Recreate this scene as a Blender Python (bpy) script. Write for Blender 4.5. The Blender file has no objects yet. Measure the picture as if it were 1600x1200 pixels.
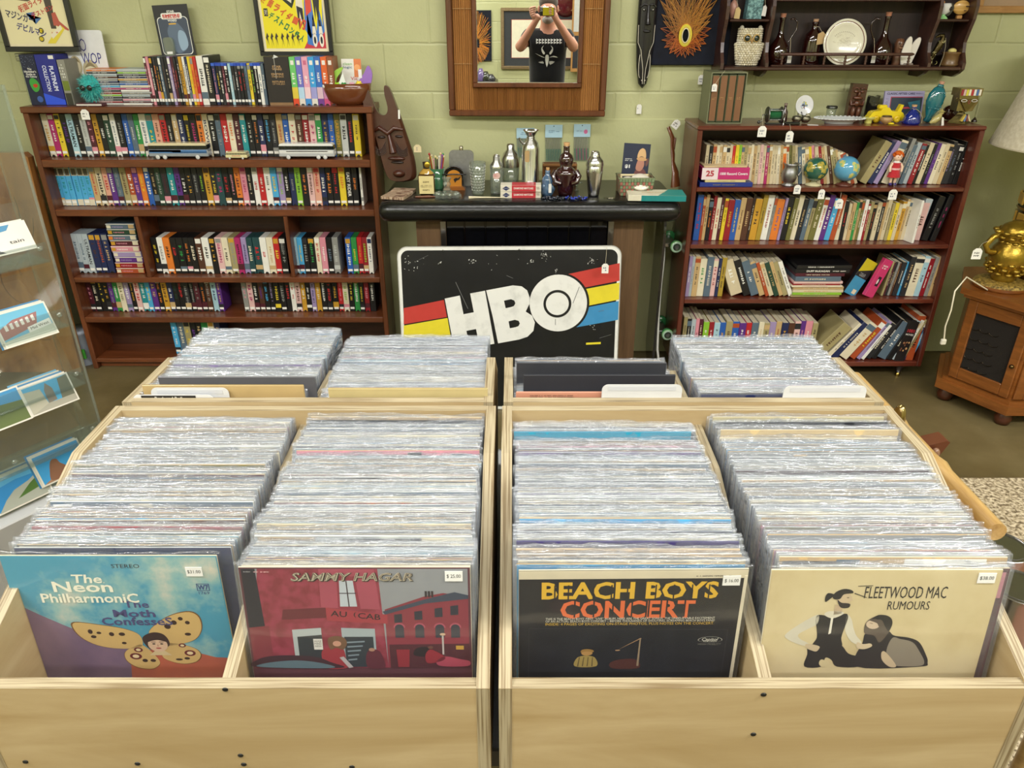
import bpy,math,random
from math import cos,sin,pi
from mathutils import Matrix,Vector
random.seed(7)
R=math.radians
sc=bpy.context.scene
COL=sc.collection
# ---------------------------------------------------------------- camera
CAMZ=1.65
FPX=1162.0
PITCH=R(26.8)
cam_data=bpy.data.cameras.new('camera')
cam_data.sensor_width=36.0
cam_data.lens=FPX*36.0/1600.0
cam_data.clip_start=0.01
cam=bpy.data.objects.new('camera',cam_data)
cam.location=(0,0,CAMZ)
cam.rotation_euler=(pi/2-PITCH,0,0)
COL.objects.link(cam)
sc.camera=cam
# ---------------------------------------------------------------- colour management and world
sc.view_settings.view_transform='Standard'
sc.view_settings.look='None'
sc.view_settings.gamma=1.0
sc.view_settings.use_curve_mapping=False
sc.view_settings.exposure=0.28
sc.cycles.transparent_max_bounces=32
sc.cycles.max_bounces=10
sc.cycles.use_denoising=True
sc.cycles.sample_clamp_indirect=6.0
world=bpy.data.worlds.new('world')
sc.world=world
world.use_nodes=True
world.node_tree.nodes['Background'].inputs[0].default_value=(0.9,0.95,1.0,1)
world.node_tree.nodes['Background'].inputs[1].default_value=0.06
# ---------------------------------------------------------------- ceiling lamps (area lights inside the fixtures built below)
CEIL=2.95
FIXTURES=[(-2.4,0.3,1.4),(0.0,-0.1,.48),(2.4,0.3,1.4),(-1.5,-1.5,.45),(1.5,-1.5,.45),(0.0,2.2,.28)]
LAMP_W=58.0
for i,(fx,fy,k) in enumerate(FIXTURES):
 ld=bpy.data.lights.new('tube_light','AREA')
 ld.shape='RECTANGLE'
 ld.size=1.9
 ld.size_y=0.22
 ld.energy=LAMP_W*k
 ld.color=(1.0,0.99,0.97)
 lo=bpy.data.objects.new('tube_light',ld)
 lo.location=(fx,fy,CEIL-0.115)
 COL.objects.link(lo)
# ---------------------------------------------------------------- view geometry helpers (photo pixel -> point at a known depth or height)
def ray(px,py):
 cx=(px-800.0)/FPX
 cy=(600.0-py)/FPX
 return Vector((cx,cos(PITCH)+cy*sin(PITCH),-sin(PITCH)+cy*cos(PITCH)))
def PY(px,py,Y):
 d=ray(px,py)
 t=Y/d.y
 return Vector((d.x*t,Y,CAMZ+d.z*t))
def PZ(px,py,z):
 d=ray(px,py)
 t=(z-CAMZ)/d.z
 return Vector((d.x*t,d.y*t,z))
# ---------------------------------------------------------------- colours
CN=dict(
 black='0e0d11',charcoal='232328',navy='1c2750',blue='2458a8',skyblue='4aa5d6',lightblue='a3c6d2',teal='1f8a90',
 darkteal='1d4346',green='2a8a42',darkgreen='1f4030',lime='86b832',olive='6d6a36',yellow='dcc22e',gold='c4932c',mustard='a58a30',
 orange='d8782a',tan='c0a272',beige='cdbf9f',cream='ddd3b8',white='e6e4dc',grey='8c8c88',lightgrey='b9bcb8',silver='a9b4ba',
 slate='566878',brown='4f2e1e',darkbrown='2c1a14',maroon='4c1524',red='b81f24',crimson='8e1622',pink='d48a98',palepink='dcb4b0',
 magenta='a82464',purple='58287e',lilac='9c8ab4',peach='d8a088',rust='a84a24',khaki='a09468')
def hexc(h):
 if h in CN:
  h=CN[h]
 h=h.lstrip('#')
 r=[]
 for i in (0,2,4):
  c=int(h[i:i+2],16)/255.0
  r.append(c/12.92 if c <= 0.04045 else ((c+0.055)/1.055)**2.4)
 return (r[0],r[1],r[2],1.0)
# ---------------------------------------------------------------- materials
MATS={}
def new_mat(name):
 m=bpy.data.materials.new(name)
 m.use_nodes=True
 nt=m.node_tree
 for n in list(nt.nodes):
  nt.nodes.remove(n)
 out=nt.nodes.new('ShaderNodeOutputMaterial')
 MATS[name]=m
 return m,nt,out
def N(nt,t,**kw):
 n=nt.nodes.new(t)
 for k,v in kw.items():
  if k.startswith('i_'):
   key=k[2:]
   n.inputs[int(key) if key.isdigit() else key.replace('_',' ')].default_value=v
  else:
   setattr(n,k,v)
 return n
def attr_mat(name,rough=0.5,metal=0.0,noise=0.12,nscale=30.0,coat=0.0,bump=0.0,bscale=200.0,spec=0.5,emis=0.0,sheen=0.0):
 m,nt,out=new_mat(name)
 b=N(nt,'ShaderNodeBsdfPrincipled',i_Roughness=rough,i_Metallic=metal)
 b.inputs['Coat Weight'].default_value=coat
 b.inputs['Specular IOR Level'].default_value=spec
 b.inputs['Sheen Weight'].default_value=sheen
 a=N(nt,'ShaderNodeVertexColor',layer_name='Col')
 tc=N(nt,'ShaderNodeTexCoord')
 nz=N(nt,'ShaderNodeTexNoise',i_Scale=nscale,i_Detail=3.0)
 nt.links.new(tc.outputs['Object'],nz.inputs['Vector'])
 mr=N(nt,'ShaderNodeMapRange')
 mr.inputs['To Min'].default_value=1.0-noise
 mr.inputs['To Max'].default_value=1.0+noise*0.6
 nt.links.new(nz.outputs['Fac'],mr.inputs['Value'])
 mx=N(nt,'ShaderNodeMix',data_type='RGBA',blend_type='MULTIPLY')
 mx.inputs[0].default_value=1.0
 nt.links.new(a.outputs['Color'],mx.inputs[6])
 nt.links.new(mr.outputs['Result'],mx.inputs[7])
 nt.links.new(mx.outputs[2],b.inputs['Base Color'])
 if emis:
  nt.links.new(mx.outputs[2],b.inputs['Emission Color'])
  b.inputs['Emission Strength'].default_value=emis
 if bump:
  n2=N(nt,'ShaderNodeTexNoise',i_Scale=bscale,i_Detail=4.0)
  nt.links.new(tc.outputs['Object'],n2.inputs['Vector'])
  bp=N(nt,'ShaderNodeBump',i_Strength=bump,i_Distance=0.002)
  nt.links.new(n2.outputs['Fac'],bp.inputs['Height'])
  nt.links.new(bp.outputs['Normal'],b.inputs['Normal'])
 nt.links.new(b.outputs['BSDF'],out.inputs['Surface'])
 return m
attr_mat('card',rough=0.45,coat=0.06)          # printed card, book cloth
attr_mat('paper',rough=0.8,spec=0.2)
attr_mat('ink',rough=0.5,noise=0.0)
attr_mat('paint',rough=0.35,coat=0.25)
attr_mat('gloss',rough=0.12,coat=0.6,noise=0.06)
attr_mat('ceramic',rough=0.15,coat=0.5,noise=0.05)
attr_mat('metal',rough=0.22,metal=1.0,noise=0.1)
attr_mat('roughmetal',rough=0.42,metal=1.0,noise=0.3,nscale=60)
attr_mat('goldmetal',rough=0.28,metal=0.85,noise=0.45,nscale=40,bump=0.6,bscale=90)
attr_mat('carved',rough=0.34,coat=0.3,noise=0.35,nscale=18,bump=0.25,bscale=60)
attr_mat('fabric',rough=0.95,spec=0.1,noise=0.25,nscale=120,bump=0.5,bscale=500,sheen=0.3)
attr_mat('yarn',rough=0.95,spec=0.1,noise=0.35,nscale=160,bump=1.0,bscale=260)
attr_mat('plastic',rough=0.3,noise=0.05)
attr_mat('skin',rough=0.5,noise=0.12,nscale=25)
def wood_mat(name,c1,c2,axis='X',scale=(2,25,25),rough=0.35,coat=0.3,dark=None,rings=4.0,bump=0.08):
 m,nt,out=new_mat(name)
 b=N(nt,'ShaderNodeBsdfPrincipled',i_Roughness=rough)
 b.inputs['Coat Weight'].default_value=coat
 b.inputs['Coat Roughness'].default_value=0.2
 tc=N(nt,'ShaderNodeTexCoord')
 mp=N(nt,'ShaderNodeMapping')
 mp.inputs['Scale'].default_value=scale
 nt.links.new(tc.outputs['Object'],mp.inputs['Vector'])
 n1=N(nt,'ShaderNodeTexNoise',i_Scale=1.0,i_Detail=8.0,i_Roughness=0.6,i_Distortion=0.8)
 nt.links.new(mp.outputs['Vector'],n1.inputs['Vector'])
 n2=N(nt,'ShaderNodeTexNoise',i_Scale=rings,i_Detail=5.0,i_Distortion=1.5)
 nt.links.new(mp.outputs['Vector'],n2.inputs['Vector'])
 mx0=N(nt,'ShaderNodeMath',operation='ADD')
 nt.links.new(n1.outputs['Fac'],mx0.inputs[0])
 m2=N(nt,'ShaderNodeMath',operation='MULTIPLY')
 m2.inputs[1].default_value=0.35
 nt.links.new(n2.outputs['Fac'],m2.inputs[0])
 nt.links.new(m2.outputs[0],mx0.inputs[1])
 cr=N(nt,'ShaderNodeValToRGB')
 cr.color_ramp.elements[0].position=0.45
 cr.color_ramp.elements[0].color=hexc(c2)
 cr.color_ramp.elements[1].position=0.82
 cr.color_ramp.elements[1].color=hexc(c1)
 if dark:
  e=cr.color_ramp.elements.new(0.36)
  e.color=hexc(dark)
 nt.links.new(mx0.outputs[0],cr.inputs['Fac'])
 nt.links.new(cr.outputs['Color'],b.inputs['Base Color'])
 bp=N(nt,'ShaderNodeBump',i_Strength=bump,i_Distance=0.001)
 nt.links.new(n2.outputs['Fac'],bp.inputs['Height'])
 nt.links.new(bp.outputs['Normal'],b.inputs['Normal'])
 nt.links.new(b.outputs['BSDF'],out.inputs['Surface'])
 return m
wood_mat('wood_left','713c1f','4e2610',scale=(3,30,30),rough=0.38,dark='3c1a0b')
wood_mat('wood_left_v','6e3a1d','4a230e',scale=(30,30,3),rough=0.38,dark='3c1a0b')
wood_mat('wood_right','6a3020','4a1d13',scale=(3,30,30),rough=0.32,coat=0.4,dark='2f110b')
wood_mat('wood_right_v','642c1d','471b12',scale=(30,30,3),rough=0.32,coat=0.4,dark='2f110b')
wood_mat('wood_dark','452820','2f1914',scale=(3,30,30),rough=0.35,coat=0.35)
wood_mat('wood_shelf_back','2e1c16','1e120e',scale=(30,30,3),rough=0.6,coat=0.0)
wood_mat('wood_mirror','6b3c20','4b2713',scale=(25,25,3),rough=0.3,coat=0.4)
wood_mat('bamboo_slat','b8834a','8a5a2e',scale=(160,30,3),rough=0.45,coat=0.2,rings=2.0,dark='5e3618')
wood_mat('wood_cabinet','8a5222','63350f',scale=(3,3,20),rough=0.3,coat=0.4)
wood_mat('wood_bar','6d5238','513a26',scale=(30,30,2),rough=0.5,coat=0.1)
wood_mat('wood_slab','a8733a','70421c',scale=(6,6,2.2),rough=0.35,coat=0.4,rings=3.0,dark='4a2810')
wood_mat('bamboo_pole','bb9a62','967440',scale=(40,3,40),rough=0.35,coat=0.3)
wood_mat('pallet_wood','8d5a34','5d3518',scale=(4,20,20),rough=0.5,coat=0.1)
wood_mat('frame_wood','b58449','8f6230',scale=(4,20,20),rough=0.4,coat=0.2)
PLY1,PLY2,PLYD='b8a37c','a0875c','826645'
wood_mat('ply_face',PLY1,PLY2,scale=(1.6,20,11),rough=0.55,coat=0.05,rings=1.6,dark=PLYD,bump=0.15)
wood_mat('ply_side',PLY1,PLY2,scale=(20,1.6,9),rough=0.55,coat=0.05,rings=2.2,dark=PLYD,bump=0.15)
def ply_edge(name,axis):
 m,nt,out=new_mat(name)
 b=N(nt,'ShaderNodeBsdfPrincipled',i_Roughness=0.6)
 tc=N(nt,'ShaderNodeTexCoord')
 mp=N(nt,'ShaderNodeMapping')
 s=[6,6,6]
 s[axis]=330
 mp.inputs['Scale'].default_value=s
 nt.links.new(tc.outputs['Object'],mp.inputs['Vector'])
 n1=N(nt,'ShaderNodeTexNoise',i_Scale=1.0,i_Detail=3.0)
 nt.links.new(mp.outputs['Vector'],n1.inputs['Vector'])
 cr=N(nt,'ShaderNodeValToRGB')
 cr.color_ramp.elements[0].position=0.36
 cr.color_ramp.elements[0].color=hexc('766446')
 cr.color_ramp.elements[1].position=0.55
 cr.color_ramp.elements[1].color=hexc('a6997c')
 nt.links.new(n1.outputs['Fac'],cr.inputs['Fac'])
 nt.links.new(cr.outputs['Color'],b.inputs['Base Color'])
 nt.links.new(b.outputs['BSDF'],out.inputs['Surface'])
ply_edge('ply_edge_x',0)
ply_edge('ply_edge_y',1)
ply_edge('ply_edge_z',2)
def thin_fresnel(nt,ior):
 """same reflectance from either side of a thin sheet"""
 g=N(nt,'ShaderNodeNewGeometry')
 mr=N(nt,'ShaderNodeMapRange')
 mr.inputs['To Min'].default_value=ior
 mr.inputs['To Max'].default_value=1.0/ior
 nt.links.new(g.outputs['Backfacing'],mr.inputs['Value'])
 fr=N(nt,'ShaderNodeFresnel')
 nt.links.new(mr.outputs['Result'],fr.inputs['IOR'])
 return fr
def glass_mat(name,color,rough=0.02,tint=0.75,gl=0.25):
 """thin glass seen through: tinted transparency with a sharp reflection"""
 m,nt,out=new_mat(name)
 tr=N(nt,'ShaderNodeBsdfTransparent')
 c=hexc(color)
 tr.inputs[0].default_value=c
 g=N(nt,'ShaderNodeBsdfGlossy',i_Roughness=rough)
 d=N(nt,'ShaderNodeBsdfDiffuse')
 d.inputs[0].default_value=c
 m1=N(nt,'ShaderNodeMixShader')
 m1.inputs[0].default_value=1-tint
 nt.links.new(tr.outputs[0],m1.inputs[1])
 nt.links.new(d.outputs[0],m1.inputs[2])
 fr=thin_fresnel(nt,1.5)
 ad=N(nt,'ShaderNodeMath',operation='MULTIPLY_ADD')
 ad.inputs[1].default_value=1.0
 ad.inputs[2].default_value=gl*0.3
 nt.links.new(fr.outputs[0],ad.inputs[0])
 m2=N(nt,'ShaderNodeMixShader')
 nt.links.new(ad.outputs[0],m2.inputs[0])
 nt.links.new(m1.outputs[0],m2.inputs[1])
 nt.links.new(g.outputs[0],m2.inputs[2])
 nt.links.new(m2.outputs[0],out.inputs['Surface'])
 return m
glass_mat('glass_clear','e8eee8',tint=0.9)
glass_mat('glass_acrylic','f0f4f3',tint=0.97,gl=0.08)
glass_mat('glass_brown','3a1410',tint=0.6)
glass_mat('glass_maroon','4a1c22',tint=0.6)
glass_mat('glass_blue','1c38b0',tint=0.55)
glass_mat('glass_teal','1a90a0',tint=0.55)
glass_mat('glass_paleblue','5c7ea4',tint=0.4)
glass_mat('glass_purple','48142c',tint=0.6)
def sleeve_mat(name,body,gloss,rough,bscale=(9,9,60),bstr=0.6):
 m,nt,out=new_mat(name)
 tr=N(nt,'ShaderNodeBsdfTransparent')
 tr.inputs[0].default_value=(0.96,0.97,0.98,1)
 d=N(nt,'ShaderNodeBsdfDiffuse')
 d.inputs[0].default_value=(0.60,0.63,0.69,1)
 tc=N(nt,'ShaderNodeTexCoord')
 mp=N(nt,'ShaderNodeMapping')
 mp.inputs['Scale'].default_value=bscale
 oi=N(nt,'ShaderNodeObjectInfo')
 va=N(nt,'ShaderNodeVectorMath',operation='ADD')
 nt.links.new(tc.outputs['Object'],va.inputs[0])
 nt.links.new(oi.outputs['Random'],va.inputs[1])
 nt.links.new(va.outputs[0],mp.inputs['Vector'])
 nz=N(nt,'ShaderNodeTexNoise',i_Scale=1.0,i_Detail=3.0,i_Distortion=1.2)
 nt.links.new(mp.outputs['Vector'],nz.inputs['Vector'])
 bp=N(nt,'ShaderNodeBump',i_Strength=bstr,i_Distance=0.016)
 nt.links.new(nz.outputs['Fac'],bp.inputs['Height'])
 g=N(nt,'ShaderNodeBsdfGlossy',i_Roughness=rough)
 nt.links.new(bp.outputs['Normal'],g.inputs['Normal'])
 m1=N(nt,'ShaderNodeMixShader')
 m1.inputs[0].default_value=body
 nt.links.new(tr.outputs[0],m1.inputs[1])
 nt.links.new(d.outputs[0],m1.inputs[2])
 fr=thin_fresnel(nt,1.45)
 nt.links.new(bp.outputs['Normal'],fr.inputs['Normal'])
 ad=N(nt,'ShaderNodeMath',operation='ADD')
 ad.inputs[1].default_value=gloss
 nt.links.new(fr.outputs[0],ad.inputs[0])
 m2=N(nt,'ShaderNodeMixShader')
 nt.links.new(ad.outputs[0],m2.inputs[0])
 nt.links.new(m1.outputs[0],m2.inputs[1])
 nt.links.new(g.outputs[0],m2.inputs[2])
 nt.links.new(m2.outputs[0],out.inputs['Surface'])
 return m
sleeve_mat('sleeve',0.11,0.02,0.10,bscale=(7,7,32),bstr=.6)
sleeve_mat('sleeve_flat',0.03,0.02,0.12,bscale=(3,3,5),bstr=0.15)
def simple(name,color,rough=0.5,metal=0.0,coat=0.0,emis=0.0):
 m,nt,out=new_mat(name)
 b=N(nt,'ShaderNodeBsdfPrincipled',i_Roughness=rough,i_Metallic=metal)
 b.inputs['Base Color'].default_value=hexc(color)
 b.inputs['Coat Weight'].default_value=coat
 if emis:
  b.inputs['Emission Color'].default_value=hexc(color)
  b.inputs['Emission Strength'].default_value=emis
 nt.links.new(b.outputs['BSDF'],out.inputs['Surface'])
 return m
simple('mirror_glass','f0f2ee',rough=0.0,metal=1.0)
wood_mat('wood_inner','45220f','2c150a',scale=(3,30,30),rough=.5,coat=.1)  # back panel wood, darkened to put the shade between the shelves into its colour
wood_mat('wood_shaded_r','3c1810','260e09',scale=(3,30,30),rough=.5,coat=.1)  # right bookcase back, its colour also deepened for shade behind the books
simple('lamp_diffuser','fff8ea',rough=0.6,emis=5.0)
def wall_mats():
 for nm,block in (('wall_block',True),('wall_smooth',False)):
  m,nt,out=new_mat(nm)
  b=N(nt,'ShaderNodeBsdfPrincipled',i_Roughness=0.42)
  b.inputs['Coat Weight'].default_value=0.15
  tc=N(nt,'ShaderNodeTexCoord')
  sep=N(nt,'ShaderNodeSeparateXYZ')
  nt.links.new(tc.outputs['Object'],sep.inputs[0])
  cmb=N(nt,'ShaderNodeCombineXYZ')
  nt.links.new(sep.outputs['X'],cmb.inputs['X'])
  nt.links.new(sep.outputs['Z'],cmb.inputs['Y'])
  nz=N(nt,'ShaderNodeTexNoise',i_Scale=2.5,i_Detail=4.0)
  nt.links.new(tc.outputs['Object'],nz.inputs['Vector'])
  cr=N(nt,'ShaderNodeValToRGB')
  cr.color_ramp.elements[0].position=0.3
  cr.color_ramp.elements[0].color=hexc('afb083')
  cr.color_ramp.elements[1].position=0.7
  cr.color_ramp.elements[1].color=hexc('bebf92')
  nt.links.new(nz.outputs['Fac'],cr.inputs['Fac'])
  nt.links.new(cr.outputs['Color'],b.inputs['Base Color'])
  fine=N(nt,'ShaderNodeTexNoise',i_Scale=60.0,i_Detail=5.0,i_Roughness=0.6)
  nt.links.new(tc.outputs['Object'],fine.inputs['Vector'])
  bp=N(nt,'ShaderNodeBump',i_Strength=0.35,i_Distance=0.004)
  nt.links.new(fine.outputs['Fac'],bp.inputs['Height'])
  last=bp
  if block:
   br=N(nt,'ShaderNodeTexBrick')
   br.offset=0.5
   br.inputs['Scale'].default_value=1.0
   br.inputs['Mortar Size'].default_value=0.0075
   br.inputs['Mortar Smooth'].default_value=0.9
   br.inputs['Brick Width'].default_value=0.422
   br.inputs['Row Height'].default_value=0.2035
   mp=N(nt,'ShaderNodeMapping')
   mp.inputs['Location'].default_value=(0.155,0.116,0)
   nt.links.new(cmb.outputs[0],mp.inputs['Vector'])
   wob=N(nt,'ShaderNodeTexNoise',i_Scale=14.0,i_Detail=2.0)
   nt.links.new(tc.outputs['Object'],wob.inputs['Vector'])
   sv=N(nt,'ShaderNodeVectorMath',operation='SCALE')
   sv.inputs['Scale'].default_value=0.006
   nt.links.new(wob.outputs['Color'],sv.inputs[0])
   av=N(nt,'ShaderNodeVectorMath',operation='ADD')
   nt.links.new(mp.outputs[0],av.inputs[0])
   nt.links.new(sv.outputs[0],av.inputs[1])
   nt.links.new(av.outputs[0],br.inputs['Vector'])
   b2=N(nt,'ShaderNodeBump',i_Strength=0.5,i_Distance=0.006,invert=True)
   nt.links.new(br.outputs['Fac'],b2.inputs['Height'])
   nt.links.new(bp.outputs['Normal'],b2.inputs['Normal'])
   last=b2
  nt.links.new(last.outputs['Normal'],b.inputs['Normal'])
  nt.links.new(b.outputs['BSDF'],out.inputs['Surface'])
wall_mats()
def noise_mat(name,cols,scale,rough=0.5,bump=0.0,coat=0.0,detail=6.0,bscale=None,rr=None):
 m,nt,out=new_mat(name)
 b=N(nt,'ShaderNodeBsdfPrincipled',i_Roughness=rough)
 b.inputs['Coat Weight'].default_value=coat
 tc=N(nt,'ShaderNodeTexCoord')
 nz=N(nt,'ShaderNodeTexNoise',i_Scale=scale,i_Detail=detail,i_Roughness=0.6)
 nt.links.new(tc.outputs['Object'],nz.inputs['Vector'])
 cr=N(nt,'ShaderNodeValToRGB')
 els=cr.color_ramp.elements
 els[0].position,els[0].color=cols[0][0],hexc(cols[0][1])
 els[1].position,els[1].color=cols[-1][0],hexc(cols[-1][1])
 for p,c in cols[1:-1]:
  e=els.new(p)
  e.color=hexc(c)
 nt.links.new(nz.outputs['Fac'],cr.inputs['Fac'])
 nt.links.new(cr.outputs['Color'],b.inputs['Base Color'])
 if bump:
  n2=N(nt,'ShaderNodeTexNoise',i_Scale=bscale or scale*4,i_Detail=4.0)
  nt.links.new(tc.outputs['Object'],n2.inputs['Vector'])
  bp=N(nt,'ShaderNodeBump',i_Strength=bump,i_Distance=0.01)
  nt.links.new(n2.outputs['Fac'],bp.inputs['Height'])
  nt.links.new(bp.outputs['Normal'],b.inputs['Normal'])
 nt.links.new(b.outputs['BSDF'],out.inputs['Surface'])
 return m
noise_mat('floor_concrete',[(0.3,'4a4029'),(0.5,'635636'),(0.68,'756847'),(0.76,'9b9070')],1.6,rough=0.45,bump=0.1,bscale=30,coat=0.1)
noise_mat('ceiling_paint',[(0.3,'c8c8c0'),(0.7,'dadad2')],3,rough=0.8)
noise_mat('rug',[(0.36,'6c5c44'),(0.5,'b5a487'),(0.62,'d8c9ad')],75,rough=0.95,bump=0.9,bscale=90,detail=2.0)
noise_mat('shade_linen',[(0.35,'cbc1a8'),(0.65,'ddd5c0')],60,rough=0.9,bump=0.2,bscale=300)
noise_mat('black_vinyl',[(0.3,'08090b'),(0.7,'0d0f12')],20,rough=0.27,bump=0.12,bscale=120,coat=0.15)
noise_mat('black_velvet',[(0.3,'0a0d18'),(0.7,'101526')],30,rough=0.95)
noise_mat('sign_black',[(0.3,'0b0c0e'),(0.66,'141518'),(0.8,'303236')],9,rough=0.35,coat=0.1)
noise_mat('sign_white',[(0.25,'c4c4c0'),(0.5,'dcdcd8')],14,rough=0.35,coat=0.1)
noise_mat('marbled',[(0.35,'8c7058'),(0.5,'b8a088'),(0.6,'6a4c3c')],40,rough=0.4)
noise_mat('tooled_brass',[(0.35,'3a2c12'),(0.5,'8a7030'),(0.65,'b89a50')],90,rough=0.35,bump=0.5)
noise_mat('sky_clouds',[(0.46,'4a98b2'),(0.56,'8db6b4'),(0.68,'d2cbb8')],9,rough=0.4,coat=0.2)
noise_mat('cover_cream',[(0.3,'c2ae82'),(0.5,'d0bf94'),(0.75,'d9caa2')],8,rough=0.4,coat=0.2)
noise_mat('dusk_purple',[(0.3,'685674'),(0.7,'8e7286')],8,rough=0.4,coat=0.2)
noise_mat('dusk_orange',[(0.35,'a4564a'),(0.65,'c46444')],9,rough=0.4,coat=0.2)
noise_mat('cover_black',[(0.4,'14141a'),(0.66,'1e2026'),(0.78,'33343a')],22,rough=0.35,coat=0.25)
noise_mat('brick_red',[(0.4,'7c2a36'),(0.6,'93384a')],60,rough=0.4,coat=0.2)
noise_mat('foliage',[(0.4,'20301c'),(0.52,'587838'),(0.62,'c8c8b0')],60,rough=0.6)
noise_mat('verdigris',[(0.4,'3a5a5c'),(0.55,'6f9a9c'),(0.65,'8fb4b0')],90,rough=0.5,bump=0.4)
# ---------------------------------------------------------------- mesh builder
I4=Matrix.Identity(4)
def TR(x=0,y=0,z=0,rx=0,ry=0,rz=0,s=1.0):
 m=Matrix.Translation((x,y,z)) @ Matrix.Rotation(rz,4,'Z') @ Matrix.Rotation(ry,4,'Y') @ Matrix.Rotation(rx,4,'X')
 if s != 1.0:
  m=m @ Matrix.Scale(s,4)
 return m
class MB:
 def __init__(self,T=None):
  self.v,self.f,self.c,self.m,self.s=[],[],[],[],[]
  self.mats=[]
  self.T=T or I4
 def mi(self,mat):
  if mat not in self.mats:
   self.mats.append(mat)
  return self.mats.index(mat)
 def raw(self,vs,fs,col,mat='card',smooth=False,T=None):
  M=self.T @ T if T is not None else self.T
  o=len(self.v)
  for p in vs:
   self.v.append(M @ Vector(p))
  k=self.mi(mat)
  many=isinstance(col,list)
  if not many:
   col=hexc(col) if isinstance(col,str) else col
  for i,f in enumerate(fs):
   self.f.append(tuple(o+j for j in f))
   self.c.append((hexc(col[i]) if isinstance(col[i],str) else col[i]) if many else col)
   self.m.append(k)
   self.s.append(smooth)
  return self
 def poly(self,pts,col,mat='card',T=None):
  return self.raw(pts,[tuple(range(len(pts)))],col,mat,T=T)
 def box(self,cx,cy,cz,sx,sy,sz,col='white',mat='card',c=0.0,T=None):
  """box by centre and size; c = chamfer"""
  hx,hy,hz=sx/2,sy/2,sz/2
  if c <= 0:
   vs=[(cx+a*hx,cy+b*hy,cz+d*hz) for a in (-1,1) for b in (-1,1) for d in (-1,1)]
   fs=[(0,1,3,2),(4,6,7,5),(0,4,5,1),(2,3,7,6),(0,2,6,4),(1,5,7,3)]
   return self.raw(vs,fs,col,mat,T=T)
  c=min(c,hx*.9,hy*.9,hz*.9)
  vs=[]
  ix={}
  for a in (-1,1):
   for b in (-1,1):
    for d in (-1,1):
     for k in range(3):
      p=[a*hx,b*hy,d*hz]
      for j,sg in enumerate((a,b,d)):
       if j != k:
        p[j]-=sg*c
      ix[(a,b,d,k)]=len(vs)
      vs.append((cx+p[0],cy+p[1],cz+p[2]))
  fs=[]
  for k in range(3):
   u,w=[j for j in range(3) if j != k]
   for sg in (-1,1):
    q=[]
    for (p,r) in ((-1,-1),(1,-1),(1,1),(-1,1)):
     t=[0,0,0]
     t[k],t[u],t[w]=sg,p,r
     q.append(ix[(t[0],t[1],t[2],k)])
    fs.append(tuple(q))
  for k in range(3):
   u,w=[j for j in range(3) if j != k]
   for p in (-1,1):
    for r in (-1,1):
     q=[]
     for sg,kk in ((-1,u),(1,u),(1,w),(-1,w)):
      t=[0,0,0]
      t[k],t[u],t[w]=sg,p,r
      q.append(ix[(t[0],t[1],t[2],kk)])
     fs.append(tuple(q))
  for a in (-1,1):
   for b in (-1,1):
    for d in (-1,1):
     fs.append(tuple(ix[(a,b,d,k)] for k in range(3)))
  return self.raw(vs,fs,col,mat,T=T)
 def bx(self,x0,x1,y0,y1,z0,z1,col='white',mat='card',c=0.0,T=None):
  return self.box((x0+x1)/2,(y0+y1)/2,(z0+z1)/2,abs(x1-x0),abs(y1-y0),abs(z1-z0),col,mat,c,T)
 def lathe(self,prof,x=0,y=0,z=0,seg=24,col='white',mat='paint',T=None,sx=1.0,sy=1.0,caps=True,smooth=True):
  """prof: list of (r, z) or (r, z, colour of the band below)"""
  vs,fs,cs=[],[],[]
  n=len(prof)
  for p in prof:
   for k in range(seg):
    a=2*pi*k/seg
    vs.append((x+p[0]*sx*cos(a),y+p[0]*sy*sin(a),z+p[1]))
  for i in range(n-1):
   cc=prof[i+1][2] if len(prof[i+1])>2 else col
   for k in range(seg):
    k2=(k+1)%seg
    fs.append((i*seg+k,i*seg+k2,(i+1)*seg+k2,(i+1)*seg+k))
    cs.append(cc)
  self.raw(vs,fs,cs,mat,smooth=smooth,T=T)
  if caps:
   if prof[0][0]>1e-5:
    self.raw(vs[:seg][::-1],[tuple(range(seg))],prof[1][2] if len(prof[1])>2 else col,mat,T=T)
   if prof[-1][0]>1e-5:
    self.raw(vs[-seg:],[tuple(range(seg))],prof[-1][2] if len(prof[-1])>2 else col,mat,T=T)
  return self
 def sph(self,x,y,z,rx,ry=None,rz=None,col='white',mat='paint',seg=18,rings=12,T=None,fn=None):
  ry=rx if ry is None else ry
  rz=rx if rz is None else rz
  vs,fs,cs=[],[],[]
  for i in range(rings+1):
   t=pi*i/rings
   for k in range(seg):
    a=2*pi*k/seg
    vs.append((x+rx*sin(t)*cos(a),y+ry*sin(t)*sin(a),z+rz*cos(t)))
  for i in range(rings):
   for k in range(seg):
    k2=(k+1)%seg
    fs.append((i*seg+k,(i+1)*seg+k,(i+1)*seg+k2,i*seg+k2))
    cs.append(fn(2*pi*(k+.5)/seg,pi*(i+.5)/rings) if fn else col)
  return self.raw(vs,fs,cs,mat,smooth=True,T=T)
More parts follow.
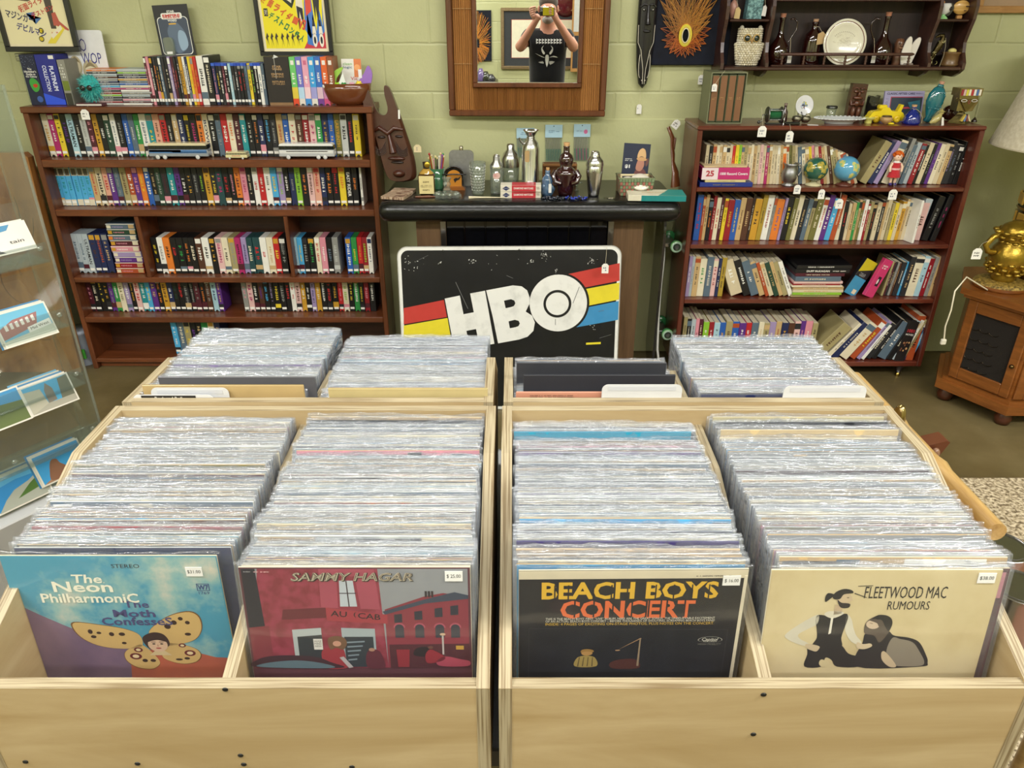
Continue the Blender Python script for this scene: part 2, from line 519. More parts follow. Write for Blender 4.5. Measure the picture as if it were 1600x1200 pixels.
 def tube(self,pts,r,col='white',mat='paint',seg=8,T=None,closed=False,flat=1.0):
  pts=[Vector(p) for p in pts]
  n=len(pts)
  rs=r if isinstance(r,(list,tuple)) else [r]*n
  vs,fs=[],[]
  up=Vector((0,0,1))
  prev=None
  for i,p in enumerate(pts):
   if closed:
    d=pts[(i+1)%n]-pts[i-1]
   else:
    d=pts[min(i+1,n-1)]-pts[max(i-1,0)]
   if d.length<1e-9:
    d=Vector((0,0,1))
   d.normalize()
   if prev is None:
    a=d.cross(up)
    if a.length<0.1:
     a=d.cross(Vector((1,0,0)))
   else:
    a=prev-d*prev.dot(d)
    if a.length<1e-6:
     a=d.cross(up)
   a.normalize()
   prev=a
   b=d.cross(a)
   for k in range(seg):
    t=2*pi*k/seg
    vs.append(p+a*cos(t)*rs[i]+b*sin(t)*rs[i]*flat)
  m=n if closed else n-1
  for i in range(m):
   j=(i+1)%n
   for k in range(seg):
    k2=(k+1)%seg
    fs.append((i*seg+k,i*seg+k2,j*seg+k2,j*seg+k))
  self.raw(vs,fs,col,mat,smooth=True,T=T)
  if not closed:
   self.raw(vs[:seg][::-1],[tuple(range(seg))],col,mat,T=T)
   self.raw(vs[-seg:],[tuple(range(seg))],col,mat,T=T)
  return self
 def prism(self,pts,a,b,col='white',mat='card',axis='y',T=None,sidemat=None,smooth=False):
  """2-D outline extruded along an axis from a to b.  axis y: pts are (x,z); z: (x,y); x: (y,z)"""
  def mk(p,t):
   return {'y': (p[0],t,p[1]),'z': (p[0],p[1],t),'x': (t,p[0],p[1])}[axis]
  n=len(pts)
  vs=[mk(p,a) for p in pts]+[mk(p,b) for p in pts]
  area=sum(pts[i][0]*pts[(i+1)%n][1]-pts[(i+1)%n][0]*pts[i][1] for i in range(n))
  if area<0:
   pts=pts[::-1]
   vs=[mk(p,a) for p in pts]+[mk(p,b) for p in pts]
  cap1=tuple(range(n))
  cap2=tuple(range(2*n-1,n-1,-1))
  self.raw(vs,[cap1,cap2],col,mat,T=T)
  self.raw(vs,[(i,(i+1)%n,n+(i+1)%n,n+i)[::-1] for i in range(n)],col,sidemat or mat,T=T,smooth=smooth)
  return self
 def text(self,s,x,z,w=None,h=0.01,col='black',mat='ink',y=0.0,T=None,bold=0.0,rot=0.0,shear=0.0,align='C',ext=0.0):
  """flat lettering in the local XZ plane facing -Y; fitted to width w and height h around (x, z); rot turns it in the plane"""
  key=(s,round(bold,3),round(shear,2))
  if key not in TEXTS:
   cu=bpy.data.curves.new('t','FONT')
   cu.body=s
   cu.resolution_u=2
   cu.offset=bold
   cu.shear=shear
   ob=bpy.data.objects.new('t',cu)
   COL.objects.link(ob)
   bpy.context.view_layer.update()
   me=bpy.data.meshes.new_from_object(ob.evaluated_get(bpy.context.evaluated_depsgraph_get()))
   vs=[tuple(v.co) for v in me.vertices]
   fs=[tuple(p.vertices) for p in me.polygons]
   TEXTS[key]=(vs,fs)
   bpy.data.objects.remove(ob)
   bpy.data.curves.remove(cu)
   bpy.data.meshes.remove(me)
  vs,fs=TEXTS[key]
  if not vs:
   return self
  x0,x1=min(v[0] for v in vs),max(v[0] for v in vs)
  y0,y1=min(v[1] for v in vs),max(v[1] for v in vs)
  sy=h/max(1e-6,y1-y0)
  sx=(w/max(1e-6,x1-x0)) if w else sy
  ox=(x0+x1)/2 if align=='C' else x0
  oy=(y0+y1)/2
  cr,sr=cos(rot),sin(rot)
  out=[]
  for v in vs:
   a,b=(v[0]-ox)*sx,(v[1]-oy)*sy
   out.append((x+a*cr-b*sr,y,z+a*sr+b*cr))
  return self.raw(out,fs,col,mat,T=T)
 def build(self,name,parent=None,loc=None,rot=None):
  me=bpy.data.meshes.new(name)
  me.from_pydata([tuple(v) for v in self.v],[],self.f)
  for k in self.mats:
   me.materials.append(MATS[k])
  ca=me.color_attributes.new('Col','FLOAT_COLOR','CORNER')
  buf=[]
  for i,p in enumerate(me.polygons):
   p.material_index=self.m[i]
   p.use_smooth=self.s[i]
   buf.extend(self.c[i]*p.loop_total)
  ca.data.foreach_set('color',buf)
  me.update()
  o=bpy.data.objects.new(name,me)
  COL.objects.link(o)
  if parent is not None:
   o.parent=parent
  if loc is not None:
   o.location=loc
  if rot is not None:
   o.rotation_euler=rot
  return o
ORD=['first','second','third','fourth','fifth','sixth','seventh','eighth','ninth','tenth','eleventh','twelfth','thirteenth',
  'fourteenth','fifteenth','sixteenth','seventeenth','eighteenth','nineteenth','twentieth']
TENS={2: 'twenty',3: 'thirty',4: 'forty',5: 'fifty',6: 'sixty',7: 'seventy'}
def ordw(n):
 if n <= 20:
  return ORD[n-1]
 t,u=divmod(n,10)
 return {2: 'twentieth',3: 'thirtieth',4: 'fortieth',5: 'fiftieth',6: 'sixtieth',7: 'seventieth'}[t] if u==0 else TENS[t]+'-'+ORD[u-1]
TEXTS={}
def tag(o,label=None,cat=None,group=None,kind=None):
 if label:
  o['label']=label
 if cat:
  o['category']=cat
 if group:
  o['group']=group
 if kind:
  o['kind']=kind
 return o
def empty(name,loc=(0,0,0),label=None,cat=None,group=None,rz=0.0,kind=None):
 o=bpy.data.objects.new(name,None)
 o.empty_display_size=0.05
 COL.objects.link(o)
 o.location=loc
 o.rotation_euler=(0,0,rz)
 return tag(o,label,cat,group,kind)
def copy_tree(o,parent=None):
 c=o.copy()
 COL.objects.link(c)
 if parent is not None:
  c.parent=parent
 for ch in list(o.children):
  copy_tree(ch,c)
 return c
def arc(cx,cz,r,a0,a1,n,sx=1.0):
 return [(cx+r*sx*cos(a0+(a1-a0)*i/n),cz+r*sin(a0+(a1-a0)*i/n)) for i in range(n+1)]
def disc(mb,x,z,r,col,y=0.0,mat='ink',n=24,sx=1.0,T=None,a0=0.0,a1=2*pi):
 pts=[(x+r*sx*cos(a0+(a1-a0)*i/n),y,z+r*sin(a0+(a1-a0)*i/n)) for i in range(n if a1-a0>6.2 else n+1)]
 return mb.poly(pts,col,mat,T=T)
def scrawl(mb,x,z,w,h,col,y=0.0,rows=2,mat='ink',T=None,vertical=False,seed=None):
 """unreadable small print: rows of short strokes"""
 rnd=random.Random(seed if seed is not None else int(abs(x*7919+z*104729)*1000)+rows)
 rh=h/rows
 for r in range(rows):
  cz=z+h/2-rh*(r+.5)
  p=x-w/2
  while p<x+w/2:
   l=rh*rnd.uniform(.3,.8)
   if rnd.random()<.82 and p+l <= x+w/2:
    t=rh*.6
    k=rnd.random()
    if k<.4:
     mb.poly([(p,y,cz-t/2),(p+l*.35,y,cz-t/2),(p+l*.35,y,cz+t/2),(p,y,cz+t/2)],col,mat,T=T)
     mb.poly([(p+l*.35,y,cz-t*.1),(p+l*.8,y,cz-t*.1),(p+l*.8,y,cz+t*.2),(p+l*.35,y,cz+t*.2)],col,mat,T=T)
    else:
     mb.poly([(p,y,cz-t/2),(p+l*.8,y,cz-t/2),(p+l*.8,y,cz-t*.2),(p,y,cz-t*.2)],col,mat,T=T)
     mb.poly([(p+l*.2,y,cz-t*.2),(p+l*.6,y,cz-t*.2),(p+l*.6,y,cz+t/2),(p+l*.2,y,cz+t/2)],col,mat,T=T)
   p+=l
 return mb
# ---------------------------------------------------------------- the room
WY=3.66           # face of the green wall behind the shelves
BACKY=-2.3        # wall behind the photographer, seen in the mirror
XL,XR=-3.6,3.6
def structure(name,mb):
 o=mb.build(name)
 o['kind']='structure'
 return o
m=MB()
m.bx(XL,XR,BACKY,WY,-0.1,0.0,mat='floor_concrete')
structure('floor',m)
m=MB()
m.bx(XL,XR,BACKY,WY,CEIL,CEIL+0.1,mat='ceiling_paint')
structure('ceiling',m)
m=MB()
m.bx(XL,XR,WY,WY+0.2,1.19,CEIL,mat='wall_block')
m.bx(XL,XR,WY-0.006,WY+0.2,0.0,1.19,mat='wall_smooth',c=0.004)
structure('wall_front',m)
m=MB()
m.bx(XL,XR,BACKY-0.2,BACKY,0.0,CEIL,mat='wall_block')
structure('wall_back',m)
m=MB()
m.bx(XL-0.2,XL,BACKY-.2,WY+.2,0.0,CEIL,mat='wall_smooth')
structure('wall_left',m)
m=MB()
m.bx(XR,XR+0.2,BACKY-.2,WY+.2,0.0,CEIL,mat='wall_smooth')
structure('wall_right',m)
where=['above the left end of the crates','above the middle of the crates','above the right end of the crates',
   'behind the photographer on the left','behind the photographer on the right','close to the mirror wall']
for i,(fx,fy,k) in enumerate(FIXTURES):
 t=empty('ceiling_light',(fx,fy,CEIL),'long white fluorescent ceiling light '+where[i],'ceiling light','fluorescent ceiling lights')
 m=MB()
 m.bx(-1.0,1.0,-0.14,0.14,-0.10,0,'d8d8d4','paint',c=0.01)
 m.build('housing',t)
 m=MB()
 m.bx(-0.97,0.97,-0.12,0.12,-0.11,-0.10,'white','lamp_diffuser')
 m.build('diffuser',t)
# ================================================================ record crates on the display table
TBL=0.645
t=empty('display_table',(-0.017,1.2,0),'dark table under the four plywood record crates','table')
m=MB()
m.bx(-0.70,0.70,-0.44,0.43,TBL-0.045,TBL-.003,'1c1a1c','paint',c=0.004)
m.build('tabletop',t)
for sx in (-1,1):
 for y in (-.40,.39):
  m=MB()
  m.bx(sx*.66-.03,sx*.66+.03,y-.03,y+.03,0,TBL-.045,'1c1a1c','paint')
  m.build('leg',t)
TH=0.018
def crate(label,x0,x1,y0,y1,front_z,back_z,kink_y,slope_back=False,screws=()):
 """open plywood record crate; sides step down towards the browsing end"""
 t=empty('record_crate',(x0,y0,TBL),label,'record crate','plywood record crates on the table')
 W,L=x1-x0,y1-y0
 b=0.012
 fz,bz=front_z-TBL,back_z-TBL
 mid=W/2
 # front and back boards
 lo,hi=('front_panel','back_panel')
 def board(name,ya,yb,z):
  m=MB()
  m.bx(TH,W-TH,ya,yb,0,z,mat='ply_face')
  o=m.build(name,t)
  m.bx(TH,W-TH,ya,yb,z,z+.0006,mat='ply_edge_y')
  bpy.data.objects.remove(o)
  return m.build(name,t)
 if not slope_back:
  board(lo,0,TH,fz)
  board(hi,L-TH,L,bz)
 else:
  board(lo,0,TH,bz)
  board(hi,L-TH,L,fz)
 ky=kink_y-y0
 if not slope_back:
  prof=[(0,0),(L,0),(L,bz),(ky,bz-.004),(0.0,fz)]
 else:
  prof=[(0,0),(L,0),(L,fz),(ky,bz-.004),(0,bz)]
 for a,nm in ((0,'side_panel'),(W-TH,'side_panel'),(mid-TH/2,'divider')):
  m=MB()
  pr=prof
  if nm=='divider':
   pr=[(min(max(p[0],TH),L-TH),max(b,p[1]-(.0 if p[1]>0 else 0))) for p in prof]
   if not slope_back:
    pr=[(TH,b),(L-TH,b),(L-TH,bz-.03),(ky,bz-.035),(TH,fz-.004)]
   else:
    pr=[(TH,b),(L-TH,b),(L-TH,fz-.004),(ky,bz-.035),(TH,bz-.03)]
  m.prism(pr,a,a+TH,mat='ply_side',axis='x')
  # end grain strip on the upper edge and the front edge
  n=len(pr)
  for i in range(n):
   p,q=pr[i],pr[(i+1)%n]
   if p[1]>b+.02 or q[1]>b+.02:
    d=Vector((q[0]-p[0],q[1]-p[1]))
    if d.length<1e-4:
     continue
    nrm=Vector((d.y,-d.x)).normalized()*.0005
    m.poly([(a,p[0]+nrm.x,p[1]+nrm.y),(a+TH,p[0]+nrm.x,p[1]+nrm.y),(a+TH,q[0]+nrm.x,q[1]+nrm.y),(a,q[0]+nrm.x,q[1]+nrm.y)],'white','ply_edge_x')
  m.build(nm,t)
 m=MB()
 m.bx(TH,W-TH,TH,L-TH,0,b,mat='ply_face')
 m.build('bottom_panel',t)
 for (sx,sz) in screws:
  m=MB()
  m.sph(0,0,0,.0042,.0016,.0036,'101010','paint',seg=12,rings=6)
  m.box(0,-.0016,0,.004,.0006,.0008,'000000','paint')
  m.build('screw',t,loc=(sx-x0,-.0006,sz-TBL))
 return t
LX0,LX1=-0.742,-0.030
RX0,RX1=-0.018,0.708
FY0,FY1=0.704,1.225
BY0,BY1=1.240,1.665
def fpx(px,py):
 p=PY(px,py,FY0)
 return (p.x,p.z)
crate('plywood record crate at the front left, holding the butterfly and red street covers',LX0,LX1,FY0,FY1,.838,.985,1.067,
  screws=[fpx(352,1077),fpx(376,1180),fpx(381,1194),fpx(40,1190),fpx(215,1193),fpx(550,1198)])
crate('plywood record crate at the front right, holding the black concert and cream covers',RX0,RX1,FY0,FY1,.838,.985,1.067,
  screws=[fpx(1193,1085),fpx(1177,1147)])
crate('plywood record crate at the back left, behind the butterfly cover',LX0+.004,LX1-.006,BY0,BY1,.85,.985,1.45,slope_back=True)
crate('plywood record crate at the back right, with two blank white index cards',RX0+.002,RX1-.004,BY0,BY1,.85,.985,1.45,slope_back=True)
# ---------------------------------------------------------------- records
LPW=0.312
def cover_mesh(face,top=None,art=None,rnd=None):
 m=MB()
 th=.0032
 m.bx(-LPW/2,LPW/2,0,th,0,LPW,face,'card')
 # worn paper edges
 e=top or 'cream'
 m.bx(-LPW/2-.0002,LPW/2+.0002,.0006,th-.0004,LPW-.0006,LPW+.0004,e,'paper')
 m.bx(LPW/2-.0003,LPW/2+.0003,.0004,th-.0004,.001,LPW-.001,e,'paper')
 m.bx(-LPW/2-.0003,-LPW/2+.0003,.0004,th-.0004,.001,LPW-.001,e,'paper')
 if art:
  art(m)
 elif rnd:
  # a strip of picture along the upper edge so that no two covers read alike
  x=-LPW/2+.004
  while x<LPW/2-.02:
   w=rnd.uniform(.02,.12)
   x2=min(x+w,LPW/2-.004)
   if rnd.random()<.45:
    c=rnd.choice(['cream','grey','slate','tan','lightblue','pink','charcoal','white'])
    m.bx(x,x2,-.0003,0.0002,LPW-rnd.uniform(.02,.05),LPW-rnd.uniform(.0005,.006),c,'card')
   x=x2
 return m
def sleeve_mesh(seed,w=.323,h=.3215,wav=.0030,y0=-.0014,y1=.0047):
 """clear bag: front sheet, rolled-over wavy top edge, back sheet"""
 rnd=random.Random(seed)
 nx=30
 ym=(y0+y1)/2
 prof=[(y0,0),(y0,.1),(y0,.22),(y0,.27),(y0,.295),(y0,.306),(y0,.312),(y0,.3165),(y0+.0008,h-.0012),(ym,h),(y1-.0008,h-.0012),(y1,.3165),(y1,.306),(y1,.28),(y1,0)]
 ph=[rnd.uniform(0,6.28) for _ in range(7)]
 m=MB()
 vs=[]
 for j,(yb,z) in enumerate(prof):
  k=max(0.0,min(1.0,(z-.285)/(h-.285)))
  side=0 if j<9 else 1
  for i in range(nx+1):
   x=-w/2+w*i/nx
   e=1-abs(2*i/nx-1)**8
   wv=sin(x*34+ph[0]+side*.8)+.7*sin(x*71+ph[1]+side)+.6*sin(x*139+ph[2]+z*90)+.5*sin(x*230+ph[3])
   y=yb+wav*.5*k*wv*(.3+.7*e)
   zz=z+(.0016*sin(x*19+ph[4])+.0010*sin(x*83+ph[5])+.0006*sin(x*170+ph[6]))*k
   vs.append((x,y,zz-.002))
 fs=[]
 for j in range(len(prof)-1):
  for i in range(nx):
   a=j*(nx+1)+i
   fs.append((a,a+1,a+nx+2,a+nx+1))
 m.raw(vs,fs,'white','sleeve',smooth=True)
 for sx in (-1,1):
  m.poly([(sx*w/2,y0,0),(sx*w/2,y1,0),(sx*w/2,y1,.31),(sx*w/2,y0,.31)],'white','sleeve')
 return m
COVER_COLS=['cream','beige','white','lightgrey','slate','charcoal','black','navy','brown','lightblue','pink','tan','grey',
    'maroon','darkteal','olive','purple','skyblue','rust']
COVER_W=[8,6,7,8,8,9,9,4,3,5,3,3,8,2,2,1,2,2,1]
rr=random.Random(11)
# hidden prototypes are ordinary records of the first bin; meshes are shared by the rest
cover_me={}
for c in COVER_COLS:
 for v in range(2):
  o=cover_mesh(c,rr.choice(['cream','white','beige','lightgrey','tan',c]),rnd=rr).build('vinyl_record')
  cover_me[(c,v)]=o.data
  bpy.data.objects.remove(o)
sleeve_me=[]
for i in range(10):
 o=sleeve_mesh(100+i).build('plastic_sleeve')
 sleeve_me.append(o.data)
 bpy.data.objects.remove(o)
def record(me,x,y,z,lean,yaw=0.0,sleeve=True,label=None,group=None,sl=None,slx=0.0):
 o=bpy.data.objects.new('vinyl_record',me)
 COL.objects.link(o)
 o.location=(x,y,z)
 o.rotation_euler=(-lean,0,yaw)
 tag(o,label,'record',group)
 if sleeve:
  s=bpy.data.objects.new('plastic_sleeve',sl or rr.choice(sleeve_me))
  COL.objects.link(s)
  s.parent=o
  s.location=(slx,0,0)
 return o
# bins: (name for labels, x centre, first y (bottom), last y, bottom z, start lean)
ZB=TBL+.0125
CNAME={'lightgrey': 'light grey','lightblue': 'light blue','darkteal': 'dark teal','skyblue': 'sky blue'}
bins={
 'FL1': (-.5595,'leftmost bin'),
 'FL2': (-.2125,'second bin'),
 'FR1': (.1635,'third bin'),
 'FR2': (.5235,'rightmost bin'),
}
# special records deep in the bins: bin -> {index: (colour, label, extra rise)}
SPECIAL={
 'FL1': {73: ('3a3834','record with a dark scuffed cover at the back of the front left bin',.004),
   70: ('cream','record with a pale cream cover near the back of the front left bin',.003),
   9: ('crimson','record with a red cover edge near the front of the front left bin',.003)},
 'FL2': {73: ('tan','plain brown cardboard record cover at the back, behind the wide black one',.009),
   72: ('24262c','wide black record cover at the back of the bin behind the red street cover',.005),
   16: ('beige','beige record cover about ten records behind the red street cover',.004)},
 'FR1': {72: ('5a4438','brown record cover last in the bin behind the black concert cover',.002),
   67: ('2e3a44','dark slate record cover just behind the bright teal one',.003),
   66: ('1d8fae','record with a bright teal cover near the back of its bin',.008),
   8: ('3a3068','record with a deep violet cover edge behind the black concert cover',.004),
   6: ('c8b08e','record with a tan cover edge behind the black concert cover',.004)},
 'FR2': {73: ('c6b98c','khaki record cover last in the rightmost front bin',.012),
   70: ('22252b','black record cover with a white price tag near the back of the rightmost bin',.009),
   67: ('202226','black record cover with a small tan mark near the back of the rightmost bin',.006),
   63: ('c9b183','plain kraft brown record cover standing above its neighbours in the rightmost bin',.014),
   41: ('4a3a3c','record with a dark brown worn edge halfway along the rightmost bin',.005)},
}
NREC=75
first_front={}
for key,(bxc,phrase) in bins.items():
 y0b={'FL1': .846,'FL2': .787,'FR1': .790,'FR2': .787}[key]
 lean0={'FL1': R(4),'FL2': R(7),'FR1': R(4),'FR2': R(6.5)}[key]
 endtop=1.190 if key != 'FR1' else 1.172
 drift=rr.uniform(-.002,.002)
 jx,jz=0.0,0.0
 for i in range(1,NREC):
  f=i/(NREC-1)
  lean=lean0*(1-f)+R(5.0)*f+R(rr.uniform(-.5,.5))
  ytop=y0b+(endtop-y0b)*f
  ybot=ytop-.312*sin(lean)
  if rr.random()<.25:
   jx=rr.uniform(-.004,.004)
  if rr.random()<.25:
   jz=rr.uniform(-.004,.006)
  sp=SPECIAL[key].get(i)
  if sp:
   o0=cover_mesh(sp[0],'beige' if sp[0] in ('c6b98c','c9b183','tan') else sp[0],rnd=None).build('tmp')
   me=o0.data
   me.name='vinyl_record'
   bpy.data.objects.remove(o0)
   lab,grp,dz=sp[1],None,sp[2]
  else:
   c=rr.choices(COVER_COLS,COVER_W)[0]
   me=cover_me[(c,rr.randint(0,1))]
   lab='sleeved record with a %s cover, %s from the front in the %s'%(CNAME.get(c,c),ordw(i+1),phrase)
   grp='sleeved records in the '+phrase
   dz=0.0
  if key=='FL1' and f<.4:
   dz-=.018*(1-f/.4)
  # the end piece of the bin sits a touch lower at the front
  o=record(me,bxc+jx+rr.uniform(-.0015,.0015)+(.0 if not sp else drift),ybot,ZB+.004+dz+jz+rr.uniform(-.001,.001),lean,R(rr.uniform(-.35,.35)),
     label=lab,group=grp)
  if sp and 'price tag' in sp[1]:
   m=MB()
   m.bx(.118,.142,-.0026,-.0018,.290,.306,'white','paper')
   scrawl(m,.13,.298,.018,.005,'black',y=-.0028,rows=1)
   m.build('price_sticker',o)
  if sp and 'small tan mark' in sp[1]:
   m=MB()
   m.poly([(.02,-.0018,.296),(.034,-.0018,.304),(.044,-.0018,.309),(.03,-.0018,.300)],'tan','paper')
   m.build('tape_scrap',o)
# price sticker peeping over the black concert cover
# ---------------------------------------------------------------- the four front covers
U=LPW
VM=[(0,0),(1,1)]
def C(u,v):
 """cover coordinates 0..1 from the lower left corner; VM spreads the drawing over the part that shows"""
 for (a,b),(c,d) in zip(VM,VM[1:]):
  if v <= c or (c,d)==VM[-1]:
   return ((u-.5)*U,(b+(d-b)*(v-a)/(c-a))*U)
 return ((u-.5)*U,v*U)
def cpoly(m,pts,col,k=1,mat='card'):
 m.poly([(C(*p)[0],-.0001*k-.0002,C(*p)[1]) for p in pts],col,mat)
def ctext(m,s,u,v,w,h,col,k=4,**kw):
 x,z=C(u,v)
 m.text(s,x,z,w*U,h*U,col,y=-.0001*k-.0002,**kw)
def sticker(m,u,v,txt,k=8):
 x,z=C(u,v)
 m.bx(x-.012,x+.012,-.0016,-.0008,z-.008,z+.008,'f2f0ea','paper')
 m.text(txt,x,z,.019,.0065,'222222',y=-.0018)
def ell(cx,cy,rx,ry,n=20,rot=0.0,a0=0.0,a1=6.2832):
 out=[]
 for i in range(n):
  a=a0+(a1-a0)*i/n
  x,y=rx*cos(a),ry*sin(a)
  out.append((cx+x*cos(rot)-y*sin(rot),cy+x*sin(rot)+y*cos(rot)))
 return out
def smooth(pts,n=4):
 """closed Catmull-Rom curve through the points"""
 out=[]
 L=len(pts)
 for i in range(L):
  p0,p1,p2,p3=pts[i-1],pts[i],pts[(i+1)%L],pts[(i+2)%L]
  for j in range(n):
   t=j/n
   out.append(tuple(.5*((2*p1[q])+(-p0[q]+p2[q])*t+(2*p0[q]-5*p1[q]+4*p2[q]-p3[q])*t*t+(-p0[q]+3*p1[q]-3*p2[q]+p3[q])*t**3) for q in (0,1)))
 return out
def art_butterfly(m):
 VM[:]=[(0,.25),(.12,.32),(.345,.474),(.605,.68),(.72,.777),(.865,.865),(1,1)]
 cpoly(m,[(.004,.004),(.996,.004),(.996,.996),(.004,.996)],'white',0,'sky_clouds')
 cpoly(m,[(.004,.004),(.62,.004),(.60,.28),(.52,.33),(.44,.36),(.36,.43),(.27,.45),(.2,.5),(.1,.58),(.004,.66)],'white',1,'dusk_purple')
 cpoly(m,[(.46,.004),(.996,.004),(.996,.22),(.9,.23),(.8,.28),(.72,.27),(.62,.31),(.55,.29),(.48,.2)],'white',2,'dusk_orange')
 cpoly(m,ell(.45,.84,.004,.004),'cream',1)
 W='0a0a0a'
 ctext(m,'STEREO',.57,.945,.13,.022,'2e2c30',3)
 ctext(m,'The',.375,.872,.14,.05,'f0ebd6',4,bold=.02,shear=.1)
 ctext(m,'Neon',.345,.80,.28,.062,'f0ebd6',5,bold=.02)
 ctext(m,'PhilharmoniC',.365,.70,.46,.055,'f0ebd6',6,bold=.02)
 ctext(m,'The',.575,.655,.12,.04,'4c4a78',4,bold=.02)
 ctext(m,'Moth',.555,.59,.2,.045,'4c4a78',5,bold=.02)
 ctext(m,'ConfesseS',.56,.53,.34,.048,'4c4a78',6,bold=.02)
 ctext(m,'W7',.91,.795,.05,.03,'3a4a80',4,bold=.03)
 for a,b,c2,d in ((.88,.94,.825,.83),(.88,.94,.762,.767),(.88,.884,.765,.83),(.936,.94,.765,.83)):
  cpoly(m,[(a,c2),(b,c2),(b,d),(a,d)],'3a4a80',3)
 ctext(m,'1769',.91,.742,.05,.016,'3a4a80',4)
 # butterfly: four wings in one outline, spots, and a small plain face in the middle
 wing='d3b170'
 uL=smooth([(.555,.42),(.49,.47),(.38,.50),(.26,.52),(.245,.47),(.28,.39),(.36,.33),(.46,.31),(.55,.33)])
 uR=smooth([(.60,.43),(.66,.52),(.74,.58),(.82,.60),(.86,.56),(.86,.47),(.82,.39),(.74,.35),(.66,.34)])
 lL=smooth([(.56,.34),(.50,.32),(.46,.27),(.46,.2),(.50,.14),(.56,.12),(.60,.14),(.62,.2)])
 lR=smooth([(.66,.35),(.74,.35),(.81,.31),(.83,.25),(.80,.19),(.74,.17),(.68,.19),(.64,.24)])
 for w in (uL,uR,lL,lR):
  cpoly(m,[((p[0]-.6)*1.02+.6,(p[1]-.35)*1.03+.35) for p in w],'7a5228',3)
  cpoly(m,w,wing,4)
 for (x,y,a,b) in ((.32,.45,.012,.018),(.36,.44,.012,.01),(.33,.41,.014,.012),(.42,.43,.013,.016),(.47,.43,.016,.014),(.47,.36,.012,.01),
       (.70,.49,.016,.02),(.735,.52,.014,.018),(.77,.55,.012,.014),(.80,.52,.012,.014),(.79,.43,.016,.012),
       (.55,.2,.014,.016),(.59,.2,.014,.014),(.72,.21,.018,.01),(.76,.22,.014,.012)):
  cpoly(m,ell(x,y,a,b,10),'3a241c',5)
 for (x,y,a) in ((.53,.30,.022),(.51,.24,.03),(.75,.34,.018),(.78,.27,.028)):
  cpoly(m,ell(x,y,a,a,14),'6e2226',5)
  cpoly(m,ell(x,y,a*.55,a*.55,12),'e8d4a4',6)
 cpoly(m,smooth([(.565,.40),(.59,.43),(.63,.445),(.67,.43),(.69,.38),(.68,.33),(.60,.30),(.57,.35)]),'3c2622',6)
 cpoly(m,ell(.632,.345,.048,.062,20),'e0bd9c',7)
 cpoly(m,smooth([(.585,.37),(.6,.41),(.64,.415),(.675,.395),(.68,.37),(.64,.385),(.61,.38)]),'3c2622',8)
 for x in (.614,.652):
  cpoly(m,ell(x,.355,.008,.005,10),'30241f',9)
  cpoly(m,[(x-.012,.368),(x+.012,.368),(x+.01,.372),(x-.01,.372)],'4a3026',9)
 cpoly(m,[(.632,.355),(.637,.332),(.627,.332)],'c49a7c',9)
 cpoly(m,ell(.633,.317,.014,.006,12),'b04848',9)
 cpoly(m,[(.61,.29),(.66,.29),(.69,.25),(.58,.25)],'d8c294',6)
 sticker(m,.885,.915,'$31.00')
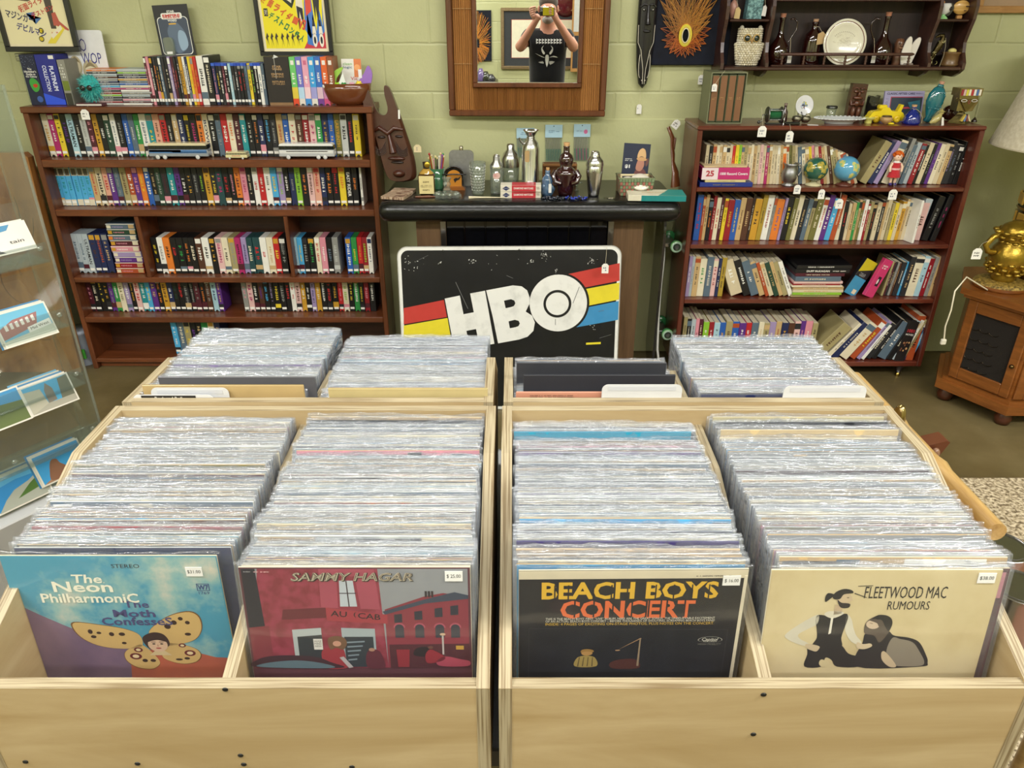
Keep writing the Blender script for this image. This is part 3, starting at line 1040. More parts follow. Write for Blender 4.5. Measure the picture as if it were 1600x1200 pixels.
def art_street(m):
 VM[:]=[(0,.46),(1,1)]
 cpoly(m,[(.01,.01),(.99,.01),(.99,.99),(.01,.99)],'8d8f92',0)     # grey sky
 cpoly(m,[(.01,.01),(.62,.01),(.60,.99),(.08,.99)],'white',1,'brick_red')
 cpoly(m,[(.01,.01),(.09,.01),(.07,.99),(.01,.99)],'22202a',2)
 cpoly(m,[(.01,.42),(.10,.44),(.10,.01),(.01,.01)],'7a3038',3)
 cpoly(m,[(.34,.62),(.60,.60),(.585,.99),(.345,.99)],'a04858',2)
 # upstairs window
 cpoly(m,[(.415,.60),(.515,.60),(.50,.92),(.42,.92)],'8a3040',3)
 cpoly(m,[(.425,.63),(.50,.63),(.49,.88),(.43,.88)],'b4bcc2',4)
 for z in (.755,):
  cpoly(m,[(.425,z),(.50,z),(.50,z+.008),(.425,z+.008)],'3a2a30',5)
 cpoly(m,[(.462,.63),(.467,.63),(.463,.88),(.458,.88)],'3a2a30',5)
 # shop fascia
 cpoly(m,[(.17,.60),(.36,.62),(.36,.52),(.16,.5)],'63242c',4)
 cpoly(m,[(.36,.62),(.63,.55),(.63,.46),(.36,.49)],'9c3640',4)
 ctext(m,'AU   CAB',.49,.545,.22,.03,'2a1c22',6,rot=-.10,bold=.01)
 ctext(m,'(',.487,.55,.012,.03,'2a1c22',6,rot=-.10)
 # shop windows
 cpoly(m,[(.2,.40),(.33,.42),(.33,.02),(.2,.02)],'a8b0b0',5)
 cpoly(m,[(.22,.33),(.33,.35),(.33,.02),(.22,.02)],'2a3034',6)
 cpoly(m,[(.29,.31),(.33,.31),(.33,.20),(.29,.20)],'d8d4cc',7)
 m2=[(.295,.29),(.325,.29)]
 ctext(m,'HUGE',.31,.285,.032,.011,'333333',8)
 ctext(m,'MIND',.31,.26,.032,.01,'333333',8)
 ctext(m,'NEW',.31,.235,.03,.009,'333333',8)
 cpoly(m,[(.42,.42),(.57,.41),(.57,.02),(.42,.02)],'98a4a8',5)
 cpoly(m,[(.43,.33),(.56,.33),(.56,.02),(.43,.02)],'2c343a',6)
 for i in range(5):
  cpoly(m,[(.44,.28-i*.045),(.52-i*.01,.29-i*.045),(.52-i*.01,.275-i*.045),(.44,.265-i*.045)],'7a8890',7)
 # terrace on the right
 cpoly(m,[(.62,.01),(.99,.01),(.99,.73),(.88,.76),(.80,.73),(.62,.60)],'82303c',3)
 cpoly(m,[(.61,.58),(.80,.70),(.93,.77),(.99,.74),(.99,.705),(.8,.66),(.62,.55)],'3a4252',4)
 for i in range(3):
  cpoly(m,[(.80+i*.014,.72),(.81+i*.014,.72),(.81+i*.014,.78),(.80+i*.014,.78)],'30282c',4)
 for x in (.66,.75,.84,.91):
  cpoly(m,[(x,.47+(x-.66)*.3),(x+.035,.475+(x-.66)*.3),(x+.035,.56+(x-.66)*.34),(x,.55+(x-.66)*.34)],'2a2a36',5)
  z=.32
  cpoly(m,[(x,z),(x+.04,z)]+[(x+.02+.02*cos(a/6*pi),z+.10+.035*sin(a/6*pi)) for a in range(7)],'30303c',5)
  cpoly(m,[(x-.006,z+.10)]+[(x+.02+.027*cos((6-a)/6*pi),z+.10+.05*sin((6-a)/6*pi)) for a in range(7)][::1]+[(x+.04,z+.10)]+[(x+.02+.02*cos(a/6*pi),z+.10+.035*sin(a/6*pi)) for a in range(7)],'a85060',5)
 cpoly(m,[(.63,.01),(.99,.01),(.99,.26),(.63,.25)],'4c2028',5)
 cpoly(m,smooth([(.74,.14),(.75,.21),(.79,.23),(.82,.2),(.82,.13)]),'20181c',6)
 cpoly(m,[(.93,.24),(.965,.24),(.965,.20),(.93,.20)],'b89038',6)
 cpoly(m,ell(.872,.355,.013,.013,14),'c8a88c',6)
 cpoly(m,[(.868,.15),(.876,.15),(.876,.34),(.868,.34)],'b8b0ac',6)
 # man on a bicycle, car, pillar
 cpoly(m,smooth([(.80,.06),(.79,.14),(.81,.2),(.84,.18),(.88,.12),(.86,.08)]),'8e2832',7)
 cpoly(m,ell(.815,.222,.012,.016,12),'6a4438',8)
 cpoly(m,smooth([(.84,.08),(.88,.13),(.95,.10),(.99,.08),(.98,.03),(.86,.03)]),'a84456',7)
 cpoly(m,[(.66,.2),(.72,.2),(.715,.02),(.665,.02)],'8c2832',7)
 # man in a red jacket, curly hair
 cpoly(m,smooth([(.335,.01),(.32,.12),(.33,.2),(.38,.23),(.42,.21),(.43,.1),(.43,.01)]),'963038',8)
 cpoly(m,smooth([(.365,.2),(.355,.26),(.36,.32),(.395,.34),(.43,.32),(.44,.26),(.42,.2),(.39,.22)]),'6e5038',9)
 cpoly(m,ell(.395,.262,.019,.028,16),'c09078',10)
 cpoly(m,[(.40,.12),(.42,.13),(.46,.02),(.44,.01)],'b0aaa8',10)
 # group by the window, bonnet of a car
 cpoly(m,smooth([(.53,.01),(.52,.12),(.54,.2),(.58,.19),(.60,.1),(.60,.01)]),'5c2430',8)
 cpoly(m,ell(.55,.2,.014,.018,12),'a88068',9)
 cpoly(m,smooth([(.02,.02),(.03,.1),(.12,.14),(.28,.13),(.36,.07),(.40,.01)],5),'3c2028',9)
 cpoly(m,smooth([(.04,.02),(.06,.06),(.2,.09),(.32,.06),(.36,.01)],5),'5a7078',10)
 ctext(m,'SAMMY HAGAR',.49,.915,.53,.046,'2a2620',11,shear=.25,bold=.03)
 ctext(m,'SAMMY HAGAR',.486,.919,.53,.042,'b4aa92',13,shear=.25,bold=.02)
 ctext(m,'SAMMY HAGAR',.4845,.9205,.527,.036,'5c4c44',14,shear=.25,bold=-.025)
 ctext(m,'An Album',.035,.965,.03,.006,'cccccc',6)
 scrawl(m,C(.1,.965)[0],C(.1,.965)[1],.022,.003,'e0b0b0',y=-.0012,rows=1)
 sticker(m,.93,.925,'$ 25.00',20)
def art_concert(m):
 VM[:]=[(0,.32),(.25,.51),(.478,.61),(.668,.735),(.735,.787),(.845,.892),(.955,.955),(1,1)]
 cpoly(m,[(.008,.004),(.985,.004),(.985,.955),(.015,.955)],'white',0,'cover_black')
 cpoly(m,[(.0,.955),(1,.955),(1,1),(0,1)],'d8ccb0',0)
 m.bx(LPW/2-.0045,LPW/2,-.0006,0,.002,LPW-.01,'ddd2b8','paper')
 scrawl(m,C(.85,.968)[0],C(.85,.968)[1],.05,.003,'33302c',y=-.0005,rows=1)
 ctext(m,'BEACH BOYS',.49,.845,.78,.095,'dcaf30',3,bold=.03)
 ctext(m,'CONCERT',.485,.735,.60,.10,'dc6a38',4,bold=.03)
 # stencil breaks
 for u in (.155,.215,.325,.405,.475,.60,.68,.76,.835):
  cpoly(m,[(u,.79),(u+.006,.79),(u+.006,.90),(u,.90)],'14141a',6)
 for u in (.245,.33,.415,.50,.575,.655,.735):
  cpoly(m,[(u,.68),(u+.007,.68),(u+.007,.79),(u,.79)],'14141a',6)
 ctext(m,'THIS IS THE BEACH BOYS\u2019 FIRST \u201cLIVE\u201d ALBUM. HERE ARE THE GREAT SONGS, THE UNBELIEVABLE EXCITEMENT',.5,.668,.76,.0135,'d8d4c4',4)
 ctext(m,'OF AN ACTUAL BEACH BOYS CONCERT \u2013 BEFORE THOUSANDS OF SHOUTING, SCREAMING BEACH BOYS FANS!',.5,.647,.76,.0135,'d8d4c4',4)
 ctext(m,'INSIDE: 4 PAGES OF EXCITING ON-STAGE PHOTOS, PLUS NOTES ON THE CONCERT.',.5,.622,.76,.0165,'d8b040',4)
 cpoly(m,[(.045,.585),(.945,.565),(.945,.567),(.045,.587)],'4a4a4c',4)
 cpoly(m,[(.045,.587),(.047,.587),(.047,.01),(.045,.01)],'3a3a3c',4)
 cpoly(m,[(.945,.567),(.947,.567),(.947,.01),(.945,.01)],'3a3a3c',4)
 ctext(m,'Capitol',.872,.478,.075,.022,'cfcabc',6,shear=.3,bold=.01)
 ctext(m,'RECORDS',.872,.457,.06,.008,'cfcabc',6)
 for s,c in ((1.0,'b8b4a8'),(.95,'15161b')):
  cpoly(m,ell(.872,.474,.056*s,.031*s,28),c,4+(s<1))
 ctext(m,'HIGH FIDELITY',.872,.42,.105,.011,'77746a',6)
 # drummer, cymbal and microphone boom
 cpoly(m,smooth([(.26,.18),(.27,.25),(.31,.275),(.35,.25),(.36,.18)]),'a8904c',4)
 for i in range(4):
  cpoly(m,[(.27+i*.022,.18),(.276+i*.022,.18),(.282+i*.02,.255),(.278+i*.02,.255)],'6a5830',5)
 cpoly(m,ell(.313,.31,.026,.034,16),'b88c50',5)
 cpoly(m,smooth([(.285,.32),(.29,.355),(.315,.365),(.34,.35),(.342,.325),(.31,.335)]),'a07838',6)
 cpoly(m,smooth([(.42,.20),(.46,.23),(.53,.235),(.56,.20),(.55,.16),(.44,.16)]),'50241c',4)
 cpoly(m,[(.55,.49),(.556,.495),(.555,.18),(.545,.18)],'9a8468',5)
 cpoly(m,[(.45,.345),(.455,.352),(.56,.495),(.552,.497)],'a4805c',5)
 cpoly(m,ell(.453,.345,.012,.008,10),'b89068',6)
 sticker(m,.93,.935,'$ 16.00')
def art_cream(m):
 VM[:]=[(0,.3925),(.86,.93),(1,1)]
 cpoly(m,[(.004,.004),(.996,.004),(.996,.996),(.004,.996)],'white',0,'cover_cream')
 K='1d1b1e'
 ctext(m,'FLEETWOOD MAC',.60,.79,.36,.062,K,4)
 cpoly(m,[(.385,.84),(.45,.845),(.45,.85),(.385,.845)],K,5)
 cpoly(m,[(.375,.78),(.43,.745),(.432,.75),(.377,.786)],K,5)
 ctext(m,'RUMOURS',.625,.68,.185,.045,K,4)
 # plain stand-ins for the two posed figures: a standing man in a waistcoat, a seated woman with a shawl
 cpoly(m,smooth([(.235,.60),(.225,.56),(.235,.49),(.245,.40),(.235,.33),(.33,.33),(.365,.33),(.355,.40),(.362,.5),(.368,.57),(.355,.61),(.30,.585)]),K,3)
 cpoly(m,smooth([(.26,.60),(.30,.57),(.345,.61),(.325,.63),(.275,.63)]),'d8d0bc',4)
 cpoly(m,[(.292,.58),(.302,.58),(.304,.44),(.293,.43)],'e4dece',5)
 cpoly(m,smooth([(.235,.60),(.19,.56),(.13,.48),(.10,.42),(.12,.38),(.17,.34),(.20,.33),(.215,.345),(.17,.39),(.16,.43),(.20,.48),(.235,.52)]),'cfc8b4',3)
 cpoly(m,smooth([(.20,.345),(.235,.34),(.265,.32),(.255,.28),(.235,.285),(.205,.31)]),'c8b494',4)
 cpoly(m,smooth([(.362,.60),(.385,.56),(.40,.49),(.42,.42),(.45,.36),(.435,.34),(.40,.37),(.372,.44),(.362,.5)]),'d6cfba',3)
 cpoly(m,smooth([(.43,.36),(.46,.345),(.49,.35),(.50,.325),(.47,.30),(.435,.31)]),'d0bc9c',5)
 cpoly(m,smooth([(.22,.34),(.215,.25),(.212,.14),(.29,.14),(.30,.22),(.33,.2),(.36,.14),(.46,.14),(.46,.22),(.40,.26),(.35,.34)]),K,2)
 cpoly(m,ell(.335,.735,.033,.05,20),'cbb594',5)
 cpoly(m,smooth([(.285,.74),(.29,.79),(.325,.82),(.36,.81),(.368,.785),(.33,.775),(.315,.735)]),K,6)
 cpoly(m,smooth([(.305,.73),(.325,.705),(.352,.70),(.366,.69),(.36,.662),(.325,.665)]),'2a2426',6)
 cpoly(m,smooth([(.29,.77),(.26,.785),(.25,.75),(.255,.71),(.275,.74)]),K,5)
 cpoly(m,[(.30,.69),(.335,.67),(.335,.61),(.30,.6)],'c0a98a',4)
 cpoly(m,smooth([(.455,.36),(.46,.44),(.50,.48),(.56,.46),(.59,.42),(.66,.4),(.71,.36),(.75,.26),(.77,.18),(.74,.14),(.45,.14)],5),'242124',3)
 cpoly(m,smooth([(.585,.40),(.62,.39),(.68,.36),(.72,.28),(.755,.18),(.73,.145),(.62,.15),(.585,.2),(.57,.3)],5),'8a8070',4)
 cpoly(m,smooth([(.55,.27),(.57,.27),(.63,.15),(.60,.14),(.56,.2)]),'cbb594',5)
 cpoly(m,smooth([(.455,.44),(.45,.52),(.47,.57),(.51,.60),(.55,.585),(.57,.53),(.56,.44),(.53,.36),(.50,.42)],5),'5c5046',5)
 cpoly(m,smooth([(.47,.55),(.50,.60),(.55,.585),(.57,.53),(.56,.46),(.54,.5),(.515,.56)],4),'1f1c1e',6)
 cpoly(m,ell(.484,.518,.030,.040,16,rot=.3),'d0baa0',7)
 cpoly(m,smooth([(.465,.555),(.49,.565),(.515,.545),(.512,.50),(.50,.53)]),'5c5046',8)
 cpoly(m,ell(.350,.748,.006,.003,8),K,8)
 cpoly(m,[(.366,.745),(.376,.722),(.364,.718)],'cbb594',6)
 cpoly(m,[(.468,.528),(.482,.524),(.482,.528),(.468,.532)],'5a4638',8)
 cpoly(m,smooth([(.28,.205),(.30,.20),(.32,.19),(.31,.15),(.29,.14),(.275,.17)]),'d0bf94',6)
 sticker(m,.935,.925,'$38.00')
def frontrec(art,face,edge,px_top,py_top,key,lean,name_lab,zc_w,slx=0.0,dz=0.0,yaw=0.0):
 bxc=bins[key][0]
 y0b={'FL1': .846,'FL2': .787,'FR1': .790,'FR2': .787}[key]-.0045
 m=cover_mesh(face,edge,art=art)
 o=m.build('vinyl_record')
 tmp=o.data
 bpy.data.objects.remove(o)
 p=PY(px_top,py_top,y0b)
 z=p.z-.312*cos(lean)
 sl=sleeve_mesh(900+int(lean*1000),wav=.002,y0=-.0022)
 # smooth film over the artwork
 for i,k in enumerate(sl.m):
  sl.m[i]=k
 sl.mats=['sleeve_flat']
 so=sl.build('plastic_sleeve')
 sd=so.data
 bpy.data.objects.remove(so)
 return record(tmp,p.x,y0b-.312*sin(lean),z,lean,yaw,label=name_lab,sl=sd,slx=slx)
frontrec(art_butterfly,'4a98b2','beige',168,869,'FL1',R(3.0),'album cover with a butterfly and clouds, front of the leftmost bin',.312)
frontrec(art_street,'5a3038','cream',553,887,'FL2',R(6.5),'album cover with a red street scene and curly-haired man, second front bin',.312)
frontrec(art_concert,'16161b','d8ccb0',991,891,'FR1',R(3.0),'black album cover with yellow and orange stencil title, third front bin',.312,yaw=R(.6))
frontrec(art_cream,'cdbb90','cream',1387,891,'FR2',R(6.0),'cream album cover with two figures in black, rightmost front bin',.312)
# ---------------------------------------------------------------- back crates: the remaining records as one mass
stuff=MB()
rs=random.Random(5)
back=[(-.562,1.262,1.612,.003),(-.212,1.262,1.585,-.004),(.165,1.262,1.44,-.004),(.524,1.262,1.56,.004)]
for bi,(bxc,ya,yb,dzb) in enumerate(back):
 n=int((yb-ya)/.0056)
 jx=jz=0
 for i in range(n):
  f=i/(n-1)
  if rs.random()<.25:
   jx=rs.uniform(-.004,.004)
  if rs.random()<.3:
   jz=rs.uniform(-.003,.004)
  lean=R(3+2*f)
  y=ya+.018+(yb-ya-.018)*f-.312*sin(lean)
  y=max(y,ya+.002+(yb-ya)*f*.92)
  T=Matrix.Translation((bxc+jx,y,ZB+.004+jz+dzb)) @ Matrix.Rotation(-lean,4,'X')
  c=rs.choices(COVER_COLS,COVER_W)[0]
  th=.0032
  stuff.bx(-LPW/2,LPW/2,0,th,0.0,LPW,c,'card',T=T)
  stuff.bx(-LPW/2,LPW/2,.0006,th-.0004,LPW-.0006,LPW+.0005,rs.choice(['cream','white','lightgrey',c]),'paper',T=T)
  sm=sleeve_mesh(500+bi*100+i%23)
  nv=len(stuff.v)
  stuff.raw([tuple(v) for v in sm.v],sm.f,'white','sleeve',smooth=True,T=T)
o=stuff.build('vinyl_records')
tag(o,'tightly packed sleeved records filling the two back crates','records',kind='stuff')
# distinct cards and covers at the front of the back crates
def card_board(name,label,cat,xc,y,w,ztop,h,col,mat='card',lean=R(3),th=.0025,tabs=None,art=None):
 o=empty(name,(xc,y,ztop-h),label,cat)
 o.rotation_euler=(-lean,0,0)
 m=MB()
 m.bx(-w/2,w/2,0,th,0,h,col,mat,c=.0008)
 b=m.build('board',o)
 return o
ZT=.985
def idx_card(label,px0,px1,py_top,y,textstrip=None):
 a,b=PY(px0,py_top,y),PY(px1,py_top,y)
 xc,w=(a.x+b.x)/2,b.x-a.x
 o=empty('index_card',(xc,y,.70),label,'divider card')
 m=MB()
 h=a.z-.70
 r=.012
 pts=[(-w/2,0),(w/2,0)]+arc(w/2-r,h-r,r,0,pi/2,6)+arc(-w/2+r,h-r,r,pi/2,pi,6)
 m.prism(pts,0,.0012,'c9cacb','plastic')
 m.build('card',o)
 if textstrip:
  u0,u1,vz0,vz1,s=textstrip
  m=MB()
  m.bx(-w/2+u0*w,-w/2+u1*w,-.0006,0,h-vz1,h-vz0,'17171a','plastic')
  m.text(s,-w/2+(u0+u1)/2*w,h-(vz0+vz1)/2,(u1-u0)*w*.5,(vz1-vz0)*.62,'white',y=-.0009)
  m.build('printed_strip',o)
 else:
  m=MB()
  m.bx(-w/2+.012,w/2-.012,-.0005,0,h-.013,h-.004,'bfc1c6','plastic')
  m.build('label_window',o)
 return o
idx_card('white index card with a black Rock and Roll strip, front of the back left crate',206,333,617,1.257,(.11,.78,.0015,.0125,'Rock and Roll'))
idx_card('blank white index card tab standing just behind the Rock and Roll card',234,356,606,1.266)
idx_card('blank white index card in front of the brown printed cover',941,1067,601,1.257)
idx_card('blank white index card at the right end of the back right crate',1226,1356,603,1.257)
def back_cover(label,px0,px1,py_top,y,col,edge,art=None,mat='card',th=.0035):
 a,b=PY(px0,py_top,y),PY(px1,py_top,y)
 xc,w=(a.x+b.x)/2,b.x-a.x
 o=empty('vinyl_record',(xc,y,.68),label,'record')
 m=MB()
 h=a.z-.68
 m.bx(-w/2,w/2,0,th,0,h,col,mat,c=.001)
 m.bx(-w/2+.001,w/2-.001,.0008,th-.0008,h-.0002,h+.0005,edge,'paper')
 if art:
  art(m,w,h)
 m.build('cover',o)
 return o
def printed(m,w,h):
 scrawl(m,-w/2+.07,h-.012,.085,.014,'5a3a30',y=-.0004,rows=4)
back_cover('brown cardboard record cover behind the Rock and Roll card',221,474,602,1.272,'b39a6a','8c7a4c')
back_cover('terracotta cardboard cover with small typed print, beside a blank white card',806,1066,613,1.262,'b8806a','c89078',art=printed)
back_cover('worn brown edged record cover in front of the last bin, beside the right card',1093,1352,623,1.262,'a07c4c','8a6a3e')
back_cover('dark charcoal record cover in the back crate, third bin, nearer one',818,1056,586,1.300,'2a2c32','2e3036')
back_cover('dark charcoal record cover in the back crate, third bin, farther one',807,1042,567,1.335,'34353a','55565a')
back_cover('dark grey record cover behind the brown one in the back left crate',246,492,589,1.300,'55555a','77777a')
back_cover('yellowed record cover at the front of the back left crate, right bin',512,762,607,1.264,'b8a878','9a8a58')
# ================================================================ bookcases
LFY=3.44      # front plane of the left bookcase
RFY=3.33
def zl(y,Y=LFY,px=400):
 return PY(px,y,Y).z
LBX0=PY(33,172,LFY).x
LBX1=PY(580,172,LFY).x
LTOP=zl(167)
shelfL=[(zl(250),zl(262)),(zl(328),zl(338.5)),(zl(434),zl(442)),(zl(496),zl(504.5)),(zl(560.5),zl(566.5))]
t=empty('bookcase',((LBX0+LBX1)/2,LFY,0),'low brown wooden bookcase full of videotapes along the wall left of the bar','bookcase')
ox=(LBX0+LBX1)/2
def bc_part(nm,x0,x1,y0,y1,z0,z1,mat,par,ox,oy,c=.003):
 m=MB()
 m.bx(x0-ox,x1-ox,y0-oy,y1-oy,z0,z1,mat=mat,c=c)
 return m.build(nm,par)
BT=.024
LBACK=3.64
bc_part('top_board',LBX0-.004,LBX1+.004,LFY-.004,LBACK,LTOP-.026,LTOP,'wood_left',t,ox,LFY)
for a in (LBX0,LBX1-BT):
 bc_part('side_panel',a,a+BT,LFY,LBACK,0,LTOP-.026,'wood_left_v',t,ox,LFY)
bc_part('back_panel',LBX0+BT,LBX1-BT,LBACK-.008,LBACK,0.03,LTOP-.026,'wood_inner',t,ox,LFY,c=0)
for (za,zb) in shelfL:
 bc_part('shelf',LBX0+BT,LBX1-BT,LFY+.001,LBACK-.008,zb,za,'wood_left',t,ox,LFY)
bc_part('plinth',LBX0+BT,LBX1-BT,LFY+.03,LFY+.045,0,shelfL[4][1],'wood_left',t,ox,LFY)
dvx=[PY(211,339,LFY).x,PY(445,339,LFY).x]
for x in dvx:
 bc_part('divider',x-.01,x+.01,LFY+.004,LBACK-.008,shelfL[2][0],shelfL[1][1],'wood_left_v',t,ox,LFY)
spine_rnd=random.Random(21)
def tape(x,y,z,w,h,d,spec,label,group=None,name='videotape',sticker=True,notch=True,lean=0.0,titlekind='v',yaw=0.0,mat='card',ry=None):
 """upright case; spec 'body/letters:TITLE' ; x = left edge, y = spine plane"""
 body,_,title=spec.partition(':')
 parts=body.split('/')
 c0=parts[0]
 c1=parts[1] if len(parts)>1 else None
 o=bpy.data.objects.new(name,None)
 rnd=spine_rnd
 m=MB()
 g=.0006
 m.bx(g,w-g,0,d,0,h,c0,mat,c=.0012)
 if notch:
  m.poly([(w*.2,-.0003,0.0005)]+[(w*.5+w*.26*cos(a*pi/8),-.0003,.0005+w*.30*sin(a*pi/8)) for a in range(0,9)][::-1][1:-1]+[(w*.8,-.0003,0.0005)],'0c0a0a','ink')
 # a band at the head of the spine
 k=rnd.random()
 if k<.45 and not title:
  cc=rnd.choice([c1 or 'cream','charcoal','white','grey','gold',c0])
  m.bx(w*.12,w*.88,-.0004,0,h*rnd.uniform(.84,.88),h*.97,cc,'card')
 if k>.6:
  m.bx(g,w-g,-.0003,0,h*.12,h*rnd.uniform(.2,.3),rnd.choice(['charcoal','slate','tan','maroon',c1 or 'grey','pink']),'card')
 T=Matrix.Translation((w/2,0,h*.55)) @ Matrix.Rotation(pi/2,4,'Y')
 if title:
  m.text(title,0,0,h*.62,w*.5,c1 or 'white',y=-.0007,T=T,bold=.015)
 elif c1:
  L=h*rnd.uniform(.36,.62)
  scrawl(m,rnd.uniform(-.02,.02)*h,0,L,w*rnd.uniform(.45,.72),c1,y=-.0007,rows=1,T=T,seed=rnd.randint(0,99999))
 else:
  lum=sum(hexc(c0)[:3])
  scrawl(m,0,0,h*rnd.uniform(.3,.5),w*.4,'d8d4c8' if lum<.6 else '2a2424',y=-.0006,rows=1,T=T,seed=rnd.randint(0,99999))
 o=m.build(name)
 o.location=(x,y,z)
 o.rotation_euler=(0,lean,yaw)
 if sticker and rnd.random()<.8:
  s=MB()
  s.bx(w*.12,w*.88,-.0014,-.0004,h*.075,h*.135,'e8e6e0','paper')
  s.build('price_sticker',o)
 tag(o,label,'videotape' if name=='videotape' else name.split('_')[-1],group)
 return o
USED={}
def fmt_col(c):
 return {'skyblue': 'sky blue','lightblue': 'light blue','darkteal': 'dark teal','darkgreen': 'dark green','lightgrey': 'light grey',
   'darkbrown': 'dark brown','palepink': 'pale pink'}.get(c,c)
def row_labels(specs,noun,place):
 """labels that single each one out by colour and neighbours"""
 n=len(specs)
 bodies=[fmt_col(s.partition(':')[0].split('/')[0]) for s in specs]
 inks=[fmt_col((s.partition(':')[0].split('/')+[''])[1]) for s in specs]
 labs=[]
 for i in range(n):
  b=bodies[i]
  if i and i<n-1:
   tail='between %s and %s'%(bodies[i-1],bodies[i+1])
  elif i==0:
   tail='at the left end'
  else:
   tail='at the right end'
  labs.append('%s%s %s on %s, %s'%(b,(' '+inks[i]+'-lettered') if inks[i] else '',noun,place,tail))
 out=[]
 for i,l in enumerate(labs):
  if labs.count(l)>1 or l in USED:
   if i<n/2:
    l='%s%s %s on %s, %s from its left end'%(bodies[i],(' '+inks[i]+'-lettered') if inks[i] else '',noun,place,ordw(i+1))
   else:
    l='%s%s %s on %s, %s from its right end'%(bodies[i],(' '+inks[i]+'-lettered') if inks[i] else '',noun,place,ordw(n-i))
  w=l.replace(',','').split()
  if len(w)>16:
   l=l.replace(' from its left end',' from left').replace(' from its right end',' from right')
  out.append(l)
  USED[l]=1
  USED[labs[i]]=1
 return out
def tape_row(pxa,pxb,ybase,zs,specs,place,group,h=.187,Y=3.52,d=.103,noun='videotape',name='videotape',hvar=.0,**kw):
 xa,xb=PY(pxa,ybase,Y).x,PY(pxb,ybase,Y).x
 n=len(specs)
 labs=row_labels(specs,noun,place)
 ws=[(1+spine_rnd.uniform(-.12,.12)) for _ in specs]
 tot=sum(ws)
 x=xa
 out=[]
 for s,l,w in zip(specs,labs,ws):
  ww=(xb-xa)*w/tot
  out.append(tape(x,Y+spine_rnd.uniform(-.003,.003),zs,ww,h+spine_rnd.uniform(-hvar,hvar*.5),d,s,l,group,name=name,**kw))
  x+=ww
 return out
row1=('maroon charcoal cream/gold magenta/white yellow/black black/purple lightblue/black:ULTRAMAN black lightgrey/grey maroon/pink gold/black:BUCKAROO_BANZAI '
  'black/white darkgreen/white white/slate black/grey blue/white slate green/white white/slate teal/yellow peach/brown red/black black tan/white navy/white '
  'black/yellow black/magenta orange/black cream/navy:BOWIE black/white slate/grey red/white cream/orange maroon/cream teal/white black black/orange navy/white '
  'black/skyblue charcoal/grey tan/rust blue/white cream/red brown/cream crimson/white palepink/magenta green/white navy/gold blue/tan olive/gold:LABYRINTH '
  'lightgrey/charcoal black/red yellow').split()
row1=[s.replace('BUCKAROO_BANZAI','') if 'BUCKAROO' in s else s for s in row1]
row1=[s.rstrip(':') for s in row1]
tape_row(61,566,246,shelfL[0][0]+.0005,row1,'the top tape shelf','videotapes on the first shelf of the left bookcase',h=.186)
row2=('skyblue/teal skyblue/teal skyblue/teal skyblue/teal skyblue/teal skyblue/teal skyblue/teal tan/red beige/black peach/red purple/white slate/grey khaki/brown '
  'rust/white purple/pink orange/yellow blue/white black/tan darkgreen/grey charcoal/maroon teal/white purple/black black/white black/gold charcoal/grey '
  'black/lime gold/brown charcoal/yellow darkteal/magenta black/red black/pink orange/maroon pink/magenta black/beige white/red:LADY red/white white/black '
  'skyblue/yellow lilac/lime black/white navy/grey lime/darkgreen black/orange palepink/brown peach/red navy/white black/orange black/red yellow/orange '
  'black/white:EASY_RIDER black/orange').split()
row2=[s.replace('EASY_RIDER','EASY RIDER').replace(':LADY','') for s in row2]
r2=tape_row(86,562,322,shelfL[1][0]+.0005,row2,'the second tape shelf','videotapes on the second shelf of the left bookcase',h=.180)
for o in r2[:7]:      # the seven matching tapes: cream head and foot
 w=max(v.co.x for v in o.data.vertices)
 m=MB()
 m.bx(.0008,w-.0012,-.001,-.0002,.139,.178,'b8ad90','card')
 m.bx(w*.15,w*.85,-.0014,-.0008,.142,.172,'4a4438','card')
 m.build('head_band',o)
 m=MB()
 m.bx(.0008,w-.0012,-.001,-.0002,.002,.030,'d8cfb8','card')
 m.build('foot_band',o)
xe=PY(566,322,3.53).x
tape(xe,3.52,shelfL[1][0]+.0005,.012,.185,.1,'white','thin white case standing alone at the right end of the second tape shelf',sticker=False,notch=False)
rA=['silver/slate:ULTRA','silver/slate','silver/charcoal:ULTRAMAN','navy/brown','navy/rust','navy/tan']
rA=[s.replace(':ULTRA','') if s.endswith(':ULTRA') else s for s in rA]
tape_row(123,180,423,shelfL[2][0]+.0005,rA,'the third shelf','clamshell tapes left of the horizontal stack',h=.196,Y=3.51)
# horizontal stack of nine tapes
stk=['slate','darkgreen','slate','maroon','pink','lilac','purple','crimson','rust']
zz=shelfL[2][0]+.001
pL,pR=PY(183,424,3.505),PY(226.5,424,3.505)
lab9=['lowest','second lowest','third lowest','fourth lowest','middle','fourth highest','third highest','second highest','topmost']
for i,c in enumerate(reversed(stk)):
 m=MB()
 w=pR.x-pL.x
 hh=.0275
 m.bx(0,w,0,.18,0,hh-.001,c,'card',c=.001)
 m.bx(.0,w,-.0006,0,hh-.0045,hh-.0015,'e6e2d6','card')
 m.bx(w*.02,w*.16,-.0008,0,.004,hh*.7,spine_rnd.choice(['tan','gold','cream','orange']),'card')
 m.bx(w*.78,w*.97,-.0008,0,.004,hh*.8,spine_rnd.choice(['tan','black','lightblue','cream']),'card')
 scrawl(m,w*.47,hh*.42,w*.5,hh*.4,spine_rnd.choice(['white','lilac','pink','lime']),y=-.001,rows=1)
 o=m.build('videotape',loc=(pL.x+spine_rnd.uniform(-.003,.003),3.505+spine_rnd.uniform(-.003,.003),zz))
 tag(o,'%s videotape lying in the horizontal stack on the third shelf, %s of nine'%(fmt_col(c),lab9[i]),'videotape','stacked tapes on the third shelf')
 zz+=hh
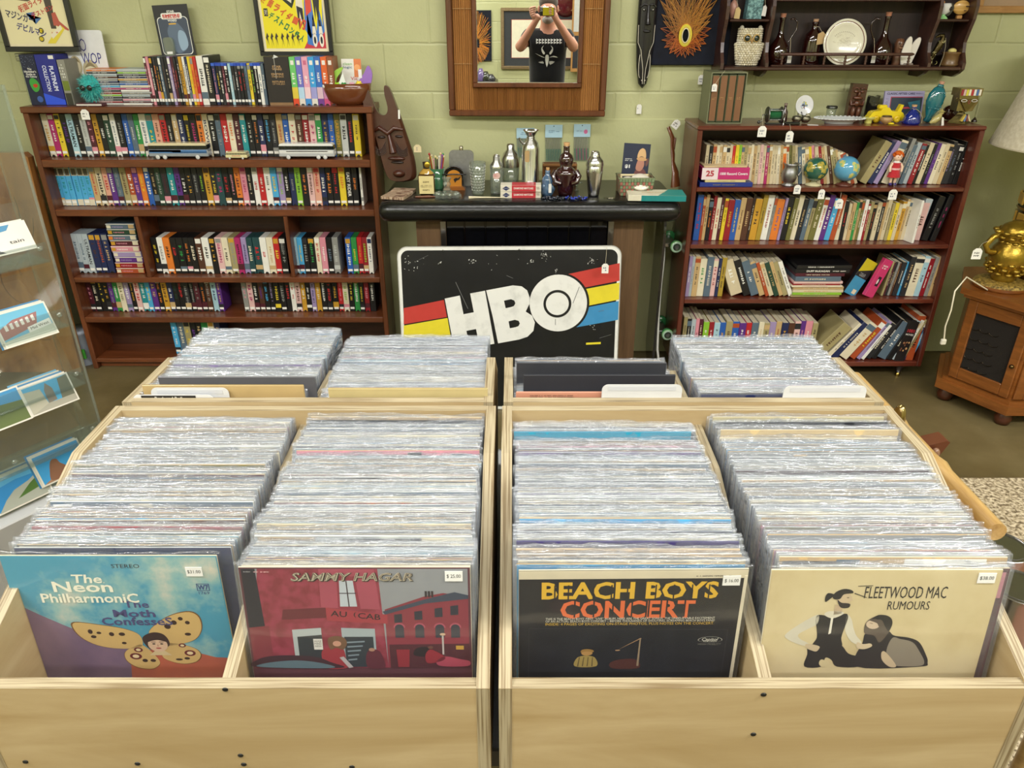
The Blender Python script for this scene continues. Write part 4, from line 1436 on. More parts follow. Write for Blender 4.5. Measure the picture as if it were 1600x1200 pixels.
rB=('black/yellow white/grey orange/black black/red black/green black/orange black/cream brown/white white/black:PENNY black/gold palepink/magenta cream/black khaki/grey '
  'magenta/black lilac/navy darkteal/cream darkteal/red white/red cream/tan red/yellow black/grey').split()
rB=[s.replace(':PENNY','') for s in rB]
tape_row(246,453,429,shelfL[2][0]+.0005,rB,'the third shelf, middle bay','videotapes in the middle bay of the third shelf',h=.180,Y=3.50)
rC='lightblue/blue skyblue/yellow black/grey black/green cream/red pink/white black/slate grey/lightgrey'.split()
tape_row(462,533,429,shelfL[2][0]+.0005,rC[:8],'the third shelf, right bay','videotapes in the right bay of the third shelf',h=.180,Y=3.50)
rC2='blue/white green/yellow red/gold crimson/lime white/navy'.split()
tape_row(544,585,429,shelfL[2][0]+.0005,rC2,'the third shelf, far right','videotapes at the far right of the third shelf',h=.180,Y=3.50)
rD=('maroon/pink black/cream black/yellow black/gold purple/grey green/white cream/olive lilac/white black/gold palepink/red teal/white skyblue/yellow purple/tan black/orange '
  'gold/brown navy/white black/darkgreen black/red charcoal/grey black/grey maroon/grey black/orange brown/grey lightblue/navy purple/tan').split()
tape_row(143,352,487,shelfL[3][0]+.0005,rD,'the fourth shelf, left part','videotapes in the left part of the fourth shelf',h=.176,Y=3.52)
rE=('grey/pink palepink/magenta black/white brown/purple black/skyblue black/lilac black/yellow black/grey black/red white/red palepink/brown gold/white black/white:POLICE '
  'lilac/navy gold/cream black/white black/red black/gold red/pink cream/lime black/yellow green/white black/yellow crimson/pink black/white').split()
rE=[s.replace(':POLICE','') for s in rE]
tape_row(384,589,492,shelfL[3][0]+.0005,rE,'the fourth shelf, right part','videotapes in the right part of the fourth shelf',h=.176,Y=3.52)
rF='skyblue/white slate/cream khaki/yellow black/purple black/tan green/white cream/grey navy/tan'.split()
tape_row(277,352,556,shelfL[4][0]+.0005,rF,'the bottom tape shelf','videotapes on the bottom shelf of the left bookcase',h=.18,Y=3.50)
# ---- toy buses in front of the first shelf row
sz=shelfL[0][0]
def toy_bus(pxa,pxb,ybase,roof,body,stripes,label,tall,wheels,windows='101418',flip=False):
 Y=3.45
 a,b=PY(pxa,ybase,Y),PY(pxb,ybase,Y)
 L=b.x-a.x
 t=empty('toy_bus',((a.x+b.x)/2,Y+.03,sz),label,'toy bus',None)
 m=MB()
 h,w=tall,.045
 wb=h*.12
 m.box(0,0,wb+h*.26,L,w,h*.44,body,'gloss',c=.003)
 for (z0,z1,c,x0,x1) in stripes:
  m.bx(-L/2+L*x0,-L/2+L*x1,-w/2-.0006,-w/2,wb+h*z0,wb+h*z1,c,'gloss')
 m.build('body',t)
 m=MB()
 m.box(0,0,wb+h*.62,L*.985,w*.97,h*.28,windows,'gloss',c=.003)
 for i in range(1,8):
  m.bx(-L/2+L*i/8-.0006,-L/2+L*i/8+.0006,-w/2+.0003,-w/2+.0006,wb+h*.5,wb+h*.74,'303438','gloss')
 m.build('windows',t)
 m=MB()
 m.prism([(-L/2+.004,0),(L/2-.004,0),(L/2-.008,h*.13),(L/2-.02,h*.16),(-L/2+.02,h*.16),(-L/2+.008,h*.13)],-w/2,w/2,roof,'gloss',T=TR(z=wb+h*.73))
 m.build('roof',t)
 for fx in wheels:
  for sy in (-1,1):
   m=MB()
   m.lathe([(0,-.003),(h*.14,-.003),(h*.14,.003),(h*.08,.0031,'cccccc'),(0,.004,'cccccc')],seg=14,col='181818',T=TR(x=-L/2+L*fx,y=sy*(w/2),z=h*.14,rx=pi/2*(1 if sy<0 else-1)))
   m.build('wheel',t)
 return t
toy_bus(233,326,251,'d8cca8','8e949c',[(.26,.46,'4a78b0',.02,.98),(.34,.46,'38356e',.02,.55),(.3,.34,'a8c8dc',.4,.98)],
  'toy coach bus with pale yellow roof and blue stripes on the top tape shelf',.070,(.15,.27,.82))
toy_bus(436,523,250,'e6e6e4','b4b6b8',[(.26,.46,'d8d8d6',.02,.98),(.36,.41,'b02830',.14,.88)],
  'toy coach bus with white roof and thin red stripes on the top tape shelf',.068,(.17,.71,.83))
toy_bus(352,386,251,'d8d0a0','d8d0a0',[(.3,.38,'b05040',.3,.7)],'tiny cream toy bus between the two large toy coaches',.032,(.2,.8),windows='8a8468')
# ---- price tags on strings
def swing_tag(name,label,px,ytop,ybot,Y,w=.022,string_from=None,col='e8e6e0',par=None,ink='3a4a6a',face_tilt=0.0,standalone=True,cat='price tag'):
 p,q=PY(px,ytop,Y),PY(px,ybot,Y)
 h=p.z-q.z
 T0=Vector((p.x,Y,(p.z+q.z)/2))
 if par is not None:
  inv=par.matrix_world.inverted() if False else None
 m=MB()
 c=w*.28
 pts=[(-w/2,-h/2),(w/2,-h/2),(w/2,h/2-c),(w/2-c,h/2),(-w/2+c,h/2),(-w/2,h/2-c)]
 m.prism(pts,-.0006,.0006,col,'paper')
 scrawl(m,0,-h*.05,w*.6,h*.5,ink,y=-.0009,rows=2,seed=int(px*3))
 if standalone:
  t=empty(name,tuple(T0),label,cat)
  t.rotation_euler=(0,face_tilt,0)
  m.build('card',t)
  if string_from:
   s=MB()
   e=Vector(string_from)-T0
   s.tube([(0,-.0005,h/2-.003),(e.x*.45+.002,e.y*.6,h/2+(e.z-h/2)*.5),tuple(e)],.0007,'c8bea0','fabric',seg=5)
   s.build('string',t)
  return t
 t=m.build('price_tag',par)
 t.location=(T0.x-par.location.x,T0.y-par.location.y,T0.z-par.location.z)
 if string_from:
  s=MB()
  e=Vector(string_from)-T0
  s.tube([(0,-.0005,h/2-.003),(e.x*.45+.002,e.y*.6,h/2+(e.z-h/2)*.5),tuple(e)],.0007,'c8bea0','fabric',seg=5)
  s.build('string',t)
 return t
# ================================================================ things on top of the left bookcase
TZ=LTOP+.0005
def place(px,py,z):
 return PZ(px,py,z)
def hgt(px,ytop,ybase,z,Y=None):
 """height of a thing whose foot shows at ybase on level z"""
 p=PZ(px,ybase,z)
 Y=Y or p.y
 return PY(px,ytop,Y).z-z
FT=3.50      # spine plane on the top
# two box sets
x0=PY(50,165,FT).x
m=MB()
m.bx(0,.064,0,.15,0,.205,'141a38','card',c=.001)
for i,(s,hh) in enumerate((('The',.008),('Hitchhiker\u2019s',.009),('Guide to',.009),('the Galaxy',.009))):
 m.text(s,.032,.148-i*.0105,(.018,.052,.04,.048)[i],hh,'white',y=-.0006,bold=.02)
for i in range(26):
 r_=spine_rnd
 m.box(r_.uniform(.004,.06),-.0004,r_.uniform(.15,.2),.0012,.0004,.0012,'b8c4e8','ink')
m.poly([(p[0],-.0006,p[1]) for p in smooth([(.018,.10),(.035,.112),(.052,.10),(.058,.08),(.048,.06),(.032,.055),(.02,.072)])],'3c9438','ink')
m.poly([(p[0],-.0008,p[1]) for p in smooth([(.03,.084),(.044,.088),(.05,.08),(.04,.072),(.032,.076)])],'b83018','ink')
m.poly([(p[0],-.0006,p[1]) for p in ell(.045,.025,.013,.013,14)],'3858a0','ink')
o=m.build('box_set',loc=(x0,FT,TZ))
tag(o,'dark starry box set with a green blob, left end of the left bookcase top','box set')
x1=x0+.066
m=MB()
m.bx(0,.088,0,.15,0,.205,'1c2484','card',c=.001)
m.poly([(.0,-.0006,.002),(.088,-.0006,.002),(.088,-.0006,.022),(.0,-.0006,.05)],'2a50d8','ink')
T=Matrix.Translation((.05,0,.11)) @ Matrix.Rotation(pi/2,4,'Y')
m.text('PLATINUM',0,.012,.10,.019,'d8dcf4',y=-.0008,T=T,bold=.03)
m.text('COLLECTION',0,-.018,.105,.017,'d8dcf4',y=-.0008,T=T,bold=.02)
m.text('LOONEY TUNES',.03,.03,.01,.003,'d8dcf4',y=-.0008) if False else None
m.bx(.06,.082,-.0012,-.0004,.188,.202,'white','paper')
m.build('tmpx') if False else None
o=m.build('box_set',loc=(x1,FT,TZ))
tag(o,'deep blue box set reading PLATINUM COLLECTION on the left bookcase top','box set')
m=MB()
m.bx(0,.032,0,.14,0,.185,'8c8a80','card',c=.001)
scrawl(m,.016,.14,.024,.06,'d8d8d0',y=-.0006,rows=5)
m.bx(.003,.03,-.0006,0,.06,.10,'6a7a28','card')
m.bx(.003,.03,-.0006,0,.0,.05,'303028','card')
o=m.build('box_set',loc=(x1+.092,FT,TZ))
tag(o,'thin grey and olive box set right of the blue platinum one','box set')
# storage jar standing behind, with ribbed metal lid
p=PZ(67,150,TZ)
jx=(PY(98,88,3.58).x+PY(28,88,3.58).x)/2
t=empty('storage_jar',(jx-.01,3.585,TZ),'large jar with ribbed silver lid behind the box sets','jar')
t.location.y=3.59
m=MB()
zt=PY(60,84,3.58).z-TZ
m.bx(-.10,.10,-.0,.03,0,zt-.03,'c8c6bc','glass_clear',c=.004)
m.build('glass_body',t)
m=MB()
for k in range(3):
 m.bx(-.103,.103,-.012,.035,zt-.03+k*.011,zt-.021+k*.011,'c0c0bc','metal',c=.003)
m.build('lid',t)
# framed posters hanging on the wall
def frame(name,label,pxl,pxr,ybot,bar,col,mat,inner,art=None,height=.55,Y=None,ang=0.0,matb=None):
 Y=Y or WY-.03
 a,b=PY(pxl,ybot,Y),PY(pxr,ybot,Y)
 w=b.x-a.x
 t=empty(name,(a.x,Y,a.z),label,'framed picture')
 m=MB()
 m.bx(0,w,0,.022,0,bar,col,mat,c=.002)
 m.bx(0,w,0,.022,height-bar,height,col,mat,c=.002)
 m.bx(0,bar,0,.022,bar,height-bar,col,mat,c=.002)
 m.bx(w-bar,w,0,.022,bar,height-bar,col,mat,c=.002)
 m.build('frame',t)
 m=MB()
 m.bx(bar,w-bar,.010,.014,bar,height-bar,inner,'card')
 if art:
  art(m,bar,w-bar,bar,height-bar)
 m.build('print',t)
 return t
def poster_a(m,x0,x1,z0,z1):
 W,H=x1-x0,z1-z0
 Yp=.0095
 def P(pts,c,k=0):
  m.poly([(x0+u*W,Yp-.0002*k,z0+v) for u,v in pts],c,'ink')
 P([(.01,.01),(.99,.01),(.99,H-.01),(.01,H-.01)],'e6dcb0')
 P([(.03,.19),(.45,.175),(.5,.18),(.52,.4),(.03,.4)],'6a5a44',1)
 P([(.03,.205),(.18,.2),(.18,.24),(.03,.27)],'b03038',2)
 P([(.3,.19),(.46,.195),(.45,.26),(.37,.235),(.3,.25)],'b83a28',2)
 P(ell(.24,.285,.1,.04,18),'d0c8b0',2)
 P([(.71,.07),(.79,.07),(.84,.35),(.68,.36)],'4a4238',1)
 P([(.76,.082),(.80,.082),(.97,.062),(.98,.068),(.86,.10),(.83,.135),(.77,.13)],'b85848',3)
 P(ell(.9,.27,.08,.06,18),'c8c0a8',3)
 P(ell(.9,.27,.05,.038,18),'6a6458',4)
 for s,x,z,w,h,c,rot in (('\u4eee\u9762\u30e9\u30a4\u30c0\u30fc',.52,.168,.5,.027,'c84a3c',.35),('\u30c7\u30b9\u30c8\u30ed\u30f3',.64,.138,.38,.022,'c03a34',.35),
         ('\u30de\u30b8\u30f3\u30ac\u30fc',.27,.118,.42,.032,'3a3a58',-.25),('\u30c7\u30d3\u30eb\u30de\u30f3',.40,.066,.44,.030,'3c3a7a',-.28)):
  m.text(s,x0+x*W,z0+z,w*W,h,c,y=Yp-.0012,rot=rot,bold=.02)
 P([(.42,.105),(.60,.112),(.49,.088),(.51,.135),(.38,.13)],'4a70a8',5)
 for x,z in ((.545,.062),(.52,.03)):
  P(ell(x,z,.04,.012,14),'2e2c20',5)
  P(ell(x,z,.03,.008,14),'d0b820',6)
 P([(.6,.012),(.72,.012),(.92,.07),(.86,.085),(.62,.02)],'e0cc40',4)
 P([(.7,.03),(.88,.07),(.86,.085),(.68,.045)],'e8e0c8',5)
 scrawl(m,x0+.78*W,z0+.055,.15*W,.012,'c85838',y=Yp-.0014,rows=1)
def poster_b(m,x0,x1,z0,z1):
 W,H=x1-x0,z1-z0
 Yp=.0095
 def P(pts,c,k=0):
  m.poly([(x0+u*W,Yp-.0002*k,z0+v) for u,v in pts],c,'ink')
 P([(.0,.0),(1,.0),(1,H),(.0,H)],'e8dcb8')
 P([(.04,.012),(.96,.012),(.96,H-.01),(.04,H-.01)],'e8d81c',1)
 P([(.14,.26),(.5,.17),(.55,.20),(.4,.30),(.14,.32)],'1e2a18',2)
 P([(.2,.28),(.4,.21),(.5,.19),(.52,.23),(.3,.32)],'e4dcc0',3)
 P([(.62,.012),(.96,.012),(.96,.10),(.8,.07),(.7,.05)],'c23040',2)
 P([(.68,.03),(.72,.16),(.76,.06),(.8,.15),(.84,.08),(.9,.18),(.94,.1),(.96,.2),(.96,.08),(.8,.02)],'3a74c0',3)
 P([(.66,.09),(.7,.22),(.74,.3),(.8,.22),(.82,.1),(.74,.05)],'4a78c4',3)
 P([(.7,.14),(.72,.28),(.76,.33),(.8,.28),(.79,.16)],'d84a3c',4)
 P([(.56,.18),(.6,.27),(.66,.27),(.67,.17),(.63,.12),(.58,.12)],'e4dcc8',4)
 P([(.57,.18),(.58,.08),(.61,.16),(.66,.08),(.66,.17)],'20202a',5)
 P([(.82,.22),(.85,.28),(.9,.28),(.92,.2),(.88,.1),(.86,.18),(.84,.12)],'2a2a30',5)
 for cx in (.80,.90):
  P(ell(cx,.045,.035,.028,16),'e8e0d0',6)
  P(ell(cx,.045,.018,.015,12),'20202a',7)
  P([(cx-.03,.07),(cx+.03,.07),(cx+.02,.10),(cx-.02,.10)],'e4dccc',6)
  P([(cx-.02,.10),(cx+.02,.10),(cx+.01,.125),(cx-.01,.125)],'20202a',6)
 for cx in (.07,.14,.21,.3,.38,.46,.54):
  P([(cx-.015,.012),(cx,.05),(cx+.02,.02),(cx+.01,.055),(cx+.03,.06),(cx+.005,.075),(cx-.02,.055),(cx-.006,.045)],'3a2e28',5)
 for i,ch in enumerate('\u4eee\u9762\u30e9\u30a4\u30c0\u30fc'):
  m.text(ch,x0+(.10+i*.087)*W,z0+.205-i*.0165,.082*W,.032,'d05a2c',y=Yp-.0012,rot=-.5,bold=.04,shear=.2)
 m.text('V3',x0+.63*W,z0+.108,.11*W,.042,'d04a34',y=Yp-.0014,rot=-.3,bold=.04)
 P([(.07,.14),(.13,.14),(.13,.17),(.07,.17)],'2a2418',6)
 m.text('\u5bfe',x0+.10*W,z0+.155,.045*W,.022,'e8e0d0',y=Yp-.0016)
 for i,ch in enumerate('\u30c7\u30b9\u30c8\u30ed\u30f3\u602a\u4eba'):
  m.text(ch,x0+(.18+i*.07)*W,z0+.142-i*.0148,.064*W,.028,'1e7a4a',y=Yp-.0013,rot=-.5,bold=.04,shear=.2)
frame('framed_poster','black-framed cream poster with slanted red and blue lettering, top left corner',9,124,81,.021,'15151a','paint','e8dcb8',poster_a,Y=WY-.10)
frame('framed_poster','black-framed yellow poster with red and green lettering above the rainbow tapes',407,521,87.5,.018,'121216','paint','e8dcb8',poster_b,Y=WY-.07)
# carded figure on the wall: the card is kept plain, with its lettering
a,b=PY(254,91,3.60),PY(308,91,3.60)
w=b.x-a.x
h=PY(250,7,3.62).z-a.z
t=empty('toy_card',((a.x+b.x)/2,3.60,TZ+.20),'black blister card with red and white title leaning on the wall','carded toy')
t.location.z=a.z
t.rotation_euler=(-.06,R(-2.5),0)
m=MB()
m.bx(-w/2,w/2,0,.0015,0,h,'111116','card')
rr2=.012
def rrect(x0,x1,z0,z1,r):
 return [(x1-r+r*cos(q),z1-r+r*sin(q)) for q in [i*pi/10 for i in range(6)]]+ \
   [(x0+r+r*cos(q),z1-r+r*sin(q)) for q in [pi/2+i*pi/10 for i in range(6)]]+ \
   [(x0+r+r*cos(q),z0+r+r*sin(q)) for q in [pi+i*pi/10 for i in range(6)]]+ \
   [(x1-r+r*cos(q),z0+r+r*sin(q)) for q in [1.5*pi+i*pi/10 for i in range(6)]]
for k,(g,c) in enumerate(((.010,'e6e6e0'),(.0125,'3c4658'))):
 m.poly([(p[0],-.0003-.0003*k,p[1]) for p in rrect(-w/2+g,w/2-g,g+.004,h*.78-k*.0025,.016)],c,'ink')
m.poly([(p[0],-.0009,p[1]) for p in smooth([(-.03,.11),(.0,.15),(.03,.13),(.05,.09),(.045,.04),(.0,.02),(-.02,.06)])],'5a6a80','ink')
m.poly([(p[0],-.0012,p[1]) for p in smooth([(.01,.07),(.02,.11),(.045,.10),(.05,.05),(.02,.03)])],'90a8c0','ink')
m.poly([(p[0],-.0012,p[1]) for p in rrect(-w*.30,w*.30,h*.735,h*.85,.008)],'e6e6e0','ink')
m.text('STAR',0,h*.875,w*.22,.009,'e6e6e0',y=-.0015,bold=.03)
m.text('EMPIRE',0,h*.80,w*.5,.011,'c42c24',y=-.0015,bold=.04)
m.text('STRIKES BACK',0,h*.762,w*.48,.007,'c42c24',y=-.0015,bold=.03)
m.text('WARS',0,h*.71,w*.26,.009,'e6e6e0',y=-.0015,bold=.03)
m.bx(-.018,.014,-.0016,-.001,h*.635,h*.66,'d8a838','ink')
m.build('backing_card',t)
m=MB()
m.prism(rrect(-w*.34,-w*.06,.012,.085,.012),-.018,-.001,'d0b880','glass_clear')
m.build('blister',t)
m=MB()
m.bx(-w*.28,-w*.12,-.02,-.0185,.018,.028,'f0f0ea','paper')
m.build('price_sticker',t)
# doo wop card standing behind
a=PY(104,165,3.57)
wl,wr=PY(101,100,3.58).x,PY(164,100,3.58).x
hh=PY(150,47,3.60).z-TZ
m=MB()
m.prism(rrect(0,wr-wl,0,hh,.012),0,.004,'dedfe2','card')
W=wr-wl
m.text('OO',W*.38,hh*.80,W*.34,.052,'3c3a86',y=-.0006,bold=-.01)
m.text('D',W*.12,hh*.80,W*.16,.052,'3c3a86',y=-.0006)
m.text('WOP',W*.62,hh*.62,W*.50,.045,'3c3a86',y=-.0008)
for (cx,cz,rx,rz) in ((.2,.42,.15,.05),(.55,.36,.2,.058),(.22,.24,.17,.05),(.62,.16,.28,.06)):
 m.poly([(p[0]*W,-.0005,p[1]) for p in ell(cx,cz*hh/.5*.62,rx,rz*.8,18)],'b8ab8a','ink')
 m.poly([(p[0]*W,-.0008,p[1]) for p in ell(cx,cz*hh/.5*.62-.004,rx*.7,rz*.6,18)],'d8cdb0','ink')
 m.poly([(p[0]*W,-.0010,p[1]) for p in smooth([(cx-rx*.7,cz*hh*1.24+.012),(cx,cz*hh*1.24+.036),(cx+rx*.7,cz*hh*1.24+.012),(cx,cz*hh*1.24+.02)])],'8a7a58','ink')
o=m.build('record_box',loc=(wl,3.60,TZ))
o.rotation_euler=(-.04,0,0)
tag(o,'white card box with blue DOO WOP title and sepia faces','box')
# blue fuzzy ball with dark glasses on a small book
p=PZ(136,167,TZ)
t=empty('disc_case',(p.x,3.50,TZ),'flat maroon disc case under the fuzzy turquoise toy','disc case')
m=MB()
m.bx(-.055,.055,-.045,.06,0,.012,'5a2a34','card',c=.001)
m.bx(-.055,.055,-.046,-.045,.003,.009,'d8d4cc','card')
m.build('case',t)
t=empty('fuzzy_toy',(p.x+.002,3.51,TZ+.0125),'turquoise fuzzy pompom toy wearing tiny dark sunglasses','toy')
m=MB()
rf=random.Random(3)
m.sph(0,0,.062,.046,.04,.05,'3cb4b0','fabric',seg=20,rings=14)
for i in range(900):
 th,ph=rf.uniform(0,6.283),math.acos(rf.uniform(-1,1))
 d=Vector((sin(ph)*cos(th),sin(ph)*sin(th),cos(ph)))
 b=Vector((0,0,.062))+Vector((d.x*.044,d.y*.038,d.z*.048))
 e=b+d*rf.uniform(.012,.024)+Vector((rf.uniform(-.008,.008),rf.uniform(-.008,.008),-rf.uniform(.002,.012)))
 sd=d.cross(Vector((rf.uniform(-1,1),rf.uniform(-1,1),rf.uniform(-1,1)))).normalized()*.0018
 m.raw([b+sd,b-sd,e],[(0,1,2)],rf.choice(['4cc4be','3aaeb0','6cd4cc','2f9a9e']),'fabric')
m.build('fur',t)
m=MB()
for sx in (-1,1):
 m.lathe([(0,-.002),(.011,-.0018),(.012,0),(.011,.002),(0,.002)],seg=16,col='14141a',mat='gloss',T=TR(x=sx*.015,y=-.052,z=.062,rx=pi/2))
 m.tube([(sx*.026,-.052,.064),(sx*.048,-.02,.066)],.001,'2a2420','metal',seg=5)
m.tube([(-.005,-.053,.064),(.005,-.053,.064)],.001,'2a2420','metal',seg=5)
m.build('sunglasses',t)
swing_tag('price_tag','white hang tag with a handwritten price on the left bookcase top edge',131,171,187,LFY-.010,w=.036,string_from=(p.x,3.47,TZ+.012),ink='1c1c30')
# two stacks of compact discs
for si,(pxa,pxb,cols,nm) in enumerate(((147,195,'orange charcoal silver brown grey navy slate skyblue magenta charcoal crimson lime charcoal black crimson lightgrey'.split(),'left'),
           (194,243,'silver lime charcoal navy gold slate blue cream magenta white grey silver charcoal pink maroon white'.split(),'right'))):
 a,b=PY(pxa,166,3.50).x,PY(pxb,166,3.50).x
 n=len(cols)
 H=PY(pxa,108,3.50).z-TZ
 names=['compact disc case']
 for i in range(n):
  c=cols[n-1-i]
  th=H/n
  m=MB()
  wv=(b-a)-.006
  m.bx(0,wv,0,.125,.0004,th-.0004,c,'card',c=.0008)
  m.bx(0,wv,-.0005,0,th*.72,th-.0006,'c8ccd0','plastic')
  scrawl(m,wv*.45,th*.4,wv*.5,th*.5,'e0dcd0',y=-.0009,rows=1,seed=i*7+si)
  o=m.build('compact_disc',loc=(a+spine_rnd.uniform(-.001,.004),3.50+spine_rnd.uniform(-.002,.003),TZ+i*th))
  lev='lowest' if i==0 else ('topmost' if i==n-1 else ordw(i+1)+' from the bottom')
  tag(o,'%s compact disc case in the %s stack, %s'%(fmt_col(c),nm,lev),'compact disc','compact discs in the %s stack on the left bookcase'%nm)
dv=('maroon/pink pink/white black/white charcoal/orange black/gold slate/white charcoal/brown black/cream lilac/white maroon/pink black/red charcoal/white gold/black '
  'white/black navy/white yellow/orange orange/red red/gold charcoal/lime grey/white black/slate').split()
tape_row(238,318,166,TZ,dv[:18],'the bookcase top','film discs standing on the left bookcase top',h=.197,Y=3.50,d=.14,noun='film disc',name='film_disc',notch=False)
a=PY(318.5,166,3.50).x
b=PY(339,166,3.50).x
o=tape(a,3.50,TZ,(b-a)*.5,.20,.14,'white/black','white-spined film disc right before the blue-topped cases',name='film_disc',notch=False)
o=tape(a+(b-a)*.5,3.50,TZ,(b-a)*.5,.20,.14,'black/cream','black film disc between the white spine and the blue-topped cases',name='film_disc',notch=False)
# card on the disc row
br=('navy/pink black/yellow charcoal/white maroon/pink black/white lightblue/white black/grey charcoal/white black/red black/red slate/black yellow/black black/lime '
  'black/white white/slate slate/white').split()
b0=tape_row(340,420,166,TZ,br,'the bookcase top','blue-topped film cases on the left bookcase top',h=.170,Y=3.505,d=.135,noun='blu-ray case',name='film_case',notch=False)
for i,o in enumerate(b0):
 w=max(v.co.x for v in o.data.vertices)
 if i not in (5,11,15):
  m=MB()
  m.bx(.0002,w,-.0008,.06,.160,.1715,'2a4ab4' if i%3 else '3c64c8','plastic')
  m.build('case_top',o)
 o['category']='film disc'
# black trilogy box
a,b=PY(421.5,166,3.49).x,PY(459,166,3.49).x
m=MB()
w=b-a
m.bx(0,w,0,.12,0,.198,'241e1c','card',c=.001)
m.text('STAR',w/2,.158,w*.36,.009,'a8865c',y=-.0006,bold=.04)
m.text('WARS',w/2,.148,w*.40,.009,'a8865c',y=-.0006,bold=.04)
m.text('EMPIRE',w/2,.128,w*.5,.008,'a8865c',y=-.0006,bold=.03)
m.text('STRIKES BACK',w/2,.118,w*.5,.007,'a8865c',y=-.0006,bold=.02)
m.text('RETURN',w/2,.097,w*.5,.008,'a8865c',y=-.0006,bold=.03)
m.text('OF THE JEDI',w/2,.087,w*.5,.007,'a8865c',y=-.0006,bold=.02)
m.bx(.004,w,-.0006,0,0,.012,'8a6a48','card')
m.bx(w*.42,w*.44,-.0008,0,.11,.198,'a8a49c','card')
m.poly([(w*.38,-.0008,.19),(w*.62,-.0008,.196),(w*.5,-.0008,.203),(w*.45,-.0008,.205)],'d8d8d4','ink')
o=m.build('box_set',loc=(a,3.49,TZ))
tag(o,'black box set with three gold titles left of the rainbow tapes','box set')
# rainbow tapes
for i,(c,c2) in enumerate((('6cc06a','d8c040'),('6a6cc0','b0d0e8'),('e0a0b8','e8c8d0'),('3a9ad8','9a98d0'),('3468b8','d0b0c0'),('d8622c','c080a8'),('8c5030','a83828'))):
 a=PY(459.5+i*9.6,166,3.495).x
 b=PY(459.5+(i+1)*9.6,166,3.495).x
 w=b-a
 m=MB()
 h=.196
 m.bx(.0005,w-.0005,0,.105,0,h,c,'card',c=.001)
 m.bx(.001,w-.001,-.0004,0,.0,h*.38,c2,'card')
 m.bx(.001,w-.001,-.0006,0,.0,h*.14,['d84828','d8d0c8','3a8ad0','d8d4cc','70388c','c04878','802818'][i],'card')
 m.bx(w*.25,w*.75,-.0006,0,h*.84,h*.93,'e8e4dc' if i != 2 else 'c86888','card')
 T=Matrix.Translation((w/2,0,h*.55)) @ Matrix.Rotation(pi/2,4,'Y')
 scrawl(m,0,0,h*.26,w*.6,'f0ece4',y=-.0008,rows=1,T=T,seed=i)
 m.poly([(w*.2,-.0009,.0005)]+[(w*.5-w*.3*cos(q*pi/6),-.0009,.0005+.006*sin(q*pi/6)) for q in range(1,6)]+[(w*.8,-.0009,.0005)],'101010','ink')
 o=m.build('videotape',loc=(a,3.495,TZ))
 tag(o,['green','violet','pink','sky blue striped','deep blue','orange','brown pictorial'][i]+' pastel-footed videotape in the rainbow row of seven on the bookcase top','videotape','rainbow row of videotapes')
# wooden bowl of small packets
p=PZ(540,168,TZ)
t=empty('wooden_bowl',(PY(541,166,3.49).x,3.53,TZ),'brown glazed wooden bowl at the right end of the left bookcase top','bowl')
bx_=t.location.x
m=MB()
m.lathe([(.0,.0),(.07,.0),(.095,.02),(.108,.06),(.112,.09),(.106,.09),(.10,.06),(.085,.025),(.0,.02)],seg=36,col='6a3a20',mat='gloss',sx=1.0,sy=.62)
m.build('bowl',t)
def onbowl(name,label,cat,fn):
 t2=empty(name,(bx_,3.53,TZ+.06),label,cat)
 mm=MB()
 fn(mm)
 mm.build(name+'_body' if name not in ('sponge_card',) else 'card',t2)
 return t2
def f1(m):
 T=TR(x=.012,y=.035,z=.0,rx=-.15)
 m.bx(-.035,.052,0,.006,.0,.125,'e4e2da','card',T=T)
 m.bx(.02,.052,-.001,0,.05,.125,'d87838','card',T=T)
 m.poly([(.034+.013*cos(a),-.0015,.09+.013*sin(a)) for a in [i*.5 for i in range(12)]],'e8a060','ink',T=T)
 m.text('clean',-.008,.105,.04,.011,'7ab860',y=-.002,T=T)
 m.text('logic',-.008,.090,.04,.013,'3a6088',y=-.002,T=T)
 m.text('Vic',.018,.045,.03,.014,'c83040',y=-.002,T=T)
onbowl('sponge_card','white and orange card reading clean logic sticking out of the bowl','packet',f1)
def f2(m):
 m.prism(smooth([(.05,.02),(.085,.07),(.105,.10),(.12,.07),(.112,.03),(.09,.01)]),-.01,.004,'9a70c4','plastic')
 m.bx(.06,.075,-.0105,-.010,.05,.085,'e8e4e8','card')
onbowl('foil_packet','crumpled purple packet at the right edge of the wooden bowl','packet',f2)
def f3(m):
 m.prism(smooth([(-.045,.02),(-.035,.05),(-.01,.08),(-.005,.095),(-.04,.08),(-.06,.045)]),-.018,-.008,'9ac850','plastic')
 m.prism([(-.035,.015),(-.005,.075),(.005,.03),(-.01,.01)],-.025,-.018,'e8ece8','plastic')
onbowl('green_packet','pale green packet standing at the left in the wooden bowl','packet',f3)
for i,(x,z,c,lb) in enumerate(((-.085,.035,'e8e6e0','white'),(-.06,.036,'e4e0d8','small pale'),(-.035,.036,'9ad030','lime green'),(-.005,.035,'1c8a3c','dark green'),
         (.03,.036,'d8a0b8','pink'),(.062,.042,'e8d040','yellow'))):
 t2=empty('toy_ball',(bx_+x,3.50,TZ+.062+(z-.03)),lb+' little toy in the wooden bowl','toy','little toys in the wooden bowl')
 m=MB()
 m.sph(0,0,0.012,.014,.013,.012,c,'plastic',seg=12,rings=8)
 for k in range(6):
  m.sph(.011*cos(k),.004,.012+.01*sin(k*1.05),.006,col=c,mat='plastic',seg=8,rings=5)
 m.build('toy_body',t2)
